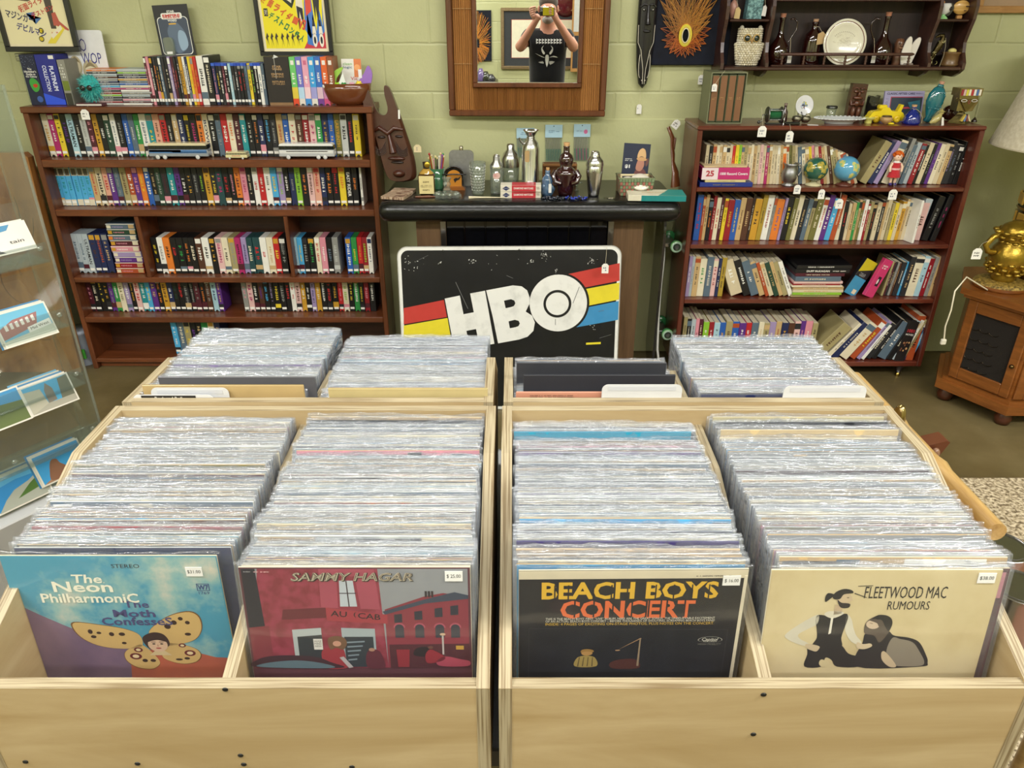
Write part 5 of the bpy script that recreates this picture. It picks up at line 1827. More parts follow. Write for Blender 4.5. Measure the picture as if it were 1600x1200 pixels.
# leaning carved wooden slab at the far left and a white tub
t=empty('wooden_slab',(-2.62,3.40,0),'polished wooden slab with carved swirls leaning at the far left wall','wooden slab')
m=MB()
xe1=PY(47,237,3.46).x+2.62
xe0=PY(131,582,3.42).x+2.62
ht=PY(47,237,3.46).z
prof=[(-.9,0),(xe0,0),(xe0+.004,.3),((xe0+xe1)/2,.6),(xe1,ht-.02),(xe1-.02,ht),(-.9,ht)]
m.prism(prof,0,.045,mat='wood_slab')
b=m.build('board',t,rot=(-.03,0,0))
m=MB()
def swirl(cx,cz,r0,r1,a0,turns,col='4a2a10'):
 pts=[]
 n=int(26*turns)+4
 for i in range(n):
  f=i/(n-1)
  a=a0+turns*2*pi*f
  r=r0+(r1-r0)*f
  pts.append((cx+r*cos(a),-.0015,cz+r*sin(a)*1.4))
 m.tube(pts,.0016,col,'carved',seg=6,flat=.6)
swirl(.19,.80,.05,.16,1.0,.9)
swirl(.24,.50,.03,.10,.2,.8)
swirl(.20,.80,.09,.20,1.2,.8)
swirl(.28,.30,.03,.12,2.0,.7)
m.build('carving',t,rot=(-.03,0,0))
t=empty('plastic_tub',(PY(133,570,3.5).x,3.52,0),'small white plastic tub on the floor between slab and bookcase','tub')
m=MB()
m.lathe([(.05,0),(.06,.17),(.066,.175),(.066,.19),(.0,.192)],seg=24,col='a8b0c0',mat='plastic')
m.bx(-.01,.045,-.066,-.06,.05,.1,'3c8a30','paper')
m.build('tub_body',t)
# ================================================================ mirror with bamboo frame
MYAW=R(-2.0)
mc=PY(824,100,WY-.035)
t=empty('wall_mirror',(mc.x,WY-.040,1.30),'large wall mirror with split bamboo border and brown wooden frame','mirror')
t.location.z=PY(824,181,WY-.05).z
t.rotation_euler=(0,0,MYAW)
mw=PY(948,160,3.6).x-PY(704,160,3.6).x
MH=.92
hw=mw/2
iw=(PY(903,129,3.61).x-PY(748,129,3.61).x)/2
iz=PY(824,129,3.61).z-t.location.z
m=MB()
for (x0,x1,z0,z1) in ((-hw,hw,0,.026),(-hw,hw,MH-.026,MH),(-hw,-hw+.026,.026,MH-.026),(hw-.026,hw,.026,MH-.026)):
 m.bx(x0,x1,-.035,.02,z0,z1,mat='wood_mirror',c=.004)
m.build('outer_frame',t)
m=MB()
ff=.02
for (x0,x1,z0,z1) in ((-iw-ff,iw+ff,iz-ff,iz),(-iw-ff,iw+ff,MH-iz,MH-iz+ff),(-iw-ff,-iw,iz,MH-iz),(iw,iw+ff,iz,MH-iz)):
 m.bx(x0,x1,-.032,.01,z0,z1,mat='wood_mirror',c=.003)
m.build('inner_frame',t)
m=MB()
rb=random.Random(9)
def slats(m,x0,x1,z0,z1,w):
 n=int((x1-x0)/w)
 for i in range(n):
  a=x0+(x1-x0)*i/n
  b=x0+(x1-x0)*(i+1)/n
  d=rb.uniform(0,.003)
  m.prism([(a+.0006,-.014-d),((a+b)/2,-.019-d),(b-.0006,-.014-d),(b-.0006,-.005),(a+.0006,-.005)],z0,z1,mat='bamboo_slat',axis='z')
slats(m,-hw+.026,-iw-ff,.026,MH-.026,.0095)
slats(m,iw+ff,hw-.026,.026,MH-.026,.0095)
slats(m,-iw-ff,iw+ff,.026,iz-ff,.0055)
slats(m,-iw-ff,iw+ff,MH-iz+ff,MH-.026,.0055)
m.build('bamboo_border',t)
m=MB()
for zz_ in (.22,.44,.66):
 for (a,b) in ((-hw+.028,-iw-ff-.002),(iw+ff+.002,hw-.028)):
  pts=[]
  for i in range(25):
   f=i/24
   pts.append((a+(b-a)*f,-.0235+.001*sin(i*2.6),zz_+.0015*sin(i*2.6+1)))
  m.tube(pts,.0012,'b89060','fabric',seg=5)
m.build('binding_cord',t)
m=MB()
m.bx(-iw,iw,-.012,-.006,iz,MH-iz,mat='mirror_glass')
m.build('mirror_glass',t)
MIRO=Vector((mc.x,WY-.040,0))+Matrix.Rotation(MYAW,3,'Z') @ Vector((0,-.012,0))
MIRN=Matrix.Rotation(MYAW,3,'Z') @ Vector((0,-1,0))
def MIR(px,py,Y):
 """where a thing seen in the mirror at (px,py) stands, for a given depth Y"""
 d=ray(px,py)
 o=Vector((0,0,CAMZ))
 s=(MIRO-o).dot(MIRN)/d.dot(MIRN)
 hit=o+d*s
 r=d-2*d.dot(MIRN)*MIRN
 k=(Y-hit.y)/r.y
 return hit+r*k
# ================================================================ things seen in the mirror, on the wall behind the photographer
p0,p1=MIR(783,108,BACKY+.03),MIR(783,12,BACKY+.03)
pr=MIR(905,108,BACKY+.03)
zb,zt_=p0.z,p1.z
xa,xb=sorted((p0.x,p0.x+1.0*(1 if pr.x>p0.x else-1)))
t=empty('framed_picture',((xa+xb)/2,BACKY+.002,zb),'silver-framed picture with wide dark mat, seen in the mirror behind the photographer','framed picture')
w,h=xb-xa,zt_-zb
m=MB()
for (a,b,c,d) in ((-w/2,w/2,0,.035),(-w/2,w/2,h-.035,h),(-w/2,-w/2+.035,.035,h-.035),(w/2-.035,w/2,.035,h-.035)):
 m.bx(a,b,0,.03,c,d,'b09a78','roughmetal',c=.004)
m.build('frame',t)
m=MB()
m.bx(-w/2+.035,w/2-.035,.004,.014,.035,h-.035,'3c3e40','paper')
m.build('mat',t)
m=MB()
m.bx(-w/2+.12,w/2-.12,.014,.017,.12,h-.12,'a04038','paper')
m.bx(-w/2+.125,w/2-.125,.017,.018,.125,h-.125,'ddd8c0','paper')
m.build('print',t)
q0,q1,q2=MIR(768,95,BACKY+.03),MIR(768,16,BACKY+.03),MIR(742,95,BACKY+.03)
xa,xb=q0.x-.42,q0.x
zb,zt_=q0.z,q1.z
def flame(m,cx,cz,s,rnd,Y=-.004,flip=1):
 """nail-and-thread flame: fans of threads between a ring and rising tips"""
 cols=['c86a20','d07c24','c8862c','b87a30','d8902c','e0a838']
 for i in range(230):
  a=rnd.uniform(0,6.283)
  r0=s*rnd.uniform(.20,.3)
  p=(cx+r0*.9*cos(a),Y-rnd.uniform(0,.004),cz+r0*sin(a))
  up=sin(a)
  r1=s*(.62+(.15 if up<0 else .55*up))+rnd.uniform(-.03,.03)*s
  b=a+rnd.uniform(-.35,.35)
  q=(cx+r1*.85*cos(b),Y-rnd.uniform(0,.004),cz+r1*1.1*sin(b))
  m.tube([p,q],s*.006,rnd.choice(cols),'fabric',seg=4)
t=empty('string_art',((xa+xb)/2,BACKY+.002,zb),'black panel with an orange string flame, seen at the left edge of the mirror','string art')
m=MB()
m.bx(-(xb-xa)/2,(xb-xa)/2,0,.02,0,zt_-zb,mat='black_velvet')
m.build('panel',t)
m=MB()
flame(m,0.02,(zt_-zb)*.35,.26,random.Random(4),Y=.024+.004)
m.build('thread',t)
g=MIR(884,4,BACKY+.05)
t=empty('wall_plate',(g.x,BACKY+.002,g.z),'round maroon disc on the wall behind the photographer, seen in the mirror','wall plate')
m=MB()
m.lathe([(0,0),(.14,.002),(.15,.015),(.10,.03),(0,.034)],seg=36,col='5a1c24',mat='gloss',T=TR(rx=-pi/2))
m.build('disc',t)
g=MIR(899,45,BACKY+.2)
t=empty('wall_cabinet',(g.x+.10,BACKY+.1,g.z-.45),'tall pale shelf unit behind the photographer, seen at the mirror edge','shelf unit')
m=MB()
m.bx(-.14,.14,-.08,.1,0,.9,'a87c48','paint',c=.004)
m.build('carcass',t)
m=MB()
m.bx(-.12,.12,.1,.102,.04,.38,'2c2c30','card')
m.bx(-.12,.12,.1,.102,.42,.86,'b8b8b4','card')
m.build('door',t)
g=MIR(760,118,BACKY+.25)
t=empty('display_stand',(g.x-.1,BACKY+.25,0),'dark stand with small dark things behind the photographer, seen in the mirror','stand')
m=MB()
m.bx(-.28,.22,-.2,.2,0,g.z-.05,'2a2422','paint',c=.01)
m.build('cabinet_body',t)
for i,(dx,hh,c) in enumerate(((.1,.10,'2c3024'),(.16,.07,'38383c'),(.04,.13,'6a5a8a'))):
 tt=empty('ornament',(g.x-.1+dx,BACKY+.3,g.z-.05),['dark olive ornament','small grey ornament','purple ornament'][i]+' on the dark stand, seen in the mirror','ornament')
 m=MB()
 m.lathe([(.05,0),(.06,hh*.3),(.035,hh*.7),(.02,hh),(0,hh)],seg=14,col=c,mat='gloss')
 m.build('ornament_body',tt)
# ================================================================ the photographer, standing at the camera and reflected in the mirror
PERS=empty('person',(.045,-.30,0),'person in a black printed t-shirt holding up a phone, reflected in the mirror','person')
def skin_body(chains,name,mat,col,parent,sub=2):
 """one continuous surface grown over connected joints"""
 verts,edges,rad=[],[],[]
 idx={}
 for ch in chains:
  prev=None
  for nm,co,r in ch:
   if nm not in idx:
    idx[nm]=len(verts)
    verts.append(co)
    rad.append(r)
   if prev is not None:
    edges.append((prev,idx[nm]))
   prev=idx[nm]
 me=bpy.data.meshes.new(name)
 me.from_pydata(verts,edges,[])
 o=bpy.data.objects.new(name,me)
 COL.objects.link(o)
 md=o.modifiers.new('skin','SKIN')
 md.use_smooth_shade=True
 sk=me.skin_vertices[0].data
 for i,r in enumerate(rad):
  sk[i].radius=r if isinstance(r,tuple) else (r,r)
  sk[i].use_root=(i==0)
 o.modifiers.new('sub','SUBSURF').levels=sub
 o.modifiers['sub'].render_levels=sub
 bpy.context.view_layer.update()
 ev=o.evaluated_get(bpy.context.evaluated_depsgraph_get())
 me2=bpy.data.meshes.new_from_object(ev)
 me2.materials.clear()
 me2.materials.append(MATS[mat])
 ca=me2.color_attributes.new('Col','FLOAT_COLOR','CORNER')
 ca.data.foreach_set('color',list(hexc(col))*len(me2.loops))
 for p in me2.polygons:
  p.use_smooth=True
 o2=bpy.data.objects.new(name,me2)
 COL.objects.link(o2)
 o2.parent=parent
 bpy.data.objects.remove(o)
 return o2
# local coordinates: facing +Y, origin between the feet
JT={}
body=[
 [('pelvis',(0,0,.96),(.15,.11)),('waist',(0,0,1.08),(.155,.115)),('chest',(0,.0,1.27),(.165,.115)),('collar',(0,-.01,1.42),(.12,.08)),
  ('neck',(0,.01,1.50),(.062,.062)),('jaw',(0,.045,1.57),(.072,.08)),('face',(0,.03,1.64),(.078,.095)),('crown',(0,.02,1.72),(.07,.085))],
 [('collar',(0,-.01,1.42),(.12,.08)),('shoulL',(-.17,0,1.425),.062),('elbL',(-.265,.10,1.315),.048),('wriL',(-.10,.235,1.555),.028),('palmL',(-.075,.262,1.60),(.020,.036))],
 [('collar',(0,-.01,1.42),(.12,.08)),('shoulR',(.17,0,1.425),.062),('elbR',(.255,.10,1.315),.048),('wriR',(.075,.235,1.565),.028),('palmR',(.055,.262,1.61),(.020,.036))],
 [('pelvis',(0,0,.96),(.15,.11)),('hipL',(-.09,0,.88),.095),('kneeL',(-.11,.015,.50),.06),('ankL',(-.12,-.02,.09),.042),('toeL',(-.13,.14,.04),(.04,.03))],
 [('pelvis',(0,0,.96),(.15,.11)),('hipR',(.09,0,.88),.095),('kneeR',(.11,.015,.50),.06),('ankR',(.12,-.02,.09),.042),('toeR',(.13,.14,.04),(.04,.03))],
]
skin_body(body,'body','skin','c08a74',PERS)
# fingers
PHX=-.045        # centre of the phone in the local frame, so that its lens is at the camera
phz=1.642
def finger(pts,r):
 return [('%s%d'%(id(pts),i),p,r*(1-.12*i)) for i,p in enumerate(pts)]
for side,sx in (('left',-1),('right',1)):
 bx0=PHX+sx*.070
 ch=[]
 for k in range(4):
  z=1.605+k*.017
  base=(PHX+sx*(.095+.004*k),.262,z-.004)
  ch.append([('palm',(PHX+sx*.100,.255,1.622),(.018,.026)),('b%d'%k,base,.0095),('m%d'%k,(PHX+sx*.078,.286,z+.003),.0085),('t%d'%k,(PHX+sx*(.058-.004*(k%2)),.2855,z+.006),.0072)])
 ch.append([('palm',(PHX+sx*.100,.255,1.622),(.018,.026)),('th1',(PHX+sx*.092,.246,1.600),.0105),('th2',(PHX+sx*.070,.248,1.592),.0092),('th3',(PHX+sx*.052,.252,1.602),.008)])
 ch.append([('palm',(PHX+sx*.100,.255,1.622),(.018,.026)),('wr',((-.10 if sx<0 else .075) ,.235,1.56),.024)])
 skin_body(ch,side+'_hand','skin','c4917c',PERS,sub=2)
# t-shirt over the torso with short sleeves
shirt=[
 [('pelvis',(0,0,.90),(.172,.13)),('waist',(0,.005,1.08),(.182,.14)),('chest',(0,.0,1.27),(.185,.135)),('collar',(0,-.01,1.415),(.135,.092)),('ring',(0,-.002,1.465),(.08,.07))],
 [('collar',(0,-.01,1.415),(.135,.092)),('shoulL',(-.175,0,1.42),.078),('slvL',(-.225,.05,1.36),.072)],
 [('collar',(0,-.01,1.415),(.135,.092)),('shoulR',(.175,0,1.42),.078),('slvR',(.22,.05,1.36),.072)],
]
sh=skin_body(shirt,'black_shirt','fabric','121214',PERS)
trs=[
 [('pelvis',(0,0,.95),(.162,.125)),('hipL',(-.09,0,.86),.108),('kneeL',(-.11,.015,.50),.08),('ankL',(-.12,-.02,.10),.07)],
 [('pelvis',(0,0,.95),(.162,.125)),('hipR',(.09,0,.86),.108),('kneeR',(.11,.015,.50),.08),('ankR',(.12,-.02,.10),.07)],
]
skin_body(trs,'jeans','fabric','2a3040',PERS)
# print on the shirt: cast onto the cloth
bpy.context.view_layer.update()
def on_shirt(pts):
 out=[]
 for (x,z) in pts:
  ok,loc,nr,ix=sh.ray_cast(Vector((x,.6,z)),Vector((0,-1,0)))
  out.append((x,(loc.y if ok else .13)+.0035,z))
 return out
m=MB()
def sp(pts,c='d0d0cc'):
 n=len(pts)
 # split into thin fans so that the print follows the cloth
 q=on_shirt(pts)
 m.raw([v for v in q][::-1],[tuple(range(n))],c,'ink')
for i in range(9):
 x=.11-i*.0265
 z=1.385
 sp([(x,z-.02),(x+.006,z-.022),(x+.006,z+.018),(x,z+.02)])
 sp([(x+.006,z+.004),(x+.019,z+.006),(x+.019,z+.014),(x+.006,z+.016)])
 sp([(x+.006,z-.018),(x+.02,z-.016),(x+.018,z-.006),(x+.008,z-.008)])
for sx in (-1,1):
 sp(smooth([(sx*.02+.0,1.29),(sx*.045,1.325),(sx*.03,1.35),(sx*.052,1.33),(sx*.05,1.30),(sx*.03,1.275)],2))
sp(smooth([(-.012,1.27),(.012,1.27),(.016,1.23),(0,1.17),(-.016,1.23)],2))
sp(smooth([(-.05,1.255),(-.11,1.285),(-.06,1.265),(-.02,1.25)],2))
sp(smooth([(.05,1.255),(.10,1.25),(.06,1.265),(.02,1.25)],2))
sp(smooth([(-.04,1.22),(-.08,1.21),(-.03,1.20)],2),'a8a8a4')
sp(smooth([(.02,1.22),(.07,1.215),(.03,1.19)],2),'a8a8a4')
o=m.build('shirt_print',PERS)
# head details
m=MB()
for sx in (-1,1):
 m.sph(sx*.030,.122,1.665,.012,.009,.008,'e8e4dc','gloss',seg=12,rings=8)
 m.sph(sx*.030,.1295,1.665,.005,.003,.005,'2c3a40','gloss',seg=10,rings=6)
 m.sph(sx*.085,.03,1.645,.010,.018,.030,'bc8672','skin',seg=12,rings=8)
m.prism([(.118,1.66),(.150,1.622),(.146,1.614),(.118,1.612)],-.011,.011,'c08a74','skin',axis='x',smooth=True)
m.sph(0,.126,1.590,.024,.010,.006,'a05c54','skin',seg=14,rings=8)
m.build('face',PERS)
m=MB()
m.sph(0,.005,1.70,.086,.10,.075,'4a4038','fabric',seg=20,rings=12)
m.build('hair',PERS)
m=MB()
m.sph(0,.088,1.560,.052,.052,.036,'8c8680','fabric',seg=18,rings=10)
m.build('beard',PERS)
# phone, lens at the camera position
t=empty('phone',(0,-.012,CAMZ),'phone with yellow-green case held in both hands, reflected in the mirror','phone')
m=MB()
m.bx(-.012,.115,-.010,0,-.06,.012,'2a2a2c','gloss',c=.004)
m.build('phone_body',t)
m=MB()
m.bx(.016,.109,0,.0015,-.055,.007,'c8b818','plastic',c=.0006)
m.build('case_back',t)
m=MB()
m.bx(-.011,.014,0,.0012,-.024,.011,'8a8a8c','gloss',c=.0005)
for (x,z) in ((-.006,-.012),(.008,-.006),(-.004,.004)):
 m.lathe([(0,0),(.0045,0),(.0045,.002),(.003,.0022,'101014'),(0,.0022,'101014')],seg=14,col='505054',mat='gloss',T=TR(x=x,y=.0012,z=z,rx=-pi/2))
m.build('camera_bump',t)
PERS.location=(.055,-.30,0.0)
# ================================================================ bar
BTZ=.915
BFY=3.17
bar=empty('bar_counter',((PY(590,325,BFY).x+PY(1066,325,BFY).x)/2,BFY,0),'home bar with thick padded black vinyl top below the mirror','bar')
bw=PY(1066,325,BFY).x-PY(590,325,BFY).x
m=MB()
prof=[(0.02,-.085),(0.0,-.07),(-.012,-.045),(-.006,-.015),(.02,.0),(.05,.004),(.455,.004),(.455,-.085)]
L=9
vs,fs=[],[]
nn=len(prof)
xs=[-bw/2,-bw/2+.004,-bw/2+.02,-bw/2+.05,bw/2-.05,bw/2-.02,bw/2-.004,bw/2]
ins=[.034,.016,.004,0,0,.004,.016,.034]
for x,k in zip(xs,ins):
 for (y,z) in prof:
  cz_=-.042
  zz_=cz_+(z-cz_)*(1-k/.045)
  yy_=y+(k if y<.1 else 0)
  vs.append((x,yy_,BTZ+zz_-.004))
for i in range(len(xs)-1):
 for j in range(nn):
  j2=(j+1)%nn
  fs.append((i*nn+j,i*nn+j2,(i+1)*nn+j2,(i+1)*nn+j))
fs.append(tuple(range(nn))[::-1])
fs.append(tuple(range((len(xs)-1)*nn,len(xs)*nn)))
m.raw(vs,fs,'101214','black_vinyl',smooth=True)
m.build('padded_top',bar)
xl0,xl1=PY(650,350,3.27).x,PY(692,350,3.27).x
xr0,xr1=PY(953,400,3.27).x,PY(1002,400,3.27).x
bxo=bar.location.x
for (a,b) in ((xl0,xl1),(xr0,xr1)):
 m=MB()
 m.bx(a-bxo,b-bxo,.10,.40,0,BTZ-.089,mat='wood_bar')
 m.build('end_panel',bar)
m=MB()
m.bx(xl1-bxo,xr0-bxo,.12,.14,0,BTZ-.089,'0c0c10','gloss')
for k in range(1,8):
 xx=xl1-bxo+(xr0-xl1)*k/8
 m.bx(xx-.004,xx+.004,.113,.121,0,BTZ-.1,'08080a','gloss',c=.002)
m.build('front_panel',bar)
for (x,s) in ((xl1-bxo,-1),(xr0-bxo-.004,1)):
 m=MB()
 m.bx(x-.012,x+.014,.092,.100,0,BTZ-.09,'b0b0b4','metal',c=.002)
 m.build('trim_strip',bar)
# ---- the big painted sign
sg=empty('sign',(0,0,0),'black metal sign with three bold white letters and red, yellow, blue stripes','sign')
a0,b0_,c0_=PY(621,388,3.13),PY(973,388,3.13),PY(797,385,3.13)
SW=b0_.x-a0.x
SLEAN=R(10)
SH=c0_.z/cos(SLEAN)
sg.location=((a0.x+b0_.x)/2,3.13-SH*sin(SLEAN),0.002)
sg.rotation_euler=(-SLEAN,R(-.3),0)
SWI=SW
def rr_(x0,x1,z0,z1,r,n=8):
 out=[]
 for cx,cz,a in ((x1-r,z0+r,-pi/2),(x1-r,z1-r,0),(x0+r,z1-r,pi/2),(x0+r,z0+r,pi)):
  for i in range(n+1):
   q=a+pi/2*i/n
   out.append((cx+r*cos(q),cz+r*sin(q)))
 return out
m=MB()
m.prism(rr_(-SW/2,SW/2,0,SH,.045),0,.006,'c8c8c8','roughmetal')
m.build('panel',sg)
# photo-space to sign-space: crop pixels of the sign front (x 600+X/3.478, y 330+Y/3.478)
sgM=Matrix.Translation(sg.location) @ sg.rotation_euler.to_matrix().to_4x4()
sgI=sgM.inverted()
sn=sgM.to_3x3() @ Vector((0,-1,0))
so_=sgM @ Vector((0,-.001,0))
def SG(X,Y):
 d=ray(600+X/3.478,330+Y/3.478)
 o=Vector((0,0,CAMZ))
 s=(so_-o).dot(sn)/d.dot(sn)
 q=sgI @ (o+d*s)
 return (q.x,q.z)
def sgpoly(m,pts,col,k,mat='paint',conv=True):
 if conv:
  pts=[SG(*p) for p in pts]
 m.poly([(p[0],-.0003*k-.0002,p[1]) for p in pts],col,mat)
m=MB()
m.poly([(p[0],-.0003,p[1]) for p in rr_(-SW/2+.004,SW/2-.004,.004,SH-.004,.042)],'white','sign_white')
m.poly([(p[0],-.0006,p[1]) for p in rr_(-SW/2+.017,SW/2-.017,.017,SH-.017,.032)],'white','sign_black')
RED,YEL,BLU='b83a34','d8c830','3a86b8'
sgpoly(m,[(107,527),(325,482),(342,575),(107,615)],RED,2)
sgpoly(m,[(107,622),(345,580),(362,680),(107,722)],YEL,2)
sgpoly(m,[(107,730),(370,684),(385,785),(107,830)],BLU,2)
sgpoly(m,[(985,345),(1281,282),(1280,378),(1085,416),(1060,380)],RED,2)
sgpoly(m,[(1090,424),(1280,388),(1277,480),(1103,515),(1100,460)],YEL,2)
sgpoly(m,[(1103,523),(1276,488),(1272,590),(1040,632),(1080,580)],BLU,2)
sgpoly(m,[(1098,715),(1178,711),(1178,722),(1098,726)],YEL,2)
m.build('stripes',sg)
m=MB()
def SGV(X,Y):
 return SG(X,Y)
def circ(X,Y,r,n=48):
 # a circle drawn on the sign itself
 c=SG(X,Y)
 e=SG(X+r,Y)
 rad=((e[0]-c[0])**2+(e[1]-c[1])**2)**.5
 return [(c[0]+rad*cos(i*2*pi/n),c[1]+rad*sin(i*2*pi/n)) for i in range(n)]
W1='sign_white'
sgpoly(m,circ(950,500,166),'101114',3,conv=False)
sgpoly(m,[(330,475),(412,458),(432,560),(488,549),(468,447),(549,432),(600,720),(520,735),(500,640),(448,650),(466,750),(385,765)],'white',5,W1)
# letter B: outer, then counters
bo=[(555,430),(700,403),(748,408),(778,430),(792,470),(790,505),(770,545),(805,568),(820,605),(812,650),(780,682),(735,697),(620,718),(590,570)]
sgpoly(m,[SG(*p) for p in bo[:3]]+[SG(*p) for p in bo[3:]],'white',5,W1,conv=False)
sgpoly(m,[(652,486),(690,478),(708,485),(714,500),(706,515),(690,521),(661,527)],'101114',6)
sgpoly(m,[(677,598),(712,590),(732,596),(738,610),(731,624),(715,630),(684,636)],'101114',6)
sgpoly(m,circ(947,500,156),'white',7,W1,conv=False)
sgpoly(m,circ(942,503,76),'101114',8,conv=False)
sgpoly(m,circ(942,503,62),'white',9,W1,conv=False)
m.build('lettering',sg)
m=MB()
rsg=random.Random(8)
for (cx,cy,n,s) in ((875,235,26,26),(480,270,14,20),(795,270,10,16),(1130,270,14,22),(305,275,8,12),(935,320,8,14),(150,290,20,60),(1140,632,6,20),(700,215,18,300)):
 for i in range(n):
  x,y=cx+rsg.gauss(0,s*.5),cy+rsg.gauss(0,s*.35)
  if not (105<x<1270 and 212<y<700):
   continue
  a=rsg.uniform(0,3.1)
  l=rsg.uniform(2,8)
  w_=rsg.uniform(1,3)
  sgpoly(m,[(x,y),(x+l*cos(a),y+l*sin(a)),(x+l*cos(a)+w_,y+l*sin(a)+w_),(x+w_,y+w_+1)],'d0d0cc',4)
for (x0,y0,x1,y1) in ((388,385,455,530),(665,350,700,365),(1060,410,1025,500),(930,585,930,618),(1170,690,1235,670),(1165,545,1195,540),(190,265,240,240)):
 d=Vector((x1-x0,y1-y0)).normalized()
 sgpoly(m,[(x0,y0),(x1,y1),(x1+2*d.y+1,y1-2*d.x),(x0+2*d.y+1,y0-2*d.x)],'6c6c6c',10)
m.build('scratches',sg)
m=MB()
for (X,Y) in ((320,215),(735,210),(1058,212),(1160,265)):
 c=SG(X,Y)
 m.lathe([(.0,-.0),(.004,0),(.004,.001),(0,.0015)],seg=12,col='606060',mat='metal',T=TR(x=c[0],y=-.002,z=c[1],rx=pi/2))
m.build('rivets',sg)
swing_tag('price_tag','small white tag on a string hanging over the sign top right corner',946,412,427,3.06,w=.029,string_from=tuple(PY(948,386,3.12)))
# ---- wall-leaning carved wooden mask (two tall horns)
pm=PZ(630,308,BTZ)
mk=empty('carved_mask',(PY(628,300,3.45).x,3.50,BTZ),'tall dark wooden mask with two horns standing at the left end of the bar','carved mask')
mk.rotation_euler=(-R(5),R(2),0)
hM=PY(590,150,3.53).z-BTZ
m=MB()
# outline from the photograph, centred, in metres
sc_=.00273
cx0=627
def MK(x,y):
 # straighten the perspective lean
 dx=(x-800)*(y-308)/2600.0
 return ((x-dx*1.0-cx0)*sc_,(304-y)*sc_*1.0)
outl=[(583,152),(577,165),(581,200),(590,235),(597,270),(603,288),(612,296),(630,297),(648,292),(652,280),(650,255),(642,225),(634,195),(627,170),(620,150),(613,147),(612,160),(615,178),(613,188),(606,192),(598,186),(592,168),(588,155)]
op=[MK(*p) for p in outl]
sm_=smooth(op,3)
n=len(sm_)
cxm=sum(p[0] for p in sm_)/n
cz_m=sum(p[1] for p in sm_)/n
vs=[(p[0],0,p[1]) for p in sm_]+[(p[0],-.022,p[1]) for p in sm_]
inner=[]
for p in sm_:
 q=Vector((p[0],p[1]))
 target=Vector((cxm if p[1]<.30 else (p[0]*.9+cxm*.1),p[1]*.9+cz_m*.1 if p[1]<.30 else p[1]-.006))
 inner.append(q.lerp(target,.16))
vs+=[(p.x,-.034,p.y) for p in inner]
fs=[(i,(i+1)%n,n+(i+1)%n,n+i) for i in range(n)]+[(n+i,n+(i+1)%n,2*n+(i+1)%n,2*n+i) for i in range(n)]
m.raw(vs,fs,'4a2618','carved',smooth=True)
m.raw(vs,[tuple(range(2*n,3*n)),tuple(range(n))[::-1]],'4a2618','carved')
m.build('face_board',mk)
m=MB()
D='4a2416'
def F(x,y):
 return MK(x,y)
def blob(x,y,rx,ry,rz,col=D,rot=0.0,yy=-.034):
 c=F(x,y)
 m.sph(0,0,0,rx,ry,rz,col,'carved',seg=16,rings=10,T=TR(x=c[0],y=yy,z=c[1],ry=rot))
m.tube([(F(590,217)[0],-.036,F(590,217)[1]),(F(600,211)[0],-.044,F(600,211)[1]),(F(612,220)[0],-.048,F(612,220)[1]),(F(622,211)[0],-.044,F(622,211)[1]),(F(636,213)[0],-.036,F(636,213)[1])],[.006,.011,.010,.011,.006],D,'carved',seg=10)
m.tube([(F(613,220)[0],-.042,F(613,220)[1]),(F(616,235)[0],-.056,F(616,235)[1]),(F(619,250)[0],-.066,F(619,250)[1])],[.007,.010,.016],D,'carved',seg=12)
blob(601,226,.018,.008,.006,'24100a')
blob(629,224,.018,.008,.006,'24100a')
for k in range(5):
 for sx in (-1,1):
  pts=[]
  for i in range(8):
   f=i/7
   X=615+sx*(8+18*f)+k*0
   Y_=232+k*4+14*sin(f*2.6)*(1-k*.12)
   c=F(X,Y_)
   pts.append((c[0],-.0355-.003*sin(f*3.1),c[1]))
  m.tube(pts,.0016,'3a1c10','carved',seg=5)
blob(622,259,.040,.014,.010)
blob(623,265,.030,.010,.006,'1e0d08')
blob(624,283,.028,.026,.018)
m.build('carved_features',mk)
m=MB()
c=F(632,190)
m.bx(c[0]-.004,c[0]+.004,-.0355,-.0345,c[1]-.018,c[1]+.02,'e8e8e4','paper')
m.build('price_sticker',mk)
# ---- small things on the bar top
def bar_at(px,py,z=BTZ,ymax=3.6):
 p=PZ(px,py,z)
 if p.y>ymax:
  s=ymax
  p=PY(px,py,s)
  p.z=z
 return p
def barh(px,ytop,p):
 return PY(px,ytop,p.y).z-BTZ
# striped coaster tiles
p=bar_at(617,312)
t=empty('coaster',(p.x,3.26,BTZ),'square marbled brown stone tile lying at the left end of the bar','tile')
t.rotation_euler=(0,0,R(-14))
m=MB()
m.bx(-.052,.052,-.05,.06,0,.012,mat='marbled',c=.001)
for i in range(9):
 m.bx(-.05+i*.0115,-.048+i*.0115,-.0505,-.05,.001,.011,'d8d0c0' if i==4 else '6a4c3c','paper')
m.build('tile',t)
t=empty('coaster',(p.x+.012,3.335,BTZ),'second marbled brown tile tucked behind the first, below the wooden mask','tile')
t.rotation_euler=(R(0),0,R(-8))
m=MB()
m.bx(-.045,.055,-.012,.05,0,.014,mat='marbled',c=.001)
m.build('tile',t)
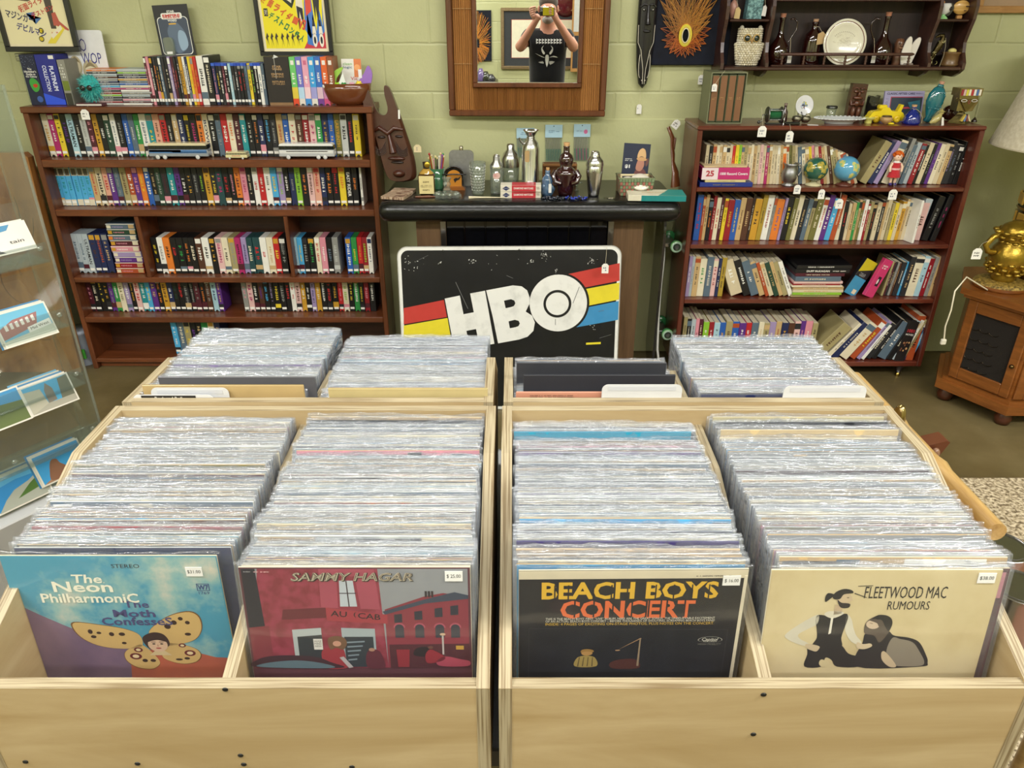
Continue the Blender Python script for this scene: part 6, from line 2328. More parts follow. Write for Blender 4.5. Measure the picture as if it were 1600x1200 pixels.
# whisky bottle pewter/cream label
p=bar_at(668,303)
h=barh(668,262,p)
t=empty('liquor_bottle',(p.x,p.y,BTZ),'square liquor bottle with a cream label beside the wooden mask','bottle')
m=MB()
h=.115
m.bx(-.036,.036,-.024,.024,0,h*.78,'4a3418','gloss',c=.008)
m.lathe([(.033,h*.78),(.014,h*.95),(.012,h*1.0),(0,h)],col='b08c40',mat='gloss',sy=.7)
m.build('glass_body',t)
m=MB()
m.bx(-.032,.032,-.0255,-.0245,.006,h*.72,'d8c890','paper')
scrawl(m,0,h*.50,.03,.012,'5a4a28',y=-.026,rows=1)
scrawl(m,0,h*.34,.05,.012,'5a4a28',y=-.026,rows=2)
m.text('Scotch',0,h*.22,.035,.008,'4a3a20',y=-.026,shear=.3) if False else scrawl(m,0,h*.2,.035,.01,'4a3a20',y=-.026,rows=1)
m.build('label',t)
m=MB()
m.lathe([(.013,h*.97),(.015,h*1.2),(.0,h*1.22)],col='2a2018',mat='plastic')
m.sph(.006,-.012,h*1.12,.013,.006,.013,'c8a840','goldmetal')
m.build('stopper',t)
# pencil cup with swizzle sticks
p=bar_at(683,300)
t=empty('pencil_cup',(p.x-.005,3.45,BTZ),'green cup crammed with coloured pens and swizzle sticks','cup of pens')
m=MB()
m.lathe([(.028,0),(.036,.09),(.034,.09),(.026,.004),(0,.004)],col='3a6a4a',mat='gloss')
m.build('cup',t)
rp=random.Random(12)
for i,c in enumerate(['c8483c','3c8a48','e0b890','2c2a2c','d89aa4','e0c040','6aa050','a83030','c8b898','4c5c30','d8d4c8','884a9a']):
 a=i*.52
 x,y=.012*cos(a),.012*sin(a)
 tt=empty('pen',(p.x-.005+x,3.45+y,BTZ+.01),['red','green','peach','black','pink','yellow','leaf green','dark red','beige','olive','white','purple'][i]+' pen or swizzle stick in the green cup','pen','pens in the green cup')
 m=MB()
 hh=rp.uniform(.11,.15)
 m.tube([(0,0,0),(x*1.8,y*1.6,hh)],.0028,c,'plastic',seg=7)
 m.build('barrel',tt)
 m=MB()
 m.sph(x*1.8,y*1.6,hh,.005,.004,.006,c if i%3 else 'd8c890','plastic',seg=8,rings=6)
 m.build('tip',tt)
p=PY(652,240,3.44)
swing_tag('price_tag','beige price card with printed text standing beside the swizzle sticks',652,226,238,3.44,w=.034,col='d8c8a0',string_from=(p.x+.02,3.45,BTZ+.13))
# scottie match holder: arched leather-like holder with orange panel
p=bar_at(707,301)
t=empty('letter_holder',(p.x+.004,3.42,BTZ),'round-topped black and orange holder with a leaping animal','holder')
m=MB()
m.prism([(-.045,0),(.045,0)]+arc(0,.06,.040,0,pi,14),0,.012,'1c1818','gloss')
m.prism([(-.05,0),(.05,0),(.04,.014),(-.04,.014)],-.02,.03,'9c5c20','paint')
m.build('back_plate',t)
m=MB()
m.prism([(-.034,.004),(.034,.004)]+arc(0,.052,.034,0,pi,14),-.003,0,'c8842c','paint')
m.build('orange_panel',t)
m=MB()
m.poly([(q[0],-.004,q[1]) for q in smooth([(-.002,.045),(.01,.052),(.018,.05),(.03,.06),(.024,.045),(.012,.04),(.004,.03),(.002,.036)])],'1c1818','ink')
m.poly([(q[0],-.004,q[1]) for q in smooth([(-.03,.005),(-.01,.012),(.02,.008),(.03,.004)])],'5a2c10','ink')
m.build('animal_figure',t)
m=MB()
m.tube([(-.052,-.006,.066),(-.03,-.012,.068),(0,-.014,.07),(.03,-.012,.069),(.055,-.006,.068)],.003,'1a1416','gloss',seg=6)
m.tube([(-.03,-.003,.062)]+[(.042*cos(a),-.005,.066+.036*sin(a)) for a in [pi-i*pi/10 for i in range(11)]],.0035,'1a1416','gloss',seg=6)
m.build('handle',t)
# glass star candle holder
p=bar_at(698,310)
t=empty('candle_holder',(p.x,3.27,BTZ),'clear glass star-based candle holder at the bar front edge','candle holder')
m=MB()
star=[]
for i in range(20):
 a=i*pi/10
 r=.062 if i%2==0 else .042
 star.append((r*cos(a),r*.7*sin(a)))
m.prism(star,0,.012,'d8dcdc','glass_clear',axis='z')
for i in range(10):
 a=i*pi/5
 m.sph(.045*cos(a),.032*sin(a),.014,.012,.009,.008,'d8dcdc','glass_clear',seg=8,rings=6)
m.lathe([(.016,.012),(.012,.02),(.018,.032),(.012,.042),(.018,.055),(.014,.066),(.021,.082),(.017,.082),(.010,.066),(0,.06)],seg=8,col='d8dcdc',mat='glass_clear',smooth=False)
m.build('glass_body',t)
# things flat on the bar
t=empty('letter_opener',(bar_at(660,309).x,3.25,BTZ),'thin brown handled opener lying on the bar','letter opener')
m=MB()
m.tube([(-.03,0,.004),(.03,.004,.004),(.06,.004,.003)],[.004,.006,.002],'6a3a20','carved',seg=8)
m.build('blade',t)
t=empty('letter_opener',(bar_at(765,309).x,3.235,BTZ),'long pale bone-coloured opener lying before the matchboxes','letter opener')
m=MB()
m.tube([(-.09,-.006,.005),(-.06,0,.005),(.07,.006,.003)],[.007,.005,.0015],'cfc3a4','gloss',seg=8)
m.build('blade',t)
# pewter flask
p=bar_at(722,296)
t=empty('hip_flask',(PY(722,290,3.5).x,3.50,BTZ),'large rounded pewter hip flask leaning against the wall','flask')
t.rotation_euler=(-R(4),0,0)
hh=PY(722,235,3.5).z-BTZ
m=MB()
m.prism(rr_(-.056,.056,0,hh,.02),-.012,.012,'9a9a98','roughmetal',smooth=False)
m.build('body',t)
m=MB()
m.lathe([(.009,hh),(.009,hh+.014),(.007,hh+.018),(0,hh+.018)],seg=14,col='a8a090',mat='metal')
m.build('cap',t)
# patterned tumbler
p=bar_at(747,304)
t=empty('drinking_glass',(p.x,p.y,BTZ),'clear patterned glass tumbler in front of the pewter flask','glass')
m=MB()
m.lathe([(.0,.002),(.024,.002),(.026,.01),(.036,.14),(.0345,.14),(.023,.012),(0,.012)],seg=28,col='d8dcd8',mat='glass_clear')
m.build('glass_body',t)
m=MB()
for k in range(9):
 for j in range(14):
  a=j*2*pi/14+k*.3
  r=.027+.009*(k/9)
  z=.02+k*.0125
  m.tube([(r*cos(a),r*sin(a),z),((r+.0004)*cos(a+.16),(r+.0004)*sin(a+.16),z+.006),((r+.0006)*cos(a+.3),(r+.0006)*sin(a+.3),z)],.0007,'dadad2','plastic',seg=4)
m.build('raised_pattern',t)
# small shaker with red emblem
p=bar_at(776,303)
t=empty('cocktail_shaker',(p.x,p.y,BTZ),'small glass cocktail shaker with a red and white emblem and steel cap','cocktail shaker')
m=MB()
m.lathe([(.0,0),(.026,0),(.028,.008),(.028,.12),(.026,.12),(.026,.008),(0,.006)],seg=26,col='ccd4c8',mat='glass_clear')
m.build('glass_body',t)
m=MB()
m.lathe([(.029,.115),(.028,.128),(.016,.142),(.015,.165),(.008,.17),(0,.171)],seg=26,col='c8c8c8',mat='metal')
m.build('cap',t)
m=MB()
m.poly([(q[0],-.0292,q[1]) for q in smooth([(-.014,.09),(.0,.098),(.014,.094),(.016,.08),(.004,.07),(-.012,.074)])],'c8a8a0','ink')
m.text('Big',0,.089,.016,.007,'b03040',y=-.0296) if False else scrawl(m,0,.086,.02,.012,'b03040',y=-.0296,rows=2)
m.build('emblem',t)
# larger glass shaker with steel top
p=bar_at(797,303)
t=empty('cocktail_shaker',(p.x+.002,3.44,BTZ),'wide glass cocktail shaker with domed steel top left of the tall one','cocktail shaker')
m=MB()
m.lathe([(0,0),(.034,0),(.038,.02),(.040,.10),(.038,.10),(.034,.02),(0,.01)],seg=28,col='b8a890',mat='glass_clear')
m.build('glass_body',t)
m=MB()
m.lathe([(.041,.098),(.041,.13),(.034,.155),(.018,.172),(.018,.190),(.014,.196),(0,.197)],seg=28,col='c8c8c8',mat='metal')
m.build('steel_top',t)
# tall steel shaker shaped like an extinguisher
p=bar_at(829,306)
t=empty('cocktail_shaker',(p.x,3.36,BTZ),'tall chrome shaker with flared neck and side spout, tallest thing on the bar','cocktail shaker')
hh=PY(829,203,3.36).z-BTZ
m=MB()
m.lathe([(0,0),(.040,0),(.040,.004),(.038,.008),(.038,hh*.70),(.032,hh*.80),(.018,hh*.86),(.016,hh*.90),(.026,hh*.96),(.034,hh),(.031,hh),(.014,hh*.90),(0,hh*.88)],seg=36,col='d0d0d0',mat='metal')
m.build('body',t)
m=MB()
m.tube([(-.030,-.005,hh*.78),(-.045,-.008,hh*.83),(-.050,-.010,hh*.88)],[.006,.0045,.004],'b0b0b0','metal',seg=8)
m.lathe([(.0165,0),(.019,.004),(.0165,.008)],seg=24,col='b0b0b0',mat='metal',T=TR(z=hh*.865))
m.build('spout',t)
m=MB()
m.prism([(q[0],q[1]) for q in rr_(-.026,-.006,hh*.52,hh*.70,.006)],-.0405,-.0395,'b09468','paper')
m.build('cardboard_tag',t)
# swab packets pinned on the wall
for i,(pxc,ytp,ybt,c,c2,lb) in enumerate(((821,200,247,'b8b8b0','3a8a88','leftmost, mostly hidden behind the tall chrome shaker'),(865,195,253,'c8b8a8','2c8a80','middle one with green ends'),(909,194,252,'d0c0b4','d0489a','right one with pink ends'))):
 Yw=3.646
 a_,b_=PY(pxc-14,ybt,Yw),PY(pxc+14,ytp,Yw)
 w_,h_=b_.x-a_.x,b_.z-a_.z
 t=empty('swab_packet',((a_.x+b_.x)/2,Yw,a_.z),'packet of thin sticks with pale blue header, '+lb,'packet',None)
 m=MB()
 m.bx(-w_/2,w_/2,0,.0015,h_*.66,h_,'a8c8d8','card')
 m.bx(-.003,.003,0,.006,h_*.955,h_*.97,'b0b0b0','metal')
 m.bx(-.002,.002,-.0004,0,h_*.95,h_*.975,'202020','ink')
 if i==2:
  m.poly([(q[0],-.0004,q[1]) for q in ell(.017,h_*.80,.009,.010,14)],'c86898','ink')
  scrawl(m,-.012,h_*.82,.028,.006,'7888a8',y=-.0004,rows=1)
 else:
  scrawl(m,-.008,h_*.82,.03,.014,'4a6a90',y=-.0004,rows=2)
  scrawl(m,.018,h_*.82,.02,.005,'4a6a90',y=-.0004,rows=1)
 m.build('header_card',t)
 m=MB()
 for k in range(9):
  x_=-w_/2+w_*(k+.7)/10
  m.tube([(x_-.004,.004,h_*.64),(x_+.002,.003,h_*.35)],.0016,c,'paper',seg=5)
  m.tube([(x_+.002,.003,h_*.35),(x_+.006,.003,h_*.03)],.0017,c2 if i != 2 or k%2 else '2c8a80','plastic',seg=5)
 m.build('sticks',t)
 m=MB()
 m.bx(-w_/2,w_/2,-.0005,.0,0,h_*.66,'e0e4e4','glass_acrylic')
 m.build('clear_bag',t)
# wooden letter rack box under the packets
a_,b_=PY(848,256,3.50),PY(902,256,3.50)
t=empty('wooden_box',((a_.x+b_.x)/2,3.50,BTZ),'small brown wooden rack behind the maroon bottle','wooden box')
w_=b_.x-a_.x
zt_=a_.z-BTZ
m=MB()
m.bx(-w_/2,w_/2,0,.05,0,.012,'7a5230','paint',c=.002)
m.bx(-w_/2,w_/2,.04,.05,.012,zt_,'6a4426','paint',c=.002)
m.bx(-w_/2,w_/2,0,.008,zt_-.012,zt_,'8a6038','paint',c=.002)
m.bx(-w_/2,w_/2,0,.008,.012,.05,'7a5230','paint',c=.002)
for x_ in (-w_/2,w_/2-.008):
 m.bx(x_,x_+.008,.008,.04,.012,zt_,'7a5230','paint',c=.002)
m.build('carcass',t)
# match boxes (two, stacked)
p=PZ(782,313,BTZ)
for k in range(2):
 t=empty('matchbox',(PY(782,310,3.25).x,3.24,BTZ+k*.0285),['lower','upper'][k]+' red and white box lettered DIAMOND MATCHES style, at the bar front edge' if False else ['lower','upper'][k]+' red and cream matchbox of the pair at the bar front edge','matchbox')
 t.rotation_euler=(0,0,R(1.5-k*3))
 m=MB()
 L_=PY(845,310,3.25).x-PY(782,310,3.25).x
 m.bx(0,L_,0,.06,0,.028,'d8d0c0','card',c=.001)
 m.bx(L_*.28,L_*.87,-.0006,0,.001,.027,'b8303a','card')
 m.bx(L_*.28,L_*.87,.0,.06,.0278,.0286,'b8303a','card')
 m.poly([(L_*.14,-.001,.004),(L_*.23,-.001,.014),(L_*.14,-.001,.024),(L_*.05,-.001,.014)],'1c2a5c','ink')
 m.text('DIAMOND',L_*.14,.014,L_*.12,.003,'d8d0c0',y=-.0014)
 m.text('DOMINO MATCHES' if False else 'DIAMOND MATCHES',L_*.57,.015,L_*.48,.0085,'e8e0d8',y=-.0012,bold=.02)
 scrawl(m,L_*.93,.016,L_*.08,.010,'5a4a3a',y=-.001,rows=2)
 m.build('box_body',t)
t=empty('candle',(PY(827,292,3.33).x,3.315,BTZ),'small maroon votive candle before the tall chrome shaker','candle')
m=MB()
m.lathe([(.014,0),(.014,.055),(.012,.057),(0,.056)],seg=20,col='8a2034',mat='gloss')
m.build('wax',t)
t.location.y=3.305
# pale blue glass figure bottle
t=empty('glass_bottle',(PY(855,305,3.29).x,3.29,BTZ),'small pale blue figural glass bottle with cork left of the maroon one','bottle')
hh=PY(853,266,3.29).z-BTZ
m=MB()
m.lathe([(0,0),(.022,0),(.028,.015),(.030,.04),(.022,.055),(.025,.065),(.020,.08),(.012,.088),(.010,hh-.008),(.011,hh),(0,hh)],seg=20,col='5878a0',mat='glass_paleblue')
for a in range(8):
 m.sph(.026*cos(a*.8),.026*sin(a*.8),.03+.006*(a%3),.008,.006,.012,'5878a0','glass_paleblue',seg=8,rings=6)
m.build('glass_body',t)
m=MB()
m.lathe([(.007,0),(.008,.012),(0,.012)],seg=12,col='b08a5c',mat='paper',T=TR(z=hh))
m.build('cork',t)
m=MB()
m.bx(.004,.016,-.034,-.033,.02,.058,'dcdcd8','paper')
m.tube([(.01,-.033,.058),(.004,-.02,.09)],.0006,'c8c0a8','fabric',seg=4)
m.build('price_tag',t)
# maroon figural glass bottle
t=empty('glass_bottle',(PY(883,305,3.30).x,3.30,BTZ),'maroon glass bottle shaped like a stout figure with cork stopper','bottle')
m=MB()
hh=PY(883,228,3.30).z-BTZ
m.lathe([(0,0),(.028,0),(.036,.02),(.038,.05),(.048,.09),(.050,.10),(.036,.115),(.024,.122),(.030,.140),(.032,.155),(.026,.172),(.014,.182),(.013,hh-.006),(.015,hh),(0,hh)],seg=30,col='4a1c22',mat='glass_maroon')
for sx in (-1,1):
 m.tube([(sx*.042,-.008,.108),(sx*.056,-.014,.085),(sx*.045,-.028,.062),(sx*.02,-.040,.058)],[.012,.013,.011,.010],'4a1c22','glass_maroon',seg=10)
m.sph(0,-.030,.150,.010,.008,.008,'4a1c22','glass_maroon',seg=10,rings=7)
for k in range(10):
 m.sph(.03*cos(k),-.032,.06+.005*k,.004,.004,.005,'6a3038','gloss',seg=6,rings=5)
m.build('glass_body',t)
m=MB()
m.lathe([(.012,0),(.014,.014),(0,.014)],seg=14,col='c0986a',mat='paper',T=TR(z=hh))
m.build('cork',t)
# steel shaker on the right
t=empty('cocktail_shaker',(PY(927,308,3.29).x,3.29,BTZ),'polished steel cocktail shaker with tapered body right of the maroon bottle','cocktail shaker')
hh=PY(927,236,3.29).z-BTZ
m=MB()
m.lathe([(0,0),(.023,0),(.025,.01),(.036,.10),(.037,.132),(.035,.134)],seg=36,col='d0d0d2',mat='metal')
m.build('body',t)
m=MB()
m.lathe([(.0385,.13),(.0385,.137),(.036,.15),(.026,.166),(.0195,.170),(.0195,.178)],seg=36,col='d0d0d2',mat='metal')
m.build('shoulder',t)
m=MB()
m.lathe([(.0205,.168),(.018,hh-.004),(.014,hh),(0,hh)],seg=30,col='d0d0d2',mat='metal')
m.build('cap',t)
# odds in front: blue beads, dark chain, tiny glass bird
for (pxx,c,lb,cat,mat_) in ((866,'2a3040','dark bead necklace heaped between the two glass bottles','necklace','gloss'),(900,'2438a0','bright blue beaded necklace heaped at the bar front edge','necklace','gloss')):
 t=empty('necklace',(PY(pxx,309,3.22).x,3.225,BTZ),lb,cat)
 m=MB()
 rn=random.Random(pxx)
 for i in range(46):
  a=i*.41
  r=.012+.02*abs(sin(i*.37))
  m.sph(r*1.5*cos(a),r*.6*sin(a),.004+(.004 if i%3==0 else 0),.0042,col=c if i%4 else '101420',mat=mat_,seg=8,rings=5)
 m.build('beads',t)
t=empty('glass_ornament',(PY(901,293,3.40).x,3.40,BTZ),'small clear glass ornament beside the wooden rack','ornament')
m=MB()
m.lathe([(.012,0),(.005,.008),(.004,.02),(.014,.03),(.010,.04),(0,.042)],seg=14,col='d0d4d8',mat='glass_clear')
m.sph(.016,0,.034,.012,.005,.004,'d0d4d8','glass_clear',seg=10,rings=6)
m.build('glass_body',t)
t=empty('key_ring',(PY(955,309,3.23).x,3.235,BTZ),'small silver charm ring between shaker and woven basket','ring')
m=MB()
m.tube([(.016*cos(a*.5),.008*sin(a*.5),.002) for a in range(13)],.0014,'b8b0a0','metal',seg=6)
m.tube([(-.03,.008,.002),(-.02,.002,.003),(-.006,.0,.002)],.0012,'3a342c','metal',seg=6)
m.build('ring',t)
# woven basket with contents
t=empty('woven_basket',(PY(993,300,3.30).x,3.34,BTZ),'small woven basket in faded green and pink at the right of the bar','basket')
m=MB()
wb_,hb_=.155,.075
cols_=['7a8a6a','a06a5c','8c7a5c']
for j in range(5):
 for i in range(12):
  x0_=-wb_/2*(.86+.03*j)+wb_*(.86+.03*j)*i/12
  x1_=x0_+wb_*(.86+.03*j)/12
  bulge=.0015 if (i+j)%2 else-.0005
  m.bx(x0_+.0004,x1_-.0004,-.055-bulge-.0012*j,-.050,j*hb_/5+.0004,(j+1)*hb_/5-.0004,cols_[(i+j)%2] if j<4 else cols_[0],'yarn',c=.001)
 for sx in (-1,1):
  for i in range(8):
   y0_=-.05+.10*i/8
   xx=sx*(wb_/2*(.86+.03*j))
   m.bx(xx-.002,xx+.002+(.001 if (i+j)%2 else 0),y0_,y0_+.012,j*hb_/5+.0004,(j+1)*hb_/5-.0004,cols_[(i+j+1)%2],'yarn',c=.0008)
m.bx(-wb_*.48,wb_*.48,.048,.054,0,hb_,'8c7a5c','yarn')
m.bx(-wb_*.42,wb_*.42,-.05,.05,0,.004,'8c7a5c','yarn')
m.tube([(-wb_*.5,-.056,hb_),(wb_*.5,-.056,hb_),(wb_*.5,.055,hb_),(-wb_*.5,.055,hb_)],.004,'8a9070','yarn',seg=7,closed=True)
m.build('woven_body',t)
bxx=t.location.x
pc=empty('postcard',(PY(991,262,3.40).x,3.385,BTZ+.05),'navy card priced $1 with a figure in a cap, standing in the woven basket','postcard')
pc.rotation_euler=(-R(6),R(3),0)
w_=.118
hh=PY(990,224,3.40).z-BTZ-.05
m=MB()
m.bx(-w_/2,w_/2,0,.001,0,hh,'1c2540','card')
m.text('$1',-w_*.30,hh*.36,.022,.017,'e8e8e4',y=-.0005,bold=.04)
scrawl(m,-w_*.26,hh*.55,.036,.014,'d0d0cc',y=-.0005,rows=2)
P_=lambda pts,c,k: m.poly([(q[0]*w_,-.0004-.0002*k,q[1]*hh) for q in pts],c,'ink')
P_(smooth([(.0,.0),(-.02,.2),(.08,.3),(.3,.32),(.46,.15),(.46,.0)]),'6a3c3c',1)
P_(smooth([(.02,.3),(.05,.5),(.12,.6),(.28,.58),(.32,.4),(.2,.25)]),'b07a68',2)
P_(smooth([(.04,.62),(.08,.8),(.2,.88),(.32,.82),(.36,.62),(.2,.66)]),'d0a878',3)
P_(smooth([(.02,.6),(.2,.64),(.38,.6),(.36,.54),(.1,.54)]),'c49868',4)
P_(smooth([(.36,.5),(.44,.62),(.48,.5),(.4,.38)]),'6a4440',1)
m.build('card',pc)
tt=empty('picture_frame',(bxx-.002,3.335,BTZ+.02),'small cream frame around dark card standing in the woven basket','small frame')
tt.rotation_euler=(-R(12),0,0)
m=MB()
for (x0_,x1_,z0_,z1_) in ((-.062,.062,.055,.064),(-.062,-.054,0,.056),(.054,.062,0,.056),(-.062,.062,0,.008)):
 m.bx(x0_,x1_,0,.005,z0_,z1_,'d8c8a0','plastic',c=.002)
m.bx(-.055,.055,.003,.005,.005,.056,'2c2e34','card')
m.build('frame',tt)
for i,(dx,w2,c,lb) in enumerate(((-.035,.03,'ddd6c8','left'),(.02,.048,'e0dacc','right'))):
 tt=empty('badge',(bxx+dx,3.31,BTZ+.055),lb+' cream round badge lying in the woven basket','badge')
 m=MB()
 m.lathe([(0,0),(w2,.0),(w2*.9,.006),(w2*.5,.012),(0,.013)],seg=24,col=c,mat='ceramic',T=TR(rx=R(38)))
 m.build('face',tt)
# teal and cream box lid at the right end
t=empty('gift_box',(PY(1023,310,3.25).x,3.235,BTZ),'flat cream and teal box lettered in script on the right end of the bar','box')
t.rotation_euler=(0,0,R(-3))
m=MB()
w_=.245
m.bx(-w_/2,w_/2,-.05,.07,0,.024,'d8d2bc','card',c=.001)
m.bx(-w_*.27,w_/2+.0003,-.0506,-.05,0,.0235,'1a8080','card')
m.bx(w_/2,w_/2+.0006,-.05,.07,0,.0235,'1a8080','card')
m.poly([(w_*.02,-.0502,.0243),(w_/2,-.0502,.0243),(w_/2,.07,.0243),(w_*.25,.07,.0243)],'1f8c88','card')
T=Matrix.Translation((-.01,.01,.0246)) @ Matrix.Rotation(-pi/2,4,'X')
m.text('Clayton',0,0,.10,.022,'c8b070',T=T,shear=.4)
m.build('box_body',t)
t.location.z=BTZ
# carved walking stick club at the right
t=empty('carved_club',(PY(1057,296,3.45).x,3.48,BTZ),'slender carved brown wooden club leaning at the right end of the bar','carved club')
m=MB()
hh=PY(1047,199,3.52).z-BTZ
xo=PY(1047,199,3.56).x-t.location.x
pts=[(0,0,0),(-.003,.005,hh*.25),(-.012,.02,hh*.42),(-.012,.03,hh*.55),(-.016,.04,hh*.7),(-.014,.045,hh*.82),(xo,.055,hh)]
pts=[(p[0]+xo*.4*(p[2]/hh),p[1],p[2]) for p in pts]
m.tube(pts,[.034,.024,.012,.015,.011,.015,.012],'6a3c1e','carved',seg=14,flat=.5)
m.tube([(pts[5][0]+.012,pts[5][1],pts[5][2]),(pts[4][0]+.012,pts[4][1],pts[4][2]+.02),(pts[4][0]+.010,pts[4][1],pts[4][2]-.02)],.005,'5a3018','carved',seg=8)
m.build('carved_body',t)
swing_tag('price_tag','white printed tag tilted above the slender carved club',1057,187,201,3.6,w=.034,face_tilt=R(35),string_from=tuple(PY(1048,203,3.56)),ink='202024')
# white cable down behind the bar and a skateboard
pts=[PY(1034,345,3.50),PY(1038,370,3.46),PY(1037,405,3.44),PY(1032,450,3.43),PY(1029,490,3.43),PY(1027,545,3.42),PY(1028,600,3.42)]
t=empty('cable',(pts[0].x,3.45,0),'white power cable hanging down behind the right end of the bar','cable')
m=MB()
q=[(p.x-pts[0].x,p.y-3.45,max(p.z,.01)) for p in pts]
m.tube([(q[0][0]-.01,.05,BTZ-.09)]+q,.0062,'dcdcd6','plastic',seg=8)
m.build('cord',t)
wp=PY(1058,387,3.40)
t=empty('skateboard',(wp.x-.055,3.51,0),'black skateboard standing on end behind the bar, green wheel showing','skateboard')
m=MB()
t.rotation_euler=(0,0,pi/2)
m.prism(rr_(-.10,.10,0.004,.80,.09),0,.012,'121214','gloss')
m.build('deck',t)
for z in (wp.z,.20):
 m=MB()
 m.bx(-.07,.07,-.06,0,z-.010,z+.010,'8a8a8c','metal',c=.003)
 m.build('truck',t)
for z in (wp.z,.20):
 for sx in (-1,1):
  x=sx*.088
  m=MB()
  m.lathe([(0,-.016),(.026,-.016),(.029,-.01),(.029,.01),(.026,.016,'8ac080'),(.018,.017,'a8c8b0'),(.010,.012,'2c3c30'),(0,.012,'505050')],seg=26,col='3c8c50',mat='gloss',T=TR(x=x,y=-.055,z=z,ry=-pi/2 if sx<0 else pi/2))
  m.build('wheel',t)
m=MB()
m.poly([(-.06,-.0008,.3),(.0,-.0008,.32),(.0,-.0008,.40),(-.06,-.0008,.38)],'3a78a8','ink')
m.poly([(-.06,-.0008,.24),(.0,-.0008,.26),(.0,-.0008,.32),(-.06,-.0008,.3)],'8aa048','ink')
m.build('sticker',t)
# ================================================================ black ridged mask, flame string art, wall tags
a_=PY(1003,138,WY-.03)
t=empty('tribal_mask',(a_.x,WY-.02,a_.z),'long narrow black mask with white carved lines hanging right of the mirror','carved mask')
hh=.62
m=MB()
ol=[(0,0),(.018,.02),(.032,.09),(.040,.20),(.041,.33),(.038,.45),(.042,.62),(-.042,.62),(-.038,.45),(-.041,.33),(-.040,.20),(-.032,.09),(-.018,.02)]
n=len(ol)
vs=[(p[0],0,p[1]) for p in ol]+[(p[0],-.015,p[1]) for p in ol]+[(p[0]*.6,-.03,p[1]*.94+.02) for p in ol]
fs=[(i,(i+1)%n,n+(i+1)%n,n+i) for i in range(n)]+[(n+i,n+(i+1)%n,2*n+(i+1)%n,2*n+i) for i in range(n)]+[tuple(range(2*n,3*n))]
m.raw(vs,fs,'1c1a1e','carved',smooth=True)
m.build('mask_body',t)
m=MB()
m.prism([(.260,-.026),(.335,-.028),(.270,-.052)],-.007,.007,'1c1a1e','carved',axis='x') if False else m.tube([(0,-.030,.335),(0,-.040,.285),(0,-.046,.262)],[.006,.008,.012],'1c1a1e','carved',seg=8)
m.sph(0,-.032,.235,.018,.008,.006,'1c1a1e','carved',seg=12,rings=6)
for sx in (-1,1):
 m.tube([(sx*.006,-.032,.338),(sx*.020,-.034,.342),(sx*.034,-.024,.33)],.004,'1c1a1e','carved',seg=7)
 m.sph(sx*.018,-.031,.318,.008,.004,.004,'101012','gloss',seg=10,rings=6)
 m.sph(sx*.020,-.034,.320,.0022,col='e8e4dc',mat='ink',seg=6,rings=4)
m.build('carved_face',t)
m=MB()
W_='cfc8b8'
for sx in (-1,1):
 m.tube([(sx*.004,-.033,.02),(sx*.006,-.034,.08),(sx*.020,-.030,.16),(sx*.034,-.022,.19),(sx*.036,-.019,.26)],.0014,W_,'ink',seg=5)
 m.tube([(sx*(.016+.009*cos(a)),-.026-.003*cos(a),.10+.055*sin(a)) for a in [i*.45 for i in range(14)]],.0014,W_,'ink',seg=5,closed=True)
 m.sph(sx*.007,-.032,.035,.003,col=W_,mat='ink',seg=6,rings=4)
for z in (.385,.39,.43,.435,.48):
 m.tube([(-.038,-.018,z),(-.02,-.031,z),(.02,-.031,z),(.038,-.018,z)],.0014,W_,'ink',seg=5)
for i in range(8):
 x=-.028+i*.008
 m.tube([(x-.002,-.032,.398),(x+.001,-.033,.41),(x+.003,-.032,.424)],.0015,W_,'ink',seg=5)
m.build('white_lines',t)
a_,b_=PY(1017,102,WY-.03),PY(1136,102,WY-.03)
t=empty('string_art',((a_.x+b_.x)/2,WY-.002,a_.z),'black velvet panel with an orange and yellow string-art flame','string art')
w_=b_.x-a_.x
m=MB()
m.bx(-w_/2,w_/2,-.028,0,0,.50,mat='black_velvet',c=.004)
m.build('panel',t)
m=MB()
cc=PY(1070,56,WY-.03)
cx,cz=cc.x-t.location.x,cc.z-a_.z
rf=random.Random(2)
tips=[(cx+(.088+.016*(i%2))*cos(i*pi/17+pi)*(1.0),cz+(.082+.008*(i%2))*sin(i*pi/17+pi)) for i in range(18)]
tips+=[(cx+.112*(1 if s>0 else-1)-s*.010*(k%2)+s*.012*(k>3),cz+.03+k*.028) for k in range(8) for s in (-1,1)]
tips+=[(cx+x_,cz+.27-abs(x_)*.6) for x_ in (-.09,-.06,-.03,0,.03,.06,.09)]
for p in tips:
 for k in range(26):
  a=rf.uniform(0,6.283)
  q=(cx+.034*cos(a),cz+.004+.044*sin(a))
  dd=Vector((p[0]-q[0],p[1]-q[1]))
  mid=Vector((p[0]-cx,p[1]-cz)).normalized()
  if dd.length>.32 or dd.dot(Vector((q[0]-cx,q[1]-cz)))<-.0006:
   continue
  low=p[1]<cz+.05
  m.tube([(p[0],-.032-rf.uniform(0,.003),p[1]),(q[0],-.036-rf.uniform(0,.003),q[1])],.0006,rf.choice(['c8651c','d07020','c0581a','d4802c'] if low else ['b87a34','c88c3c','a86c2c','d0963c']),'fabric',seg=3)
m.build('orange_thread',t)
m=MB()
for k in range(9):
 for i in range(3):
  r=.036-k*.0022-i*.0006
  m.tube([(cx+r*.82*cos(a),-.040-k*.0004,cz+.002+(r+.010)*1.0*sin(a)) for a in [j*.35 for j in range(18)]],.0009,['e0a030','d8c848','c8c838','d8c050','e0cc60','b8b040','d8b030','c0b89c','e8e0c0'][k],'fabric',seg=4,closed=True)
m.poly([(cx+.013*cos(a),-.0445,cz+.002+.019*sin(a)) for a in [i*.314 for i in range(20)]],'0a0a10','fabric')
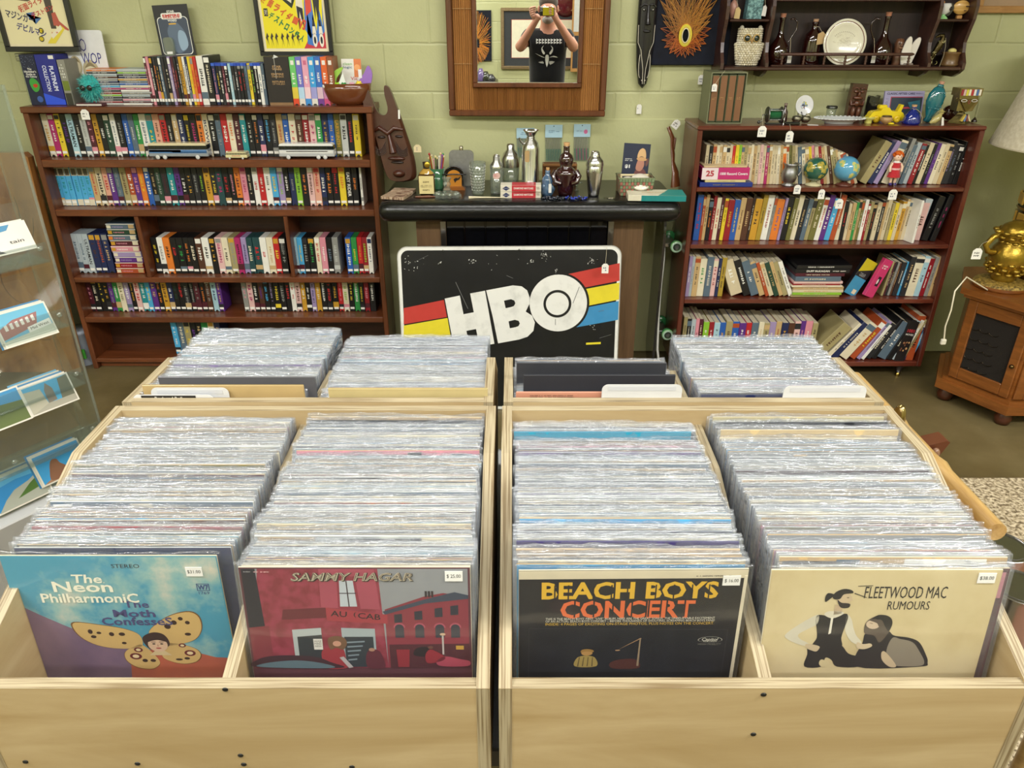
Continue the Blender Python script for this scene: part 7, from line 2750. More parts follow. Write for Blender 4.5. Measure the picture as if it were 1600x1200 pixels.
m.build('yellow_thread',t)
m=MB()
for p in tips:
 m.lathe([(.0012,0),(.0012,.010),(.0018,.011),(0,.0115)],seg=6,col='c8a860',mat='metal',T=TR(x=p[0],y=-.026,z=p[1],rx=pi/2))
m.build('nails',t)
swing_tag('price_tag','white tag on the wall directly below the narrow black mask',999,163,178,WY-.012,w=.023,string_from=tuple(PY(1000,139,WY-.02)))
swing_tag('price_tag','white tag on the wall below the flame string art',1097,117,132,WY-.012,w=.031,string_from=tuple(PY(1098,103,WY-.02)))
# ================================================================ wall shelf with spindle rail
WSY=3.51
WSZ=PY(1300,110,WSY).z
e0,e1=PY(1127,108,WSY).x,PY(1503,110,WSY).x
d0,d1=PY(1197,105,WSY).x,PY(1450,105,WSY).x
t=empty('wall_shelf',((e0+e1)/2,WSY,WSZ),'dark brown wall shelf with scalloped sides and spindle rail','wall shelf')
so=t.location.x
def wpart(nm,x0,x1,y0,y1,z0,z1,mat='wood_dark',c=.003):
 m=MB()
 m.bx(x0-so,x1-so,y0,y1,z0,z1,mat=mat,c=c)
 return m.build(nm,t)
WD=WY-WSY-.002
zs1=PY(1165,30,WSY).z-WSZ
zs1b=PY(1500,32,WSY).z-WSZ
ztop=PY(1300,2,WSY).z-WSZ
wpart('bottom_board',e0+.01,e1-.01,-.012,WD,0,.014,c=.004)
wpart('top_board',d0,d1,.01,WD,ztop,ztop+.014)
wpart('small_shelf',e0+.015,d0-.005,.015,WD,zs1-.010,zs1,c=.004)
wpart('small_shelf',d1+.005,e1-.012,.015,WD,zs1-.010,zs1,c=.004)
wpart('back_panel',e0+.012,e1-.012,WD-.008,WD,.014,.62,'wood_shelf_back',c=0)
def sidep(x,dip=True):
 m=MB()
 H=.62
 pr=[(WD,-.03),(.06,-.03),(.02,-.014),(-.006,.004),(-.006,.03),(.02,.07),(.030,.11),(.016,.16),(.002,.20),(.0,.25),(.02,.32),(.02,.45),(.0,.55),(.02,H),(WD,H)]
 pp=[]
 for i in range(len(pr)-1):
  pp.append(pr[i])
 pp=pr[:3]+[((pr[i][0]+pr[i+1][0])/2 if k else pr[i][0],(pr[i][1]+pr[i+1][1])/2 if k else pr[i][1]) for i in range(3,13) for k in (0,1)]+pr[13:]
 m.prism(pp,x-so-.007,x-so+.007,mat='wood_dark',axis='x')
 return m.build('scalloped_side',t)
for x in (e0,d0,d1,e1):
 sidep(x)
rz=PY(1300,85,WSY-.005).z-WSZ
m=MB()
ra,rb2=PY(1219,85,WSY).x-so,PY(1429,85,WSY).x-so
m.tube([(ra,.003,rz),(ra+.01,.002,rz),((ra+rb2)/2,.002,rz),(rb2-.01,.002,rz),(rb2,.003,rz)],[.003,.0065,.0065,.0065,.003],'4a2c22','carved',seg=10)
m.build('rail',t)
wpart('rail_base',PY(1204,105,WSY).x,PY(1436,105,WSY).x,-.004,.014,.014,.022)
for px_ in (1222,1256,1288,1321,1353,1387,1420):
 m=MB()
 x=PY(px_,95,WSY).x
 m.lathe([(.004,0),(.006,.004),(.0035,.008),(.0065,.014),(.0035,.020),(.0065,.026),(.0035,.032),(.006,.038),(.004,rz-.022)],seg=12,col='4a2c22',mat='carved')
 m.build('spindle',t,loc=(x-so,.004,.022))
SB=WSZ+.0145
def shelf_thing(name,label,cat,px,Y,z=None):
 zz_=SB if z is None else z
 p=PY(px,100 if z is None else 30,Y)
 return empty(name,(p.x,Y,zz_),label,cat)
# owl
t=shelf_thing('owl_figurine','cream knotted-cord owl with black eyes on the wall shelf','figurine',1166,3.575)
m=MB()
ho=.155
sc2=[(.0,.0),(.040,.004),(.050,.03),(.056,.07),(.050,.098),(.046,.11),(.052,.13),(.050,.148),(.03,.150),(0,.148)]
m.lathe(sc2,seg=28,col='d8ceb4',mat='yarn',sy=.62)
rk=random.Random(6)
for j in range(17):
 z=.006+j*.0088
 r=.042+.012*sin(min(1,z/.07)*1.57)-(.004 if z>.09 else 0)
 for i in range(26):
  a=i*2*pi/26+(j%2)*.12
  m.sph(r*cos(a),r*.64*sin(a),z,.0058,.005,.0048,rk.choice(['ddd4bc','e6dec8','cfc4a8']),'yarn',seg=6,rings=4)
m.build('corded_body',t)
for sx in (-1,1):
 m=MB()
 m.sph(sx*.040,-.004,.150,.010,.010,.012,'e2dac4','yarn',seg=10,rings=6)
 m.build('ear',t)
 m=MB()
 for k in range(6):
  m.sph(sx*(.058-.002*k),-.006,.085-k*.011,.009,.012,.009,'d2c8ac','yarn',seg=8,rings=5)
 m.build('wing',t)
 m=MB()
 m.lathe([(0,0),(.016,0),(.016,.003),(.0,.004)],seg=20,col='c8a868',mat='yarn',T=TR(x=sx*.019,y=-.034,z=.112,rx=pi/2,rz=sx*.25))
 m.lathe([(0,.003),(.012,.003),(.011,.0065),(0,.007)],seg=20,col='1c2a26',mat='gloss',T=TR(x=sx*.019,y=-.034,z=.112,rx=pi/2,rz=sx*.25))
 m.build('eye',t)
m=MB()
m.sph(0,-.040,.102,.004,.005,.010,'b08850','plastic',seg=8,rings=6)
m.build('beak',t)
def jug(px,Y,label,mirror,hh=.21):
 t=shelf_thing('glass_jug',label,'jug',px,Y)
 m=MB()
 m.lathe([(0,0),(.030,0),(.044,.02),(.047,.05),(.040,.08),(.018,.11),(.011,.135),(.011,hh-.03),(.014,hh-.02),(.013,hh-.018),(0,hh-.018)],seg=30,col='3a1410',mat='glass_brown')
 m.build('glass_body',t)
 m=MB()
 s=mirror
 m.tube([(s*.038,0,.095),(s*.050,0,.115),(s*.066,0,.145),(s*.066,0,.172),(s*.050,0,.188),(s*.034,0,.184)],.0035,'3a1410','glass_brown',seg=8)
 m.build('handle',t)
 m=MB()
 m.lathe([(.010,0),(.013,.022),(0,.022)],seg=16,col='a8745a',mat='paper',T=TR(z=hh-.024))
 m.build('cork',t)
 m=MB()
 m.tube([(s*.045,-.004,.11),(s*.044,-.02,.08),(s*.043,-.03,.05)],.001,'b8a88c','fabric',seg=5)
 m.bx(s*.043-.009,s*.043+.009,-.034,-.033,.012,.05,'c8c4bc','paper')
 m.build('price_tag',t)
jug(1213,3.59,'dark brown glass jug with looped handle, left of the white plate',1)
jug(1373,3.59,'dark brown glass jug with looped handle, right of the white plate',-1,hh=.215)
t=shelf_thing('glass_bottle','dark brown corked bottle with a kraft tag beside the plate','bottle',1264,3.60)
m=MB()
m.lathe([(0,0),(.038,0),(.040,.01),(.040,.10),(.034,.125),(.014,.145),(.012,.165),(.015,.168),(.013,.175),(0,.175)],seg=28,col='3a1410',mat='glass_brown')
m.build('glass_body',t)
m=MB()
m.lathe([(.010,0),(.012,.014),(0,.014)],seg=14,col='a8866a',mat='paper',T=TR(z=.172))
m.build('cork',t)
m=MB()
m.prism([(.002,.085),(.036,.09),(.036,.125),(.022,.138),(.002,.128)],-.043,-.042,'b89c70','paper')
m.tube([(.018,-.043,.135),(.012,-.018,.155),(-.012,-.014,.156)],.001,'b8a88c','fabric',seg=5)
m.build('kraft_tag',t)
t=shelf_thing('decorative_plate','cream plate with brown rim line propped behind the spindle rail','plate',1312,3.56)
m=MB()
T=TR(y=0,z=.094,rx=pi/2-R(8))
m.lathe([(0,0),(.060,.001),(.066,.004),(.092,.012),(.0935,.014),(.092,.016),(.066,.008),(.058,.005),(0,.005)],seg=48,col='d8d4c2',mat='ceramic',T=T)
m.build('plate_body',t)
m=MB()
m.lathe([(.0815,.0136),(.0840,.0146)],seg=48,col='6a3428',mat='ink',T=T @ TR(z=.0006),caps=False)
m.build('rim_line',t)
m=MB()
T2=T @ TR(z=.0054)
for i in range(60):
 a,r=rk.uniform(0,6.28),rk.uniform(.004,.048)
 x,y=r*cos(a),r*.55*sin(a)+.008
 m.box(x,y,0,rk.uniform(.003,.009),.0008,.0004,'a89c88','ink',T=T2 @ TR(rz=0))
for i in range(13):
 a=pi*(.2+.6*i/12)
 m.box(.052*cos(a),.040*sin(a)+.002,0,.0028,.0034,.0004,'8a8074','ink',T=T2)
m.build('engraved_picture',t)
# small tiki bottle and folded white shell shape
t=shelf_thing('tiki_bottle','small carved brown tiki figure behind the rail, right end','figurine',1399,3.59)
m=MB()
m.lathe([(.018,0),(.020,.03),(.014,.05),(.018,.06),(.020,.09),(.015,.108),(.0,.11)],seg=18,col='6a4632',mat='carved')
m.build('body',t)
m=MB()
for sx in (-1,1):
 m.sph(sx*.008,-.018,.09,.005,.004,.004,'4a2c1c','carved',seg=8,rings=5)
m.sph(0,-.020,.072,.010,.004,.004,'8a6248','carved',seg=10,rings=6)
m.sph(0,-.021,.082,.004,.005,.006,'7a5440','carved',seg=8,rings=5)
m.build('face',t)
t=shelf_thing('napkin_holder','white leaf-shaped holder standing at the right end of the rail','holder',1416,3.57)
m=MB()
for k,(dx,a) in enumerate(((-.008,-.05),(.008,.22))):
 m.prism(smooth([(-.016,.0),(-.024,.05),(-.012,.10),(.004,.118),(.014,.10),(.014,.04),(.008,0)],4),-.008+k*.012,-.002+k*.012,'ddd6ce','ceramic',T=TR(x=dx,ry=a))
m.bx(-.018,.022,-.02,.02,0,.012,'9a8c84','ceramic',c=.003)
m.build('leaves',t)
# seahorse
t=shelf_thing('seahorse_figurine','spotted dark and yellow metal seahorse in the right compartment','figurine',1459,3.55)
m=MB()
pts=[(-.004,0,.004),(-.016,0,.012),(-.018,0,.03),(-.010,0,.05),(.0,0,.07),(.008,0,.09),(.014,0,.108),(.010,0,.122),(-.004,0,.122),(-.018,0,.114)]
m.tube(pts,[.003,.005,.007,.010,.014,.015,.010,.010,.007,.003],'4a4028','roughmetal',seg=12)
m.tube([(.004,0,.006),(.012,0,.010),(.012,0,.018),(.006,0,.020)],.002,'8a8450','roughmetal',seg=6)
m.build('body',t)
m=MB()
for i in range(60):
 f=rk.uniform(0,5)
 k=int(f)
 p=Vector(pts[k+1]).lerp(Vector(pts[k+2]),f-k)
 r=[.006,.008,.011,.014,.014,.010][k]
 a=rk.uniform(3.3,6.1)
 m.sph(p.x+r*.95*cos(a),r*.95*sin(a),p.z+rk.uniform(-.004,.004),.0018,.0012,.0024,'c8c088','ink',seg=5,rings=4)
m.sph(-.004,-.008,.122,.002,.002,.002,'101010','gloss',seg=6,rings=4)
m.build('spots',t)
m=MB()
m.tube([(.022,-.01,.0),(.030,-.008,.04),(.030,-.006,.08),(.024,-.002,.112),(.016,0,.110)],.0015,'8a8068','fabric',seg=5)
m.build('hanging_string',t)
t=shelf_thing('trinket_box','round brown wooden trinket box with a domed pale knob','box',1483,3.57)
m=MB()
m.lathe([(0,0),(.036,0),(.040,.006),(.036,.012),(.035,.046),(.042,.052),(.042,.056),(0,.058)],seg=32,col='6e5230',mat='paint')
m.build('body',t)
m=MB()
m.sph(0,0,.060,.018,.018,.012,'d8ca80','ceramic',seg=18,rings=10)
m.build('knob',t)
ZS2=WSZ+zs1+.0005
t=shelf_thing('shell_ornament','pink and brown shell-like ornament with kraft tag, upper left compartment','ornament',1144,3.57,ZS2)
m=MB()
m.lathe([(0,0),(.012,.004),(.014,.02),(.020,.035),(.018,.055),(.008,.07),(0,.074)],seg=16,col='b8887a',mat='carved')
m.build('shell',t)
m=MB()
m.prism([(.0,.002),(.024,.0),(.026,.034),(.016,.046),(.004,.040)],-.024,-.0232,'c0a878','paper')
m.tube([(.012,-.023,.044),(.008,-.012,.072)],.0008,'c8bea0','fabric',seg=4)
m.build('kraft_tag',t)
t=shelf_thing('ceramic_canister','mottled teal square canister with a white tag, upper left compartment','canister',1176,3.58,ZS2)
m=MB()
m.prism([(-.036,0),(.030,0),(.032,.10),(-.030,.10)],-.02,.03,'white','verdigris')
m.build('body',t)
m=MB()
m.prism([(.028,.012),(.046,.01),(.048,.044),(.040,.054),(.032,.048)],-.024,-.0232,'e4e0da','paper')
m.tube([(.04,-.023,.05),(.036,-.012,.09)],.0008,'c8bea0','fabric',seg=4)
m.build('price_tag',t)
t=shelf_thing('egg_cup','hen-shaped egg cup in orange, white and green, upper right compartment','egg cup',1472,3.56,ZS2)
m=MB()
m.lathe([(.022,0),(.018,.006),(.008,.014),(.010,.018)],seg=18,col='98d490',mat='ceramic')
m.build('foot',t)
m=MB()
m.lathe([(.008,.016),(.022,.026),(.026,.050),(.022,.060),(.019,.060),(.018,.030),(0,.026)],seg=18,col='dcdcdc',mat='ceramic')
m.sph(-.016,-.006,.046,.012,.012,.018,'d8a060','ceramic',seg=12,rings=8)
m.sph(-.016,-.006,.062,.008,.009,.009,'d89858','ceramic',seg=10,rings=7)
m.sph(-.020,-.010,.052,.005,.008,.007,'c05830','ceramic',seg=8,rings=6)
m.sph(.016,-.018,.040,.009,.006,.008,'20181a','ceramic',seg=8,rings=6)
m.build('hen_cup',t)
t=shelf_thing('fish_figurine','flat striped wooden fish with black tail, upper right compartment','figurine',1497,3.57,ZS2)
m=MB()
m.bx(-.010,.012,-.008,.008,0,.014,'b88448','paint',c=.002)
m.build('stand',t)
m=MB()
m.sph(.002,0,.044,.036,.010,.028,'c8a058','paint',seg=22,rings=14,fn=lambda a,b: 'cfa660' if int(b*6)%2 else 'bd9148')
m.build('body',t)
m=MB()
m.prism(smooth([(-.03,.044),(-.042,.06),(-.058,.058),(-.052,.04),(-.062,.018),(-.046,.012),(-.034,.03)],3),-.004,.004,'1c1618','carved')
m.build('tail',t)
m=MB()
m.bx(.016,.036,-.011,-.009,.046,.050,'2c1c10','ink')
m.bx(.012,.020,-.0115,-.009,.030,.034,'6a4820','ink')
m.build('marks',t)
t=shelf_thing('glass_vase','tall grey-blue glass vase behind the wooden fish','vase',1512,3.61,ZS2)
m=MB()
m.lathe([(0,0),(.018,0),(.020,.05),(.024,.10),(.022,.10),(.018,.05),(0,.004)],seg=18,col='8098b0',mat='glass_paleblue')
m.build('glass_body',t)
# picture frame top right
t=frame('framed_picture','light wooden frame with beige mat at the top right corner',1524,1660,20.5,.028,'white','frame_wood','a08468',
   lambda m,x0,x1,z0,z1: [m.bx(x0+.03,x1-.03,.0088,.0098,z0+.055,z1-.05,'2c2624','card')]+
   [m.sph(x0+.06+k*.055,.0085,z0+.062,.004,.001,.004,'d8d0c0','ink',seg=8,rings=5) for k in range(4)],height=.4,Y=WY-.025)
# ================================================================ right bookcase
RX0_,RX1_=PY(1090,210,RFY).x,PY(1541,201,RFY).x
RTOP=PY(1300,197,RFY).z
RB=3.60
sR=[(PY(1300,293.5,RFY).z,PY(1300,300,RFY).z),(PY(1250,382.5,RFY).z,PY(1250,389,RFY).z),(PY(1230,468,RFY).z,PY(1230,474.5,RFY).z),(PY(1380,566,RFY).z,PY(1380,573,RFY).z)]
ro=(RX0_+RX1_)/2
t=empty('bookcase',(ro,RFY,0),'reddish brown bookcase of books on tapered legs right of the bar','bookcase')
bc_part('top_board',RX0_-.003,RX1_+.003,RFY-.004,RB,RTOP-.018,RTOP,'wood_right',t,ro,RFY,c=.005)
for a in (RX0_,RX1_-.022):
 bc_part('side_panel',a,a+.022,RFY,RB,sR[3][1],RTOP-.018,'wood_right_v',t,ro,RFY)
bc_part('back_panel',RX0_+.022,RX1_-.022,RB-.008,RB,sR[3][1],RTOP-.018,'wood_shaded_r',t,ro,RFY,c=0)
for (za,zb) in sR:
 bc_part('shelf',RX0_+.022,RX1_-.022,RFY+.001,RB-.008,zb,za,'wood_right',t,ro,RFY)
for x in (RX0_+.08,RX1_-.09):
 for y in (.03,RB-RFY-.05):
  m=MB()
  m.lathe([(.010,0),(.011,.022),(.011,.022),(.024,sR[3][1])],seg=16,col='1c1210',mat='paint')
  m.lathe([(.0105,0),(.0125,.022),(.0,.022)],seg=16,col='a08848',mat='metal')
  m.build('tapered_leg',t,loc=(x-ro,y,0))
def book(x,y,z,w,h,d,spec,label,lean=0.0,group=None,yaw=0.0,depth_col='ded4b8',name='book',rollx=0.0):
 body,_,title=spec.partition(':')
 parts=body.split('/')
 c0=parts[0]
 c1=parts[1] if len(parts)>1 else None
 m=MB()
 m.bx(0,w,0,d,0,h,c0,'card',c=min(.0012,w*.2))
 m.bx(w*.12,w*.88,.003,d-.001,.002,h+.0004,depth_col,'paper')
 rnd=spine_rnd
 if rnd.random()<.3 and not title:
  m.bx(.0004,w-.0004,-.0003,0,h*rnd.uniform(.78,.86),h*.95,rnd.choice(['cream','tan','charcoal','white','rust','slate']),'card')
 T=Matrix.Translation((w/2,0,h*.52)) @ Matrix.Rotation(pi/2,4,'Y')
 lum=sum(hexc(c0)[:3])
 ink=c1 or ('3a2c26' if lum>.6 else 'd0c8b8')
 if title:
  m.text(title,0,0,h*.7,w*.5,ink,y=-.0007,T=T,bold=.01)
 else:
  scrawl(m,rnd.uniform(-.03,.03)*h,0,h*rnd.uniform(.35,.62),w*rnd.uniform(.36,.6),ink,y=-.0006,rows=1,T=T,seed=rnd.randint(0,9999))
 o=m.build(name)
 a=lean
 o.location=(x,y,z+(w*sin(a) if a>0 else 0))
 o.rotation_euler=(rollx,a,yaw)
 return tag(o,label,'book',group)
def book_row(pxa,pxb,ybase,z,specs,place,group,h=.175,hv=.015,Y=3.40,d=.12,lean0=0.0,lean1=0.0,ws=None,power=1.0,noun='book'):
 xa,xb=PY(pxa,ybase,Y).x,PY(pxb,ybase,Y).x
 labs=row_labels([s.split('@')[0] for s in specs],noun,place)
 n=len(specs)
 w=[float(s.split('@')[1]) if '@' in s else 1.0*spine_rnd.uniform(.85,1.15) for s in specs]
 leans=[R(lean0+(lean1-lean0)*(i/max(1,n-1))**power) for i in range(n)]
 tot=sum(wi/cos(l) for wi,l in zip(w,leans))
 x=xa
 for s,l,wi,ln in zip(specs,labs,w,leans):
  ww=(xb-xa)*wi/tot
  hh=h+spine_rnd.uniform(-hv,hv*.4)
  book(x,Y+spine_rnd.uniform(-.004,.004),z,ww,hh,d,s.split('@')[0].replace('_',' '),l,lean=ln,group=group)
  x+=ww/cos(ln)+.0001
b1=('beige black tan cream beige tan beige beige red/yellow yellow/black lime/black tan khaki beige cream tan beige palepink beige magenta/cream tan beige').split()
book_row(1098,1207,283,sR[0][0]+.0005,b1,'the top book shelf','paperbacks on the top shelf of the right bookcase',h=.172,hv=.006,lean0=0,lean1=-3)
b2=('beige cream tan orange/red cream olive/black khaki beige slate/white cream tan yellow/black pink beige crimson/cream tan beige brown khaki').split()
book_row(1208,1308,283,sR[0][0]+.0005,b2,'the top book shelf behind the globes','paperbacks behind the globes',h=.170,hv=.008,lean0=-5,lean1=-17)
b2b=('khaki tan beige cream rust beige').split()
book_row(1309,1342,283,sR[0][0]+.0005,b2b,'the top book shelf','slumped paperbacks right of the blue globe',h=.155,hv=.01,lean0=-20,lean1=-29)
b3='khaki/brown@2 navy/white@1.3 lilac/grey@1.2 black@.8 cream/grey@1.8 charcoal/grey@1.4 grey/black'.split()
book_row(1343,1402,285,sR[0][0]+.0005,b3,'the top book shelf','leaning books left of the red doll',h=.205,hv=.012,lean0=24,lean1=12,d=.14)
b4='slate silver/black crimson/white black/white beige/black black/grey purple/grey cream beige tan/black charcoal/lilac charcoal/slate black/grey black/white'.split()
book_row(1404,1495,284,sR[0][0]+.0005,b4,'the top book shelf','books right of the red doll',h=.18,hv=.012,lean0=10,lean1=5,d=.14)
c1_=('blue/red:FAMOUS_FICTION@2 rust tan black/orange@1.4 crimson cream/red@1.5 maroon yellow/brown@1.2 crimson/gold:WRITERS@2 blue/yellow:WRITERS@2 tan/brown@1.8 brown/tan@2 '
  'darkbrown gold@2.4 mustard@1.6 white/crimson@2.2 grey orange/blue@2.6 lilac black/yellow@2 olive@1.5 cream/black@1.8 charcoal/tan@1.5 slate@1.5 khaki@1.4 olive/cream@2 white/red@1.6 '
  'purple/white@1.8 skyblue/white@1.8 rust/cream@1.8').split()
c1_[0]=c1_[0].replace('FAMOUS_FICTION','FAMOUS FICTION')
c1_=[s.replace(':FAMOUS FICTION','').replace(':WRITERS','') for s in c1_]
book_row(1082,1302,375,sR[1][0]+.0005,c1_,'the second book shelf','books on the left of the second shelf',h=.205,hv=.018,lean0=1,lean1=6,d=.14)
c2_=('cream@1.6 black/red@1.4 beige tan@1.3 green/cream tan olive white/red@1.2 crimson khaki black/rust@1.2 beige/black@1.5 charcoal/cream@1.2 tan beige@1.5 khaki yellow/black@1.4 beige@1.2 gold/brown@1.4 '
  'tan beige@1.4 cream@1.3 charcoal/tan palepink/brown@3').split()
book_row(1304,1436,373,sR[1][0]+.0005,c2_,'the second book shelf','books in the middle of the second shelf',h=.185,hv=.018,lean0=0,lean1=3,d=.12)
book(RX1_-.022-.165,3.35,sR[1][0]+.0005,.012,.195,.13,'white','thin pale book standing proud of its row, right part of the second book shelf',lean=R(1),yaw=R(14))
book(RX1_-.022-.142,3.40,sR[1][0]+.0005,.032,.192,.12,'silver/slate','wide silver grey book near the right end of the second book shelf',lean=R(7))
book(RX1_-.022-.102,3.39,sR[1][0]+.0005,.03,.205,.13,'black/grey','black book leaning right beside the silver one, second book shelf',lean=R(10))
book(RX1_-.022-.066,3.38,sR[1][0]+.0005,.024,.215,.14,'black/magenta:Goodbye Yellow Brick Road'.replace(':Goodbye Yellow Brick Road',''),'black book with magenta lettering, last on the second book shelf',lean=R(10))
d1_='lilac/white@.9 silver@.7 tan@1.4 cream/green@1.8 slate@1.7 palepink/crimson@1.3 navy@.8 mustard@1.3'.split()
book_row(1070,1128,462,sR[2][0]+.0005,d1_,'the third book shelf','upright books at the left of the third shelf',h=.195,hv=.012,lean0=1,lean1=1,d=.16,Y=3.37)
d2_='beige/white@3 black/white@1.8 slate/white@2 tan@1.4 rust beige@1.2 darkgreen/tan@1.2 tan@1 khaki@1.2 white'.split()
book_row(1143,1240,460,sR[2][0]+.0005,d2_,'the third book shelf','books slumping left beside the stack',h=.185,hv=.006,lean0=-22,lean1=-25,d=.16,Y=3.37)
# horizontal pile
zz=sR[2][0]+.001
pile=[('khaki/green',.135,.012),('lime/cream',.135,.011),('beige/gold',.140,.014),('tan',.140,.014),('cream/pink',.140,.008),('crimson',.130,.008),('palepink',.135,.012),('slate',.125,.024),('maroon',.135,.016),('black/white:DUFF McKAGAN',.150,.020),('black/white',.15,.018)]
xa=PY(1236,463,3.36).x
for i,(c,w_,th) in enumerate(pile):
 body,_,ti=c.partition(':')
 c0,_,c1v=body.partition('/')
 m=MB()
 W2=w_*1.72
 m.bx(0,W2,0,.16,0,th-.0006,c0,'card',c=.001)
 m.bx(W2*.98,W2+.0005,.004,.156,.0015,th-.002,'ded4b8','paper')
 if ti:
  m.text(ti,W2*.42,th*.5,W2*.42,th*.45,'e8e4dc',y=-.0008,bold=.03)
  m.text('It\u2019s So Easy',W2*.82,th*.5,W2*.26,th*.45,'e8e4dc',y=-.0008,shear=.3) if False else scrawl(m,W2*.82,th*.5,W2*.26,th*.4,'e8e4dc',y=-.0008,rows=1)
 else:
  scrawl(m,W2*.45,th*.5,W2*.5,th*.45,c1v or 'cream',y=-.0008,rows=1,seed=i)
 o=m.build('book',loc=(xa+spine_rnd.uniform(-.006,.006),3.36+spine_rnd.uniform(-.004,.006),zz))
 tag(o,'%s book lying in the pile on the third book shelf, %s'%(fmt_col(c0),'lowest' if i==0 else ('topmost' if i==len(pile)-1 else ordw(i+1)+' from the bottom')),'book','pile of books lying on the third shelf')
 zz+=th
# leaning colour books: cover faces turned to us
def faced(px,ybase,Y,z,w,h,th,lean,yaw,cols,label):
 m=MB()
 m.bx(0,w,0,th,0,h,cols[0],'card',c=.001)
 m.bx(w-.002,w+.0006,.0015,th-.0015,.002,h-.002,cols[-1],'card')
 if len(cols)>2:
  m.bx(.001,w-.001,-.0004,0,0.001,h*.5,cols[1],'card')
  m.poly([(.001,-.0006,h*.62),(w-.001,-.0006,h*.8),(w-.001,-.0006,h-.001),(.001,-.0006,h-.001)],cols[2],'card')
  scrawl(m,w*.5,h*.58,w*.5,h*.1,'b0b0b0',y=-.0007,rows=4)
  m.bx(w*.55,w*.85,-.0008,-.0004,h*.06,h*.18,'d8c8b0','card')
 else:
  scrawl(m,w*.5,h*.8,w*.7,h*.12,'white',y=-.0007,rows=2)
  m.bx(w*.4,w*.75,-.0006,0,h*.3,h*.55,'2c1c24','card')
  m.poly([(w*(.5+.1*cos(a)),-.0009,h*(.42+.07*sin(a))) for a in [i*.6 for i in range(10)]],'d8c8c8','ink')
 o=m.build('book')
 o.location=(PY(px,ybase,Y).x,Y,z+w*sin(lean)*.6)
 o.rotation_euler=(0,lean,yaw)
 return tag(o,label,'book')
faced(1319,452,3.38,sR[2][0]+.002,.068,.185,.026,R(27),R(8),['1c1c22','3a8ab4','c8b820','d86a6c'],'blue, black and yellow book leaning right on the third book shelf')
faced(1352,458,3.35,sR[2][0]+.002,.05,.19,.022,R(22),R(14),['c8386c','d04878'],'bright pink book leaning right on the third book shelf')
d3_='khaki maroon charcoal/tan grey brown/tan charcoal@2 skyblue/white@1.4'.split()
book_row(1376,1405,461,sR[2][0]+.0005,d3_,'the third book shelf','thin books between the pink and cream ones',h=.17,hv=.01,lean0=7,lean1=5,d=.15,Y=3.38)
d4_='charcoal/tan@1.2 cream/brown@2 lightblue/slate@1.3 crimson/white@1.2 grey tan'.split()
book_row(1406,1456,462,sR[2][0]+.0005,d4_,'the third book shelf','books at the right end of the third shelf',h=.195,hv=.012,lean0=4,lean1=4,d=.16,Y=3.37)
# bottom shelf
e1_='khaki@1 black silver pink maroon/cream'.split()
book_row(1062,1092,560,sR[3][0]+.0005,e1_,'the bottom book shelf','books at the left end of the bottom shelf',h=.215,hv=.01,d=.17,Y=3.38)
e2_='lime/white crimson/white lightblue blue/gold khaki/brown blue/white purple/white red/white slate/white cream/tan khaki lilac/cream tan/crimson navy/gold brown/gold palepink/maroon purple/pink pink/white khaki/black'.split()
book_row(1093,1268,560,sR[3][0]+.0005,e2_,'the bottom book shelf','row of books behind the back right crate',h=.195,hv=.008,d=.17,Y=3.38)
e3_='khaki/brown@2.4 cream@1 navy@1.5 cream/tan@2 rust/yellow@1.3 lilac@.8 white@.7 charcoal/cream@1.4 black/white@1 slate/white@2'.split()
book_row(1266,1385,562,sR[3][0]+.0005,e3_,'the bottom book shelf','large books leaning right on the bottom shelf',h=.225,hv=.02,lean0=38,lean1=24,d=.18,Y=3.36)
e4_='black/cream:A_WORLD_OF_MOVIES@2 silver/slate@1.6 white/black@1.6 khaki@1 navy/white@1.2 skyblue/white@1.8'.split()
e4_=[s.replace(':A_WORLD_OF_MOVIES','') for s in e4_]
book_row(1384,1424,565,sR[3][0]+.0005,e4_,'the bottom book shelf','tall books leaning right near the bottom right',h=.225,hv=.012,lean0=22,lean1=14,d=.18,Y=3.35)
m=MB()
m.bx(0,.05,0,.04,0,.215,'1c1718','card',c=.001)
m.text('1001',.025,.165,.036,.018,'b8303a',y=-.0006,bold=.03)
m.text('MOVIES',.025,.145,.038,.010,'d8d4cc',y=-.0006,bold=.02)
for i in range(14):
 m.sph(spine_rnd.uniform(.008,.042),-.0006,spine_rnd.uniform(.05,.105),.004,.0004,.005,spine_rnd.choice(['a87850','7a4a30','c89a68']),'ink',seg=6,rings=4)
o=m.build('book',loc=(RX1_-.022-.112,3.345,sR[3][0]+.001))
o.rotation_euler=(0,R(8),0)
tag(o,'black book reading 1001 MOVIES in red on the bottom book shelf','book')
book(RX1_-.022-.052,3.35,sR[3][0]+.0005,.036,.235,.18,'rust/black','tall orange-red book, last on the bottom book shelf',lean=R(3))
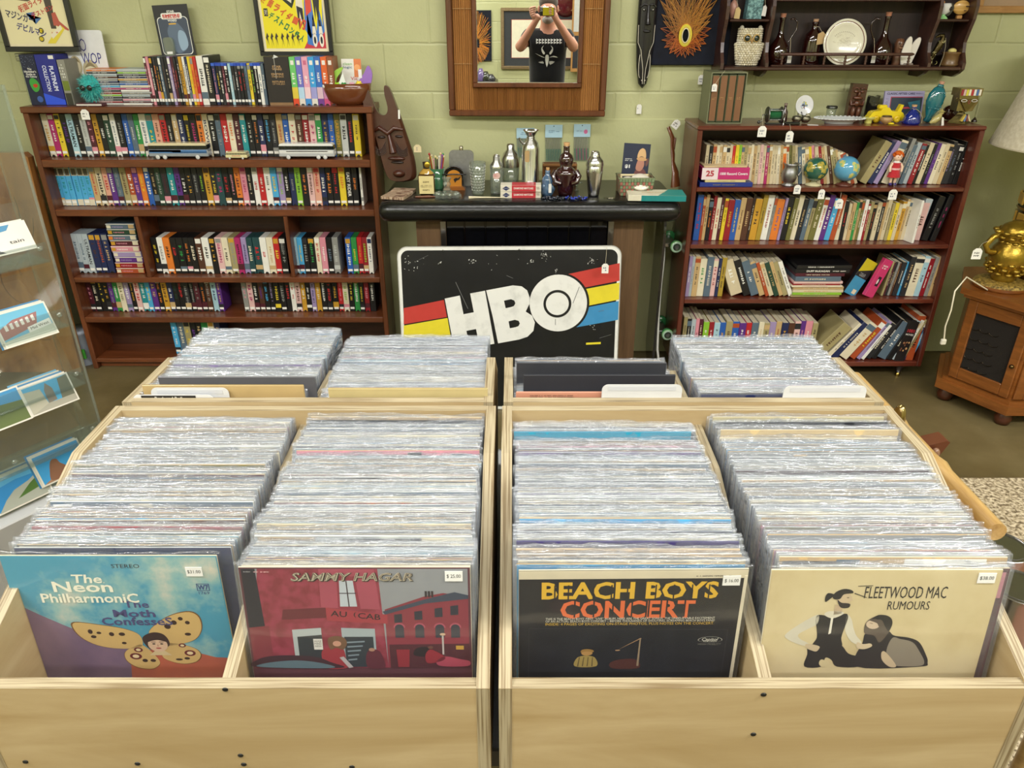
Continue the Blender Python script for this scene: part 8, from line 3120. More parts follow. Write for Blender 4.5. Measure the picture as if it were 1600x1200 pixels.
# lying books and box in front of the paperbacks
xa=PY(1093,292,3.345).x
zz=sR[0][0]+.0005
for (w_,th,c,ti,lb,dx) in ((.235,.020,'1c3080','','blue book lying lowest under the pink and white record-cover book',0),(.18,.012,'cdbf8c','','pale yellow book lying between the blue and the pink one',.022),(.21,.052,'b8286c','1000 Record Covers','thick pink book reading 1000 Record Covers',.004),(.19,.008,'c8b088','','thin tan book lying topmost on the pink record-cover book',.01)):
 m=MB()
 m.bx(0,w_,0,.12,0,th-.0006,c,'card',c=.0015)
 if ti:
  m.bx(0,w_*.34,-.0006,0,.0,th-.001,'e0d0d4','card')
  m.text('25',w_*.17,th*.52,w_*.17,th*.5,'a83040',y=-.001,bold=.04)
  m.text(ti,w_*.67,th*.5,w_*.58,.012,'e8e4e8',y=-.001,bold=.02)
 else:
  scrawl(m,w_*.5,th*.5,w_*.5,th*.4,'8a7c4c',y=-.001,rows=1)
 o=m.build('book',loc=(xa+dx,3.345,zz))
 tag(o,lb,'book')
 zz+=th
# pewter pitcher, globes, doll
def on_shelf1(name,label,cat,px,Y):
 return empty(name,(PY(px,290,Y).x,Y,sR[0][0]+.0005),label,cat)
t=on_shelf1('pewter_pitcher','small pewter pitcher left of the green globe','pitcher',1231,3.375)
m=MB()
m.lathe([(0,0),(.028,0),(.027,.006),(.018,.012),(.028,.022),(.036,.045),(.032,.065),(.026,.078),(.028,.088),(.034,.098),(.032,.098),(.024,.080),(0,.07)],seg=30,col='9a9a9c',mat='roughmetal')
m.build('body',t)
m=MB()
m.tube([(.030,0,.090),(.046,0,.086),(.050,0,.065),(.040,0,.045),(.034,0,.045)],.0035,'9a9a9c','roughmetal',seg=8)
m.build('handle',t)
swing_tag('price_tag','white tag on a string hanging below the pewter pitcher',1247,289,303,RFY-.008,w=.030,string_from=tuple(PY(1243,265,3.36)))
def globe(px,label,r,water,land,yaw,lat=0.2,foot='c8c098'):
 t=on_shelf1('globe',label,'globe',px,3.385)
 m=MB()
 m.lathe([(0,0),(.036,0),(.034,.006),(.014,.012),(.008,.020),(0,.02)],seg=26,col=foot,mat='paint')
 m.build('stand',t)
 m=MB()
 blobs=[(-.4,.25,.55),(-.75,-.35,.33),(.55,.45,.5),(.9,.1,.42),(1.6,.5,.6),(.75,-.4,.3),(2.2,-.4,.3),(-1.8,.6,.35),(3.0,.4,.5),(-2.6,.2,.3)]
 def fn(a,b):
  la,lo=pi/2-b,a+pi/2+yaw
  lo=(lo+pi)%(2*pi)-pi
  for (bl,bb,br) in blobs:
   d=math.hypot(((lo-bl+pi)%(2*pi)-pi)*cos(la),la-bb)
   if d<br*(.75+.3*sin(5*a+3*b)*cos(7*b)):
    return land[0] if sin(9*a)*cos(8*b)>-.2 else land[1]
  return water
 m.sph(0,0,.018+r,r,r,r,water,'gloss',seg=56,rings=34,fn=fn)
 m.build('sphere',t)
globe(1270,'small globe with dark green oceans',.052,'2c5c4c',('b0a048','7a8040'),.5)
globe(1318,'small globe with light blue oceans',.054,'5ca0c4',('c8c070','8ab88a'),-.9,foot='5c3024')
swing_tag('price_tag','white tag hanging at the shelf edge below the green globe',1285,296,311,RFY-.008,w=.028,string_from=tuple(PY(1283,288,3.36)))
swing_tag('price_tag','white tag hanging on a long string below the light blue globe',1313,311,326,RFY-.008,w=.032,string_from=tuple(PY(1316,291,3.36)))
t=on_shelf1('doll','small red-haired doll in a red dress with white collar','doll',1393,3.375)
H=.16
m=MB()
for sx in (-1,1):
 m.tube([(sx*.009,0,.012),(sx*.010,0,.055)],[.006,.008],'d8b8a0','plastic',seg=10)
 m.tube([(sx*.017,0,.098),(sx*.026,-.004,.085),(sx*.025,-.008,.062)],[.006,.006,.005],'e0c0a8','plastic',seg=8)
m.lathe([(.006,.100),(.006,.112)],seg=10,col='e0c0a8',mat='plastic')
m.sph(0,0,.125,.019,.018,.019,'e8c4ac','plastic',seg=20,rings=14)
m.build('body',t)
m=MB()
m.lathe([(.029,.038),(.027,.045),(.020,.070),(.019,.085),(.018,.100),(.010,.106),(0,.107)],seg=22,col='b83038',mat='fabric',sy=.75)
m.build('dress',t)
m=MB()
m.lathe([(.016,.100),(.018,.102),(.008,.109)],seg=18,col='e8e4e0',mat='fabric',sy=.8)
m.lathe([(.0205,.070),(.021,.074),(.0205,.078)],seg=18,col='e0b0b0',mat='fabric',sy=.76)
m.build('collar',t)
m=MB()
for i in range(60):
 a,b=rk.uniform(0,6.28),rk.uniform(0,1.7)
 d=Vector((sin(b)*cos(a),sin(b)*sin(a),cos(b)))
 if d.y<-.45 and d.z<.55:
  continue
 m.sph(d.x*.019,d.y*.018,.127+d.z*.019,.0065,col=rk.choice(['c85c20','b84c18','d86c2c']),mat='yarn',seg=7,rings=5)
m.build('hair',t)
m=MB()
for sx in (-1,1):
 m.sph(sx*.010,-.004,.007,.007,.011,.007,'3a2a78','gloss',seg=10,rings=6)
 m.sph(sx*.006,-.0175,.127,.002,.001,.002,'3a2a20','ink',seg=6,rings=4)
m.build('shoes',t)
swing_tag('price_tag','white tag at the shelf edge below the red-haired doll',1397,296,312,RFY-.008,w=.037,string_from=tuple(PY(1397,287,3.36)))
# ================================================================ things on top of the right bookcase
RZ=RTOP+.0005
def top_r(name,label,cat,px,py,Y=None,rz=0.0):
 p=PZ(px,py,RZ)
 Y=Y or min(p.y,3.56)
 p=PY(px,py,Y)
 return empty(name,(p.x,Y,RZ),label,cat,rz=rz)
def hr(px,py,Y):
 return PY(px,py,Y).z-RZ
Y=3.40
t=top_r('slipcase','worn green slipcase holding four brown-spined volumes','slipcase',1131,192,Y)
H=hr(1131,113,Y)
w_=PY(1159,190,Y).x-PY(1104,190,Y).x
m=MB()
for (x0,x1,z0,z1) in ((-w_/2,w_/2,H-.004,H),(-w_/2,w_/2,0,.004),(-w_/2,-w_/2+.004,.004,H-.004),(w_/2-.004,w_/2,.004,H-.004)):
 m.bx(x0,x1,0,.15,z0,z1,'74785a','card')
m.bx(-w_/2,w_/2,.146,.15,0,H,'74785a','card')
m.build('case',t)
for i in range(4):
 x=-w_/2+.005+i*(w_-.01)/4
 bw_=(w_-.01)/4-.0015
 m=MB()
 m.bx(x,x+bw_,.006,.14,.005,H-.008,'4a5038','card',c=.003)
 m.bx(x+bw_*.12,x+bw_*.88,.004,.007,.012,H-.014,'7c5436','card')
 scrawl(m,x+bw_/2,H*.5,bw_*.5,.012,'a88858',y=.003,rows=2)
 m.build('volume',t)
swing_tag('price_tag','small white tag hanging over the left of the green slipcase',1117,131,143,3.385,w=.022,string_from=tuple(PY(1133,110,3.39)))
t=top_r('fishing_reel','old metal fishing reel with green line on the right bookcase','fishing reel',1208,193,3.38)
m=MB()
for x in (-.030,.028):
 m.lathe([(0,-.003),(.031,-.003),(.033,0),(.031,.003),(0,.003)],seg=30,col='8a8c88',mat='roughmetal',T=TR(x=x,z=.040,ry=pi/2))
for a in (.8,2.4,3.9,5.5):
 m.tube([(-.030,.028*cos(a),.04+.028*sin(a)),(.028,.028*cos(a),.04+.028*sin(a))],.0025,'909290','metal',seg=7)
m.bx(-.035,.035,-.012,.012,0,.006,'5a5c5c','roughmetal',c=.002)
m.build('frame',t)
m=MB()
m.lathe([(.019,-.024),(.021,0),(.019,.024)],seg=26,col='1e5a34',mat='fabric',T=TR(z=.040,ry=pi/2))
m.build('line_spool',t)
m=MB()
m.tube([(-.034,0,.04),(-.05,-.004,.04),(-.052,-.008,.015),(-.066,-.010,.010)],.003,'6a6c68','metal',seg=7)
m.sph(-.066,-.010,.010,.007,col='3a3836',mat='gloss',seg=10,rings=7)
m.build('crank',t)
t=top_r('glass_bottle','tiny dark purple bottle beside the fishing reel','bottle',1224,190,3.44)
m=MB()
m.lathe([(0,0),(.012,0),(.014,.01),(.013,.045),(.006,.058),(.006,.07),(0,.07)],seg=18,col='48142c',mat='glass_purple')
m.build('glass_body',t)
m=MB()
m.lathe([(.007,0),(.007,.010),(0,.01)],seg=12,col='7a6a60',mat='paper',T=TR(z=.07))
m.build('cap',t)
swing_tag('price_tag','white tag hanging in front of the shelf below the fishing reel',1192,197,214,RFY-.010,w=.036,string_from=tuple(PY(1190,168,3.37)))
swing_tag('price_tag','white tag hanging from a loop, second from left below the bookcase top',1235,205,222,RFY-.010,w=.032,string_from=tuple(PY(1234,194,RFY-.006)))
t=top_r('decorative_plate','small round plate with a coloured flower picture on a stand','plate',1252,186,3.50)
m=MB()
T=TR(x=.0,z=.064,rx=pi/2-R(10),rz=.15)
m.lathe([(0,0),(.022,.001),(.026,.003),(.041,.008),(.042,.010),(.040,.010),(.026,.006),(0,.0045)],seg=36,col='d8d8dc',mat='ceramic',T=T)
m.build('plate_body',t)
m=MB()
T2=T @ TR(z=.0052)
rq=random.Random(17)
for i in range(60):
 a,r=rq.uniform(0,6.28),rq.uniform(0,.021)
 m.box(r*cos(a),r*sin(a),0,.005,.004,.0005,rq.choice(['5a80b0','88a8c8','5a80b0','7a3a3a','c8c040','3c6040','c8d0d8']),'ink',T=T2)
m.build('flower_picture',t)
m=MB()
m.tube([(-.014,-.02,0),(-.012,.012,.014),(-.010,.03,.05)],.002,'2a2420','paint',seg=6)
m.tube([(.014,-.02,0),(.012,.012,.014),(.010,.03,.05)],.002,'2a2420','paint',seg=6)
m.build('plate_stand',t)
t=top_r('shell_cup','pair of joined silver shell-shaped cups before the small plate','ornament',1251,191,3.41)
m=MB()
for sx in (-1,1):
 m.lathe([(0,0),(.012,.002),(.021,.014),(.019,.026),(.010,.030)],seg=18,col='8a8674',mat='roughmetal',T=TR(x=sx*.019,z=.002))
for k in range(5):
 m.sph(.026+.004*cos(k*2),0,.034+.004*sin(k*2),.008,.004,.005,'b8b4a0','roughmetal',seg=8,rings=5)
m.tube([(-.012,-.006,.004),(0,-.012,.03),(-.006,-.004,.048)],.003,'1c1a18','gloss',seg=7)
m.build('cups',t)
t=top_r('pocket_knife','closed black folding knife lying at the bookcase top edge','knife',1238,195,3.36,rz=-.15)
m=MB()
m.bx(-.032,.030,-.009,.009,0,.013,'16181c','gloss',c=.004)
m.build('handle',t)
t=top_r('metal_figurine','tiny pewter figurine standing beside the black knife','figurine',1224,194,3.37)
m=MB()
m.lathe([(.006,0),(.004,.004),(.004,.014),(.005,.020),(.002,.024),(.003,.028),(0,.030)],seg=10,col='a0a0a0',mat='metal')
m.build('body',t)
t=top_r('price_label','white paper label lying flat right of the shell cups','label',1270,195,3.36,rz=-.3)
m=MB()
m.bx(-.022,.022,-.010,.010,0,.001,'dcd8d4','paper')
m.build('paper_label',t)
t=top_r('oval_platter','white lace-edged oval platter on the right bookcase','platter',1311,190,3.42)
m=MB()
pts=[]
for ring,(k,z) in enumerate(((.0,.006),(.55,.006),(.72,.012),(1.0,.020),(1.0,.023),(.72,.016),(.5,.010))):
 pass
m.lathe([(0,.004),(.055,.004),(.058,.0),(.062,.0),(.062,.006),(.092,.018),(.105,.020),(.104,.023),(.090,.021),(.060,.010),(0,.008)],seg=60,col='d4d8da',mat='ceramic',sy=.62)
for i in range(34):
 a=i*2*pi/34
 m.sph(.106*cos(a),.106*.62*sin(a),.0215,.007,.006,.0028,'d8dcde','ceramic',seg=8,rings=5)
m.build('platter_body',t)
t=top_r('glass_jar','small clear jar with a dark metal lid behind the platter','jar',1297,184,3.56)
m=MB()
m.lathe([(0,0),(.016,0),(.019,.004),(.021,.045),(0,.045)],seg=22,col='c8ccc8',mat='glass_clear')
m.build('glass_body',t)
m=MB()
m.lathe([(.024,.045),(.025,.050),(.022,.056),(0,.056)],seg=22,col='6a6c68',mat='roughmetal')
m.build('lid',t)
t=top_r('tiki_figure','dark brown carved tiki plank standing against the wall','figurine',1332,186,3.57)
H=hr(1332,131,3.57)
t.rotation_euler=(0,R(3),0)
m=MB()
m.prism([(-.030,0),(.030,0),(.036,H*.5),(.034,H),(-.034,H),(-.034,H*.5)],0,.03,'4a2818','carved')
m.build('plank',t)
m=MB()
for sx in (-1,1):
 m.sph(sx*.014,-.004,H*.78,.010,.005,.006,'5c3420','carved',seg=12,rings=7)
 m.sph(sx*.012,-.010,H*.20,.009,.012,.022,'6a4230','carved',seg=12,rings=7)
 m.tube([(sx*.030,-.002,H*.52),(sx*.026,-.006,H*.40),(sx*.010,-.010,H*.42)],.006,'5a3220','carved',seg=8)
 m.tube([(sx*.004,-.006,H*.86),(sx*.016,-.006,H*.89),(sx*.030,-.004,H*.86)],.003,'5c3420','carved',seg=7)
m.sph(0,-.008,H*.70,.007,.008,.012,'5c3420','carved',seg=10,rings=7)
m.sph(0,-.006,H*.60,.022,.008,.008,'643a26','carved',seg=14,rings=7)
m.sph(0,-.006,H*.44,.014,.010,.014,'5c3420','carved',seg=12,rings=7)
m.build('carving',t)
t=top_r('carved_figure','small glossy black carved figure behind the yellow car','figurine',1361,186,3.55)
H=hr(1361,149,3.55)
m=MB()
m.prism(smooth([(-.022,0),(.018,0),(.020,H*.4),(.014,H*.6),(.022,H*.98),(.006,H*.92),(-.020,H*.98),(-.024,H*.7)],3),0,.028,'101014','gloss')
m.build('body',t)
m=MB()
m.sph(-.004,-.002,H*.75,.008,.004,.003,'3a3c34','gloss',seg=8,rings=5)
m.sph(.008,-.002,H*.62,.003,.003,.002,'8a8060','gloss',seg=6,rings=4)
m.build('face_marks',t)
a_,b_=PY(1380,187,3.53),PY(1442,187,3.53)
t=empty('magazine',((a_.x+b_.x)/2,3.55,RZ),'lilac-bordered book titled CLASSIC FIFTIES CARS propped on the wall','book')
t.rotation_euler=(-R(8),0,0)
w_,H=b_.x-a_.x,hr(1410,142,3.56)
m=MB()
m.bx(-w_/2,w_/2,0,.012,0,H,'9a94b8','card',c=.001)
m.build('cover',t)
m=MB()
m.bx(-w_*.34,w_*.46,-.0005,0,.012,H*.80,'a02848','card')
m.bx(-w_*.32,w_*.46,-.0010,-.0005,.012,H*.77,'14283c','card')
m.text('CLASSIC FIFTIES CARS',-w_*.10,H*.91,w_*.70,H*.075,'2a2848',y=-.001,bold=.02)
scrawl(m,w_*.36,H*.91,w_*.18,H*.05,'4a4878',y=-.001,rows=2)
scrawl(m,-w_*.42,H*.6,w_*.08,H*.3,'6a6890',y=-.001,rows=6)
m.poly([(-w_*.1,-.0014,H*.42),(w_*.12,-.0014,H*.44),(w_*.2,-.0014,H*.38),(-w_*.08,-.0014,H*.36)],'a83044','ink')
m.poly([(w_*.1,-.0014,H*.6),(w_*.4,-.0014,H*.68),(w_*.44,-.0014,H*.3),(w_*.2,-.0014,H*.34)],'2a6a80','ink')
m.build('printed_picture',t)
t=top_r('toy_car','bright yellow plastic toy vehicle with chunky parts','toy car',1380,190,3.45)
m=MB()
m.prism(smooth([(-.068,.010),(-.070,.03),(-.06,.045),(-.03,.05),(-.02,.062),(.005,.062),(.02,.048),(.06,.046),(.075,.03),(.07,.008)],3),-.022,.022,'e0c820','plastic')
m.bx(-.035,.0,-.015,.015,.055,.072,'e0c820','plastic',c=.004)
m.prism([(.045,.04),(.058,.075),(.070,.072),(.062,.04)],-.012,.012,'e0c820','plastic')
m.build('body',t)
for x in (-.045,.045):
 for sy in (-1,1):
  m=MB()
  m.lathe([(0,-.006),(.014,-.006),(.016,0),(.014,.006),(.006,.007),(0,.004)],seg=18,col='d8b81c',mat='plastic',T=TR(x=x,y=sy*.026,z=.016,rx=pi/2))
  m.build('wheel',t)
m=MB()
m.lathe([(0,0),(.014,.002),(.010,.008),(0,.008)],seg=14,col='e0c820',mat='plastic',T=TR(x=.0,y=-.075,z=0))
o=m.build('toy_hat',None)
o.location=t.location
tag(o,'tiny yellow plastic cap lying before the blue bottle','toy part')
t=top_r('salt_dish','small yellow green footed dish at the platter right end','dish',1356,191,3.41)
m=MB()
m.lathe([(.014,0),(.016,.006),(.014,.012),(.026,.022),(.028,.025),(.024,.023),(.010,.014),(0,.013)],seg=24,col='c8c468',mat='ceramic')
m.build('bowl',t)
t=top_r('pinch_pot','small round brown pot with white inside before the yellow car','pot',1384,191,3.39)
m=MB()
m.lathe([(.008,0),(.024,.012),(.026,.022),(.020,.032),(.017,.032),(.020,.020),(0,.008,'d8c0b0')],seg=24,col='b08c5c',mat='ceramic')
m.lathe([(.0215,.030),(.0195,.0345),(.017,.032)],seg=24,col='3c3424',mat='ceramic',caps=False)
m.build('pot_body',t)
t=top_r('glass_bottle','squat cobalt blue glass bottle with cork and string','bottle',1423,192,3.39)
m=MB()
m.lathe([(0,0),(.034,0),(.037,.01),(.030,.035),(.018,.052),(.010,.058),(.010,.068),(.013,.070),(0,.070)],seg=30,col='1c38b0',mat='glass_blue')
m.build('glass_body',t)
m=MB()
m.lathe([(.009,0),(.011,.010),(0,.010)],seg=14,col='b8946c',mat='paper',T=TR(z=.069))
m.build('cork',t)
m=MB()
m.tube([(-.010,-.006,.064),(.006,-.012,.062),(.020,-.022,.05),(.030,-.03,.03),(.030,-.032,.008)],.0014,'9a8c74','fabric',seg=5)
m.build('string',t)
t=top_r('fish_bottle','tall teal glass fish-shaped bottle with cork stopper','bottle',1448,190,3.44)
t.rotation_euler=(0,R(9),0)
H=hr(1452,131,3.44)
m=MB()
m.lathe([(.004,0),(.020,.006),(.014,.022),(.026,.05),(.038,.085),(.036,.115),(.024,.140),(.012,.150),(.011,H-.012),(.014,H-.008),(.012,H),(0,H)],seg=30,col='1a90a0',mat='glass_teal',sy=.6)
for k in range(7):
 for j in range(-2,3):
  m.sph(j*.011+(.005 if k%2 else 0),-.019+abs(j)*.003,.06+k*.011,.005,.002,.005,'1a90a0','glass_teal',seg=8,rings=5)
m.build('glass_body',t)
m=MB()
m.lathe([(.009,0),(.011,.012),(0,.012)],seg=14,col='b88c74',mat='paper',T=TR(z=H))
m.build('cork',t)
t=top_r('bird_figurine','small yellowish bird figurine with a long white tag','figurine',1463,193,3.38)
m=MB()
m.tube([(-.030,0,.006),(-.014,0,.014),(.0,0,.026),(.010,0,.040)],[.004,.014,.015,.008],'b0a468','ceramic',seg=12)
m.sph(.010,0,.048,.011,.010,.010,'b8ac70','ceramic',seg=12,rings=8)
m.lathe([(.016,0),(.008,.004),(.004,.010),(0,.010)],seg=14,col='a89c60',mat='ceramic',T=TR(x=.010,z=.052))
m.build('body',t)
m=MB()
m.prism([(.012,-.004),(.024,-.008),(.014,.030),(.006,.032)],-.022,-.021,'e4e0da','paper')
m.build('price_tag',t)
t=top_r('tin_mask_head','folded tin mask head with striped cap on a cone base','sculpture',1498,192,3.43)
H=hr(1500,137,3.43)
m=MB()
m.lathe([(.052,0),(.046,.006),(.018,.036),(.012,.05)],seg=4,col='8a7c4c',mat='goldmetal',smooth=False)
for i,c in enumerate(('c8b050','5a78a8','7a3a38','c8b890')):
 m.prism([(-.018+i*.012,.012),(-.010+i*.012,.010),(.002+i*.003,.04),(-.004+i*.003,.04)],-.042,-.030,c,'paint')
m.build('cone_base',t)
m=MB()
m.prism([(-.040,.052),(-.016,.052),(0,.048),(.030,.052),(.036,.070),(.044,.085),(.040,H*.8),(-.040,H*.8),(-.040,.07)],-.028,.028,'8c7c50','goldmetal')
m.prism([(-.040,H*.70),(-.002,.05),(.002,.05),(.040,H*.70),(.002,H*.72)],-.036,-.028,'6e6038','goldmetal')
m.build('face',t)
m=MB()
m.bx(-.046,.050,-.034,.034,H*.78,H,'8c7c4c','goldmetal')
for i,c in enumerate(('8a2028','c8a8a8','c8c040','d8d0b8','a82830','d8d4d0','4a6aa0','d8d0c0')):
 m.bx(-.041+i*.0108,-.032+i*.0108,-.0352,-.034,H*.80,H*.97,c,'ink')
m.build('striped_cap',t)
m=MB()
for sx in (-1,1):
 m.tube([(sx*.022+.012*cos(a)*1.0,-.037,H*.66+.005*sin(a)) for a in [i*.6 for i in range(11)]],.0012,'e0dcd8','ink',seg=5,closed=True)
m.tube([(.004*cos(a),-.038,H*.62+.007*sin(a)) for a in [i*.7 for i in range(9)]],.001,'a85048','ink',seg=5,closed=True)
m.tube([(-.044+.004*cos(a),-.02,H*.68+.007*sin(a)) for a in [i*.7 for i in range(9)]],.001,'8a7c4c','metal',seg=5,closed=True)
m.build('eyes',t)
t=top_r('wooden_ball','dark brown wooden lump behind the teal bottle and tin head','ornament',1481,188,3.52)
m=MB()
m.sph(0,0,.032,.034,.03,.032,'3a1a14','gloss',seg=18,rings=12)
m.build('ball_body',t)
t=top_r('small_shell','tiny dark pointed shell at the right end of the bookcase top','shell',1521,193,3.45)
m=MB()
m.lathe([(.012,0),(.012,.006),(.004,.018),(0,.022)],seg=14,col='2c2018',mat='gloss')
m.build('shell_body',t)
# ================================================================ cabinet, lamps, cord
def hexp(r,n=6):
 return [(-r*cos(i*pi/3),-r*sin(i*pi/3)) for i in range(n)]
CT=.555
cab=empty('cabinet',(2.315,3.115,0),'six-sided wooden cabinet with mesh-panelled doors, right of the bookcase','cabinet')
m=MB()
m.prism(hexp(.335),CT-.028,CT,mat='wood_cabinet',axis='z')
m.prism(hexp(.315),CT-.045,CT-.028,mat='wood_cabinet',axis='z')
m.build('top_board',cab)
m=MB()
m.prism(hexp(.285),.12,CT-.045,mat='wood_cabinet',axis='z')
m.build('carcass',cab)
m=MB()
m.prism(hexp(.33),.065,.105,mat='wood_cabinet',axis='z')
m.prism(hexp(.305),.105,.122,mat='wood_cabinet',axis='z')
m.build('plinth',cab)
for a in range(6):
 m=MB()
 m.lathe([(0,0),(.030,.004),(.036,.03),(.026,.055),(.02,.066)],seg=18,col='4a2210',mat='paint')
 m.build('bun_foot',cab,loc=(-.27*cos(a*pi/3),-.27*sin(a*pi/3),0))
for k,ang in ((0,-60),(1,0)):
 # face k of the hexagon; local frame: x along the face, -y outward
 fc=Matrix.Rotation(R(ang+0),4,'Z') @ Matrix.Translation((0,-.285*cos(pi/6),0))
 fc.translation=Matrix.Rotation(R(ang),3,'Z') @ Vector((0,-.285*cos(pi/6),0))
 D=MB(T=fc)
 hwid=.135
 z0,z1=.128,CT-.05
 fr=.040
 D.bx(-hwid,-hwid+fr,-.012,0,z0,z1,mat='wood_cabinet',c=.003)
 D.bx(hwid-fr,hwid,-.012,0,z0,z1,mat='wood_cabinet',c=.003)
 D.bx(-hwid+fr,hwid-fr,-.012,0,z1-.055,z1,mat='wood_cabinet',c=.003)
 D.bx(-hwid+fr,hwid-fr,-.012,0,z0,z0+.055,mat='wood_cabinet',c=.003)
 d=D.build('door',cab)
 D=MB(T=fc)
 D.bx(-hwid+fr,hwid-fr,-.003,-.001,z0+.055,z1-.055,'1c1610','fabric')
 for i in range(5):
  for j in range(3):
   cx,cz=-hwid+fr+.012+(j+.25*(i%2))*.042,z0+.075+i*.046
   D.tube([(cx+.022*cos(q),-.005,cz+.014*sin(q)) for q in [3.4+w*.37 for w in range(8)] if abs(cx+.022*cos(q))<hwid-fr],.0012,'4a4034','metal',seg=5)
 D.build('mesh_panel',d)
 D=MB(T=fc)
 D.sph(hwid-.018,-.020,z0+.15,.010,.010,.010,'6a5436','metal',seg=14,rings=10)
 D.build('knob',d)
# gold lamp base, plain in shape
p=PZ(1549,438,CT)
gl=empty('lamp_base',(2.15,3.12,CT+.001),'gold glazed pot-bellied lamp base on a round tooled foot','lamp base')
m=MB()
m.lathe([(.105,0),(.112,.008),(.110,.018)],seg=44,col='white',mat='wood_cabinet')
m.lathe([(.110,.018),(.104,.026),(.085,.032),(0,.033)],seg=44,col='white',mat='tooled_brass')
m.build('round_foot',gl)
m=MB()
prof=[(.045,.033),(.052,.05),(.046,.065),(.066,.085),(.078,.115),(.080,.145),(.070,.175),(.055,.195),(.048,.205),(.060,.222),(.066,.25),(.052,.272),(.030,.285),(.020,.292),(0,.292)]
m.lathe(prof,seg=40,col='a88a34',mat='goldmetal')
for j in range(9):
 z=.07+j*.022
 for i in range(10):
  a=i*.63+j*.3
  r=.055+.02*sin(j*.9+.3)
  m.sph(r*cos(a),r*sin(a),z,.016,.016,.009,'b0923c','goldmetal',seg=8,rings=6)
m.build('belly',gl)
m=MB()
m.tube([(-.062,0,.235),(-.10,-.01,.225),(-.125,-.015,.19),(-.11,-.015,.165),(-.078,-.01,.16)],[.014,.012,.012,.012,.014],'a88a34','goldmetal',seg=12)
m.build('side_handle',gl)
swing_tag('price_tag','white tag with black print hanging on the gold lamp base',1529,388,405,3.0,w=.040,string_from=(2.15-.115,3.10,CT+.215),ink='1a1a1a')
t=empty('power_cord',(2.05,3.1,0),'white cord and plug hanging from the gold lamp base over the cabinet','cord')
m=MB()
q=[(2.06,3.06,CT+.006),PY(1510,433,2.98),PY(1492,455,2.93),PY(1486,485,2.92),PY(1477,510,2.92),PY(1475,530,2.92)]
q=[(a[0]-2.05,a[1]-3.1,a[2]) for a in q]
q[1]=(q[1][0],q[1][1],max(q[1][2],CT+.006))
m.tube(q,.0032,'d8d0b8','plastic',seg=7)
m.build('cord',t)
m=MB()
e=q[-1]
m.box(e[0],e[1],e[2]-.012,.022,.016,.026,'d8d2c0','plastic',c=.004)
m.build('plug',t)
# brown lattice lamp with linen shade
t=empty('table_lamp',(2.50,3.27,CT+.001),'large brown lattice-bodied table lamp with beige linen shade','lamp')
t.location=(2.41,3.27,CT+.001)
m=MB()
m.lathe([(.16,0),(.165,.03),(.150,.045)],seg=40,col='6a4a20',mat='goldmetal')
m.lathe([(.150,.045),(.155,.30),(.145,.34)],seg=40,col='2a1c10',mat='gloss',caps=False)
for j in range(4):
 z=.05+j*.082
 m.lathe([(.157,z),(.162,z+.006),(.157,z+.012)],seg=40,col='6a4a1c',mat='gloss',caps=False)
 for i in range(12):
  a=i*pi/6+(j%2)*.26
  Tm=TR(x=.155*cos(a),y=.155*sin(a),z=z+.046,rz=a)
  m.box(0,0,0,.010,.052,.05,'b08a3c','gloss',c=.003,T=Tm)
m.build('lattice_body',t)
m=MB()
m.lathe([(.145,.34),(.14,.38),(.11,.41),(.03,.425),(.012,.43),(.012,.60)],seg=36,col='2c2624',mat='carved')
m.build('neck',t)
m=MB()
sb,stp=.565,.98
m.lathe([(.335,sb),(.215,stp)],seg=56,col='white',mat='shade_linen',caps=False)
m.lathe([(.332,sb+.001),(.212,stp-.001)],seg=56,col='white',mat='shade_linen',caps=False)
m.lathe([(.336,sb),(.336,sb+.006)],seg=56,col='c8bea4',mat='fabric',caps=False)
m.build('lamp_shade',t)
m=MB()
for k in range(3):
 a=k*2.1
 m.tube([(0,0,.62),(.32*cos(a),.32*sin(a),.60)],.002,'8a8a80','metal',seg=5)
m.build('shade_holder',t)
# rug
t=empty('rug',(2.3,1.6,0.0005),'beige looped rug on the floor at the right','rug')
m=MB()
m.prism(rr_(-1.35,1.2,-.9,.825,.03),0,.014,mat='rug',axis='z')
m.build('pile',t)
# ================================================================ beside the crates on the right: bamboo rail, wood piece, cans
t=empty('bamboo_stand',(.868,1.05,0),'bamboo rail of a low stand running beside the right crates','bamboo stand')
m=MB()
q=[]
for i in range(25):
 y=.02+i*.62/24
 q.append((0,y+0,.812))
rad=[.0185+(.004 if i in (8,15) else 0) for i in range(25)]
m.tube(q,rad,'white','bamboo_pole',seg=16)
m.build('rail',t)
m=MB()
m.bx(-.045,-.015,.0,.60,.76,.80,mat='bamboo_pole',c=.006)
m.build('side_strip',t)
for x,y,z in ((0,.06,.8),(0,.58,.8),(.28,.06,.59),(.28,-.58,.59),(0,-.58,.59)):
 m=MB()
 m.tube([(x,y,0),(x,y,z)],.017,'white','bamboo_pole',seg=14)
 m.build('leg',t)
m=MB()
m.bx(-.02,.30,-.62,.12,.585,.60,mat='pallet_wood',c=.003)
m.build('shelf_board',t)
a_=PY(1463,700,1.40)
t=empty('wooden_block',(a_.x,1.42,0),'brown wooden corner bracket with a round peg beyond the bamboo rail','wooden bracket')
m=MB()
m.prism([(-.022,a_.z-.014),(.012,a_.z-.02),(.027,a_.z+.014),(.02,a_.z+.018),(-.024,a_.z+.005)],-.02,.02,'5a301c','paint')
m.bx(-.02,.0,-.015,.015,0,a_.z-.014,'55301c','paint',c=.003)
m.build('bracket',t)
m=MB()
m.sph(-.004,-.028,a_.z-.008,.009,.009,.013,'7a5844','gloss',seg=14,rings=9)
m.build('peg',t)
a_=PY(1404,652,1.35)
t=empty('brass_knob',(a_.x,1.35,0),'shiny rounded brass finial beyond the back right corner of the crates','finial')
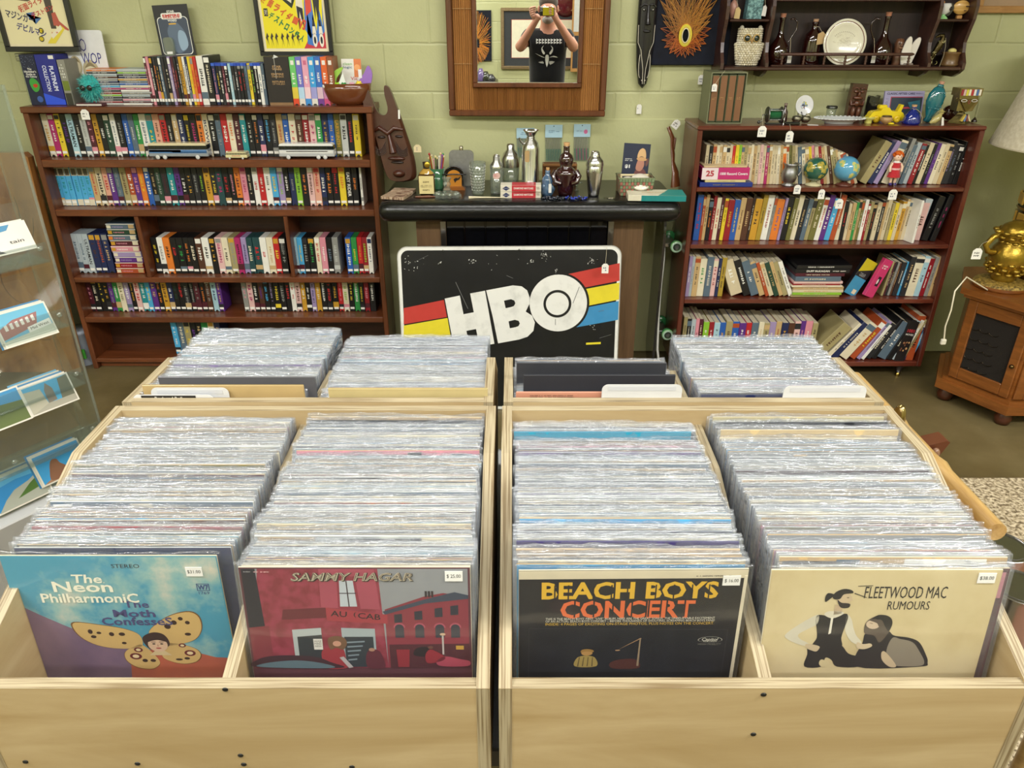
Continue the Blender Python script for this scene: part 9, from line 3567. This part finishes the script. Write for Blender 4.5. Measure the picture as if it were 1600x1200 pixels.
m=MB()
m.tube([(0,0,0),(0,0,a_.z-.03)],.008,'3a2c18','metal',seg=10)
m.build('post',t)
m=MB()
m.sph(0,0,a_.z,.013,.016,.030,'a08a5c','metal',seg=18,rings=12)
m.build('knob',t)
def can(px,py,zt,r,h,label):
 p=PZ(px,py,zt)
 t=empty('paint_can',(p.x,p.y,zt-h),label,'tin can','metal cans beside the crates')
 m=MB()
 m.lathe([(0,0),(r,0),(r*1.03,.004),(r,.008),(r,h-.012),(r*1.04,h-.008),(r*1.04,h)],seg=44,col='b8b8ba',mat='metal')
 m.build('can_body',t)
 m=MB()
 m.lathe([(r*1.04,h),(r*.98,h+.002),(r*.94,h-.003),(r*.88,h-.003),(r*.86,h+.001),(r*.80,h-.002)],seg=44,col='b4b4b6',mat='metal',caps=False)
 m.lathe([(r*.80,h-.002),(0,h-.0018)],seg=44,col='c4c8ce',mat='paint',caps=False)
 m.build('lid',t)
 m=MB()
 m.tube([(r*1.03*cos(a),r*1.03*sin(a)-.008*sin(a*.5),h*.72-.5*h*sin((a+1.2)/2.9*pi)) for a in [-1.2+i*.29 for i in range(11)]],.0016,'c0c0c0','metal',seg=5)
 m.build('wire_handle',t)
SH=.601
can(1566,853,SH+.155,.046,.155,'shiny metal can nearest the bamboo rail, in front')
can(1537,838,SH+.150,.044,.150,'shiny metal can mostly hidden behind the front one')
can(1592,916,SH+.145,.046,.145,'shiny metal can at the right edge, below the front one')
# ================================================================ clear postcard rack at the left
th=R(56)
rk_=empty('postcard_rack',(-1.17,1.79,0),'clear acrylic tiered rack holding postcards, left of the crates','display rack',rz=th)
RI=(Matrix.Translation((-1.17,1.79,0)) @ Matrix.Rotation(th,4,'Z')).inverted()
def RK(px,py,off=-.05):
 d=RI.to_3x3() @ ray(px,py)
 o=RI @ Vector((0,0,CAMZ))
 s=(off-o.y)/d.y
 q=o+d*s
 return q
m=MB()
m.bx(-.60,0,.06,.064,.50,1.5,'e6ebea','glass_acrylic')
m.build('back_sheet',rk_)
for x in (0,-.60):
 m=MB()
 m.bx(x-.002,x+.002,-.06,.064,.50,1.5,'e6ebea','glass_acrylic')
 m.tube([(x,-.062,.50),(x,-.062,1.5)],.0035,'c8ccd0','glass_clear',seg=8)
 m.build('side_sheet',rk_)
tiers=[1.10,.93,.765,.60]
for zt_ in tiers:
 m=MB()
 m.bx(-.598,-.002,-.05,.058,zt_-.004,zt_,'e6ebea','glass_acrylic')
 m.bx(-.598,-.002,-.052,-.048,zt_,zt_+.045,'e6ebea','glass_acrylic')
 m.raw([(-.598,-.01,zt_),(-.002,-.01,zt_),(-.002,.045,zt_+.13),(-.598,.045,zt_+.13)],[(0,1,2,3)],'e6ebea','glass_acrylic')
 m.build('card_tier',rk_)
 for x in (-.02,-.22,-.40):
  m=MB()
  m.lathe([(0,0),(.006,0),(.007,.003),(.003,.006),(0,.006)],seg=12,col='d0d4d8',mat='glass_clear',T=TR(x=x,y=-.054,z=zt_+.035,rx=pi/2))
  m.build('clip',rk_)
m=MB()
m.bx(-.62,-.01,-.09,.10,.30,.50,'b8b8b8','plastic',c=.004)
m.bx(-.62,-.01,-.10,.11,0,.04,'202022','plastic',c=.004)
m.bx(-.36,-.28,-.03,.04,.04,.30,'202022','plastic')
m.build('base',rk_)
sky=['58a8cc','4aa0cc','60a8d0','5aa4c8','3c98cc','4898c8']
def postcard(px,py,w,h,label,art,border='e4e0d4',tilt=.42,off=-.035,turn=0.0,stack=0):
 q=RK(px,py,off)
 W=rk_.matrix_world if False else Matrix.Translation((-1.17,1.79,0)) @ Matrix.Rotation(th,4,'Z')
 g=W @ Vector((q.x,q.y,q.z))
 t=empty('postcard',tuple(g),label,'postcard','postcards in the clear rack')
 t.rotation_euler=(Matrix.Rotation(th,3,'Z') @ Matrix.Rotation(-tilt,3,'X') @ Matrix.Rotation(turn,3,'Y')).to_euler()
 m=MB()
 for k in range(stack,0,-1):
  m.bx(-w/2-.004*k,w/2-.004*k,.003*k,.003*k+.001,-h/2,h/2+.004*k,['5a9cc0','dcd8cc','3a80b0','c8c4b0'][k%4],'card')
 m.bx(-w/2,w/2,0,.001,-h/2,h/2,border,'card')
 art(m,w-.008,h-.008)
 m.build('card',t)
def P2(m,pts,c,w,h,k=1):
 m.poly([(x*w,-.0003*k,z*h) for x,z in pts],c,'ink')
def a1(m,w,h):
 P2(m,[(-.5,-.5),(.5,-.5),(.5,.5),(-.5,.5)],'ddd8d0',w,h)
 P2(m,[(-.5,.2),(.1,.3),(.2,.5),(-.5,.5)],'4a88b0',w,h,2)
 m.text('tain',w*.2,-h*.15,w*.3,h*.12,'2a2a2a',y=-.0012)
 P2(m,[(-.5,-.5),(-.1,-.5),(-.3,-.3),(-.5,-.35)],'2a2c30',w,h,2)
def a2(m,w,h):
 P2(m,[(-.5,-.5),(.5,-.5),(.5,.5),(-.5,.5)],'6ab4d4',w,h)
 P2(m,[(-.5,-.3),(.2,-.1),(.3,.3),(-.2,.25),(-.5,.05)],'9c6864',w,h,2)
 for i in range(6):
  P2(m,[(-.4+i*.11,-.05+i*.02),(-.34+i*.11,-.04+i*.02),(-.34+i*.11,.15+i*.02),(-.4+i*.11,.13+i*.02)],'d8d4cc',w,h,3)
 P2(m,[(-.5,-.5),(.5,-.5),(.5,-.2),(-.5,-.35)],'c8ccc0',w,h,3)
 P2(m,[(.0,-.28),(.48,-.2),(.48,.0),(.0,-.1)],'e8e6e0',w,h,4)
 m.text('Mid West',w*.24,-h*.145,w*.38,h*.09,'1c1c1c',y=-.0018,rot=.1)
def a3(m,w,h):
 P2(m,[(-.5,-.5),(.5,-.5),(.5,.5),(-.5,.5)],'48a4d0',w,h)
 P2(m,[(-.5,-.5),(-.1,-.3),(-.15,.3),(-.5,.35)],'b8b4a0',w,h,2)
 P2(m,[(-.1,-.3),(.1,-.25),(.1,.2),(.0,.45),(-.08,.2)],'7a7468',w,h,2)
 P2(m,[(.2,-.3),(.5,-.3),(.5,.5),(.28,.45)],'6a6c58',w,h,2)
 P2(m,[(-.5,-.5),(.5,-.5),(.5,-.28),(-.1,-.28)],'a8a494',w,h,3)
def a4(m,w,h):
 P2(m,[(-.5,-.5),(.5,-.5),(.5,.5),(-.5,.5)],'2c88c8',w,h)
 P2(m,[(-.5,.2),(.0,.3),(.4,.25),(.5,.5),(-.5,.5)],'5aaad8',w,h,2)
 P2(m,[(-.5,-.5),(.5,-.5),(.5,.3),(.2,.1),(-.1,.0),(-.3,-.2)],'a8aca0',w,h,3)
 P2(m,[(-.1,-.3),(.4,-.2),(.48,.2),(.2,.0)],'4c7030',w,h,4)
def a5(m,w,h):
 P2(m,[(-.5,-.5),(.5,-.5),(.5,.5),(-.5,.5)],'3c9cd8',w,h)
 P2(m,[(-.5,-.5),(.5,-.5),(.5,-.1),(-.1,-.25)],'a88468',w,h,2)
 P2(m,smooth([(-.32,-.45),(-.28,-.1),(-.22,.1),(-.16,.2),(-.06,.18),(-.02,.0),(.08,-.2),(.1,-.45)]),'8a6048',w,h,3)
 P2(m,[(.08,-.25),(.3,.12),(.5,-.1),(.5,-.3)],'9a7458',w,h,3)
def a6(m,w,h):
 P2(m,[(-.5,-.5),(.5,-.5),(.5,.5),(-.5,.5)],'3a90c4',w,h)
 P2(m,[(-.5,-.5),(.5,-.5),(.5,.1),(-.5,.2)],'5a6a30',w,h,2)
postcard(8,374,.115,.07,'white card ending in tain, on the highest visible tier of the rack',a1,stack=1)
postcard(40,507,.125,.085,'postcard with a Mid West label and a red brick building',a2,stack=2)
postcard(78,616,.12,.078,'white-bordered postcard of towers under blue sky, third tier',a3,stack=4)
postcard(6,640,.10,.09,'postcard of green fields and blue sky at the left edge',a6)
postcard(95,722,.125,.085,'postcard of a stone monument and pyramids in a desert, lowest tier',a5,stack=2)
postcard(30,762,.135,.09,'postcard of a blue bay with a white hillside town',a4,stack=3)
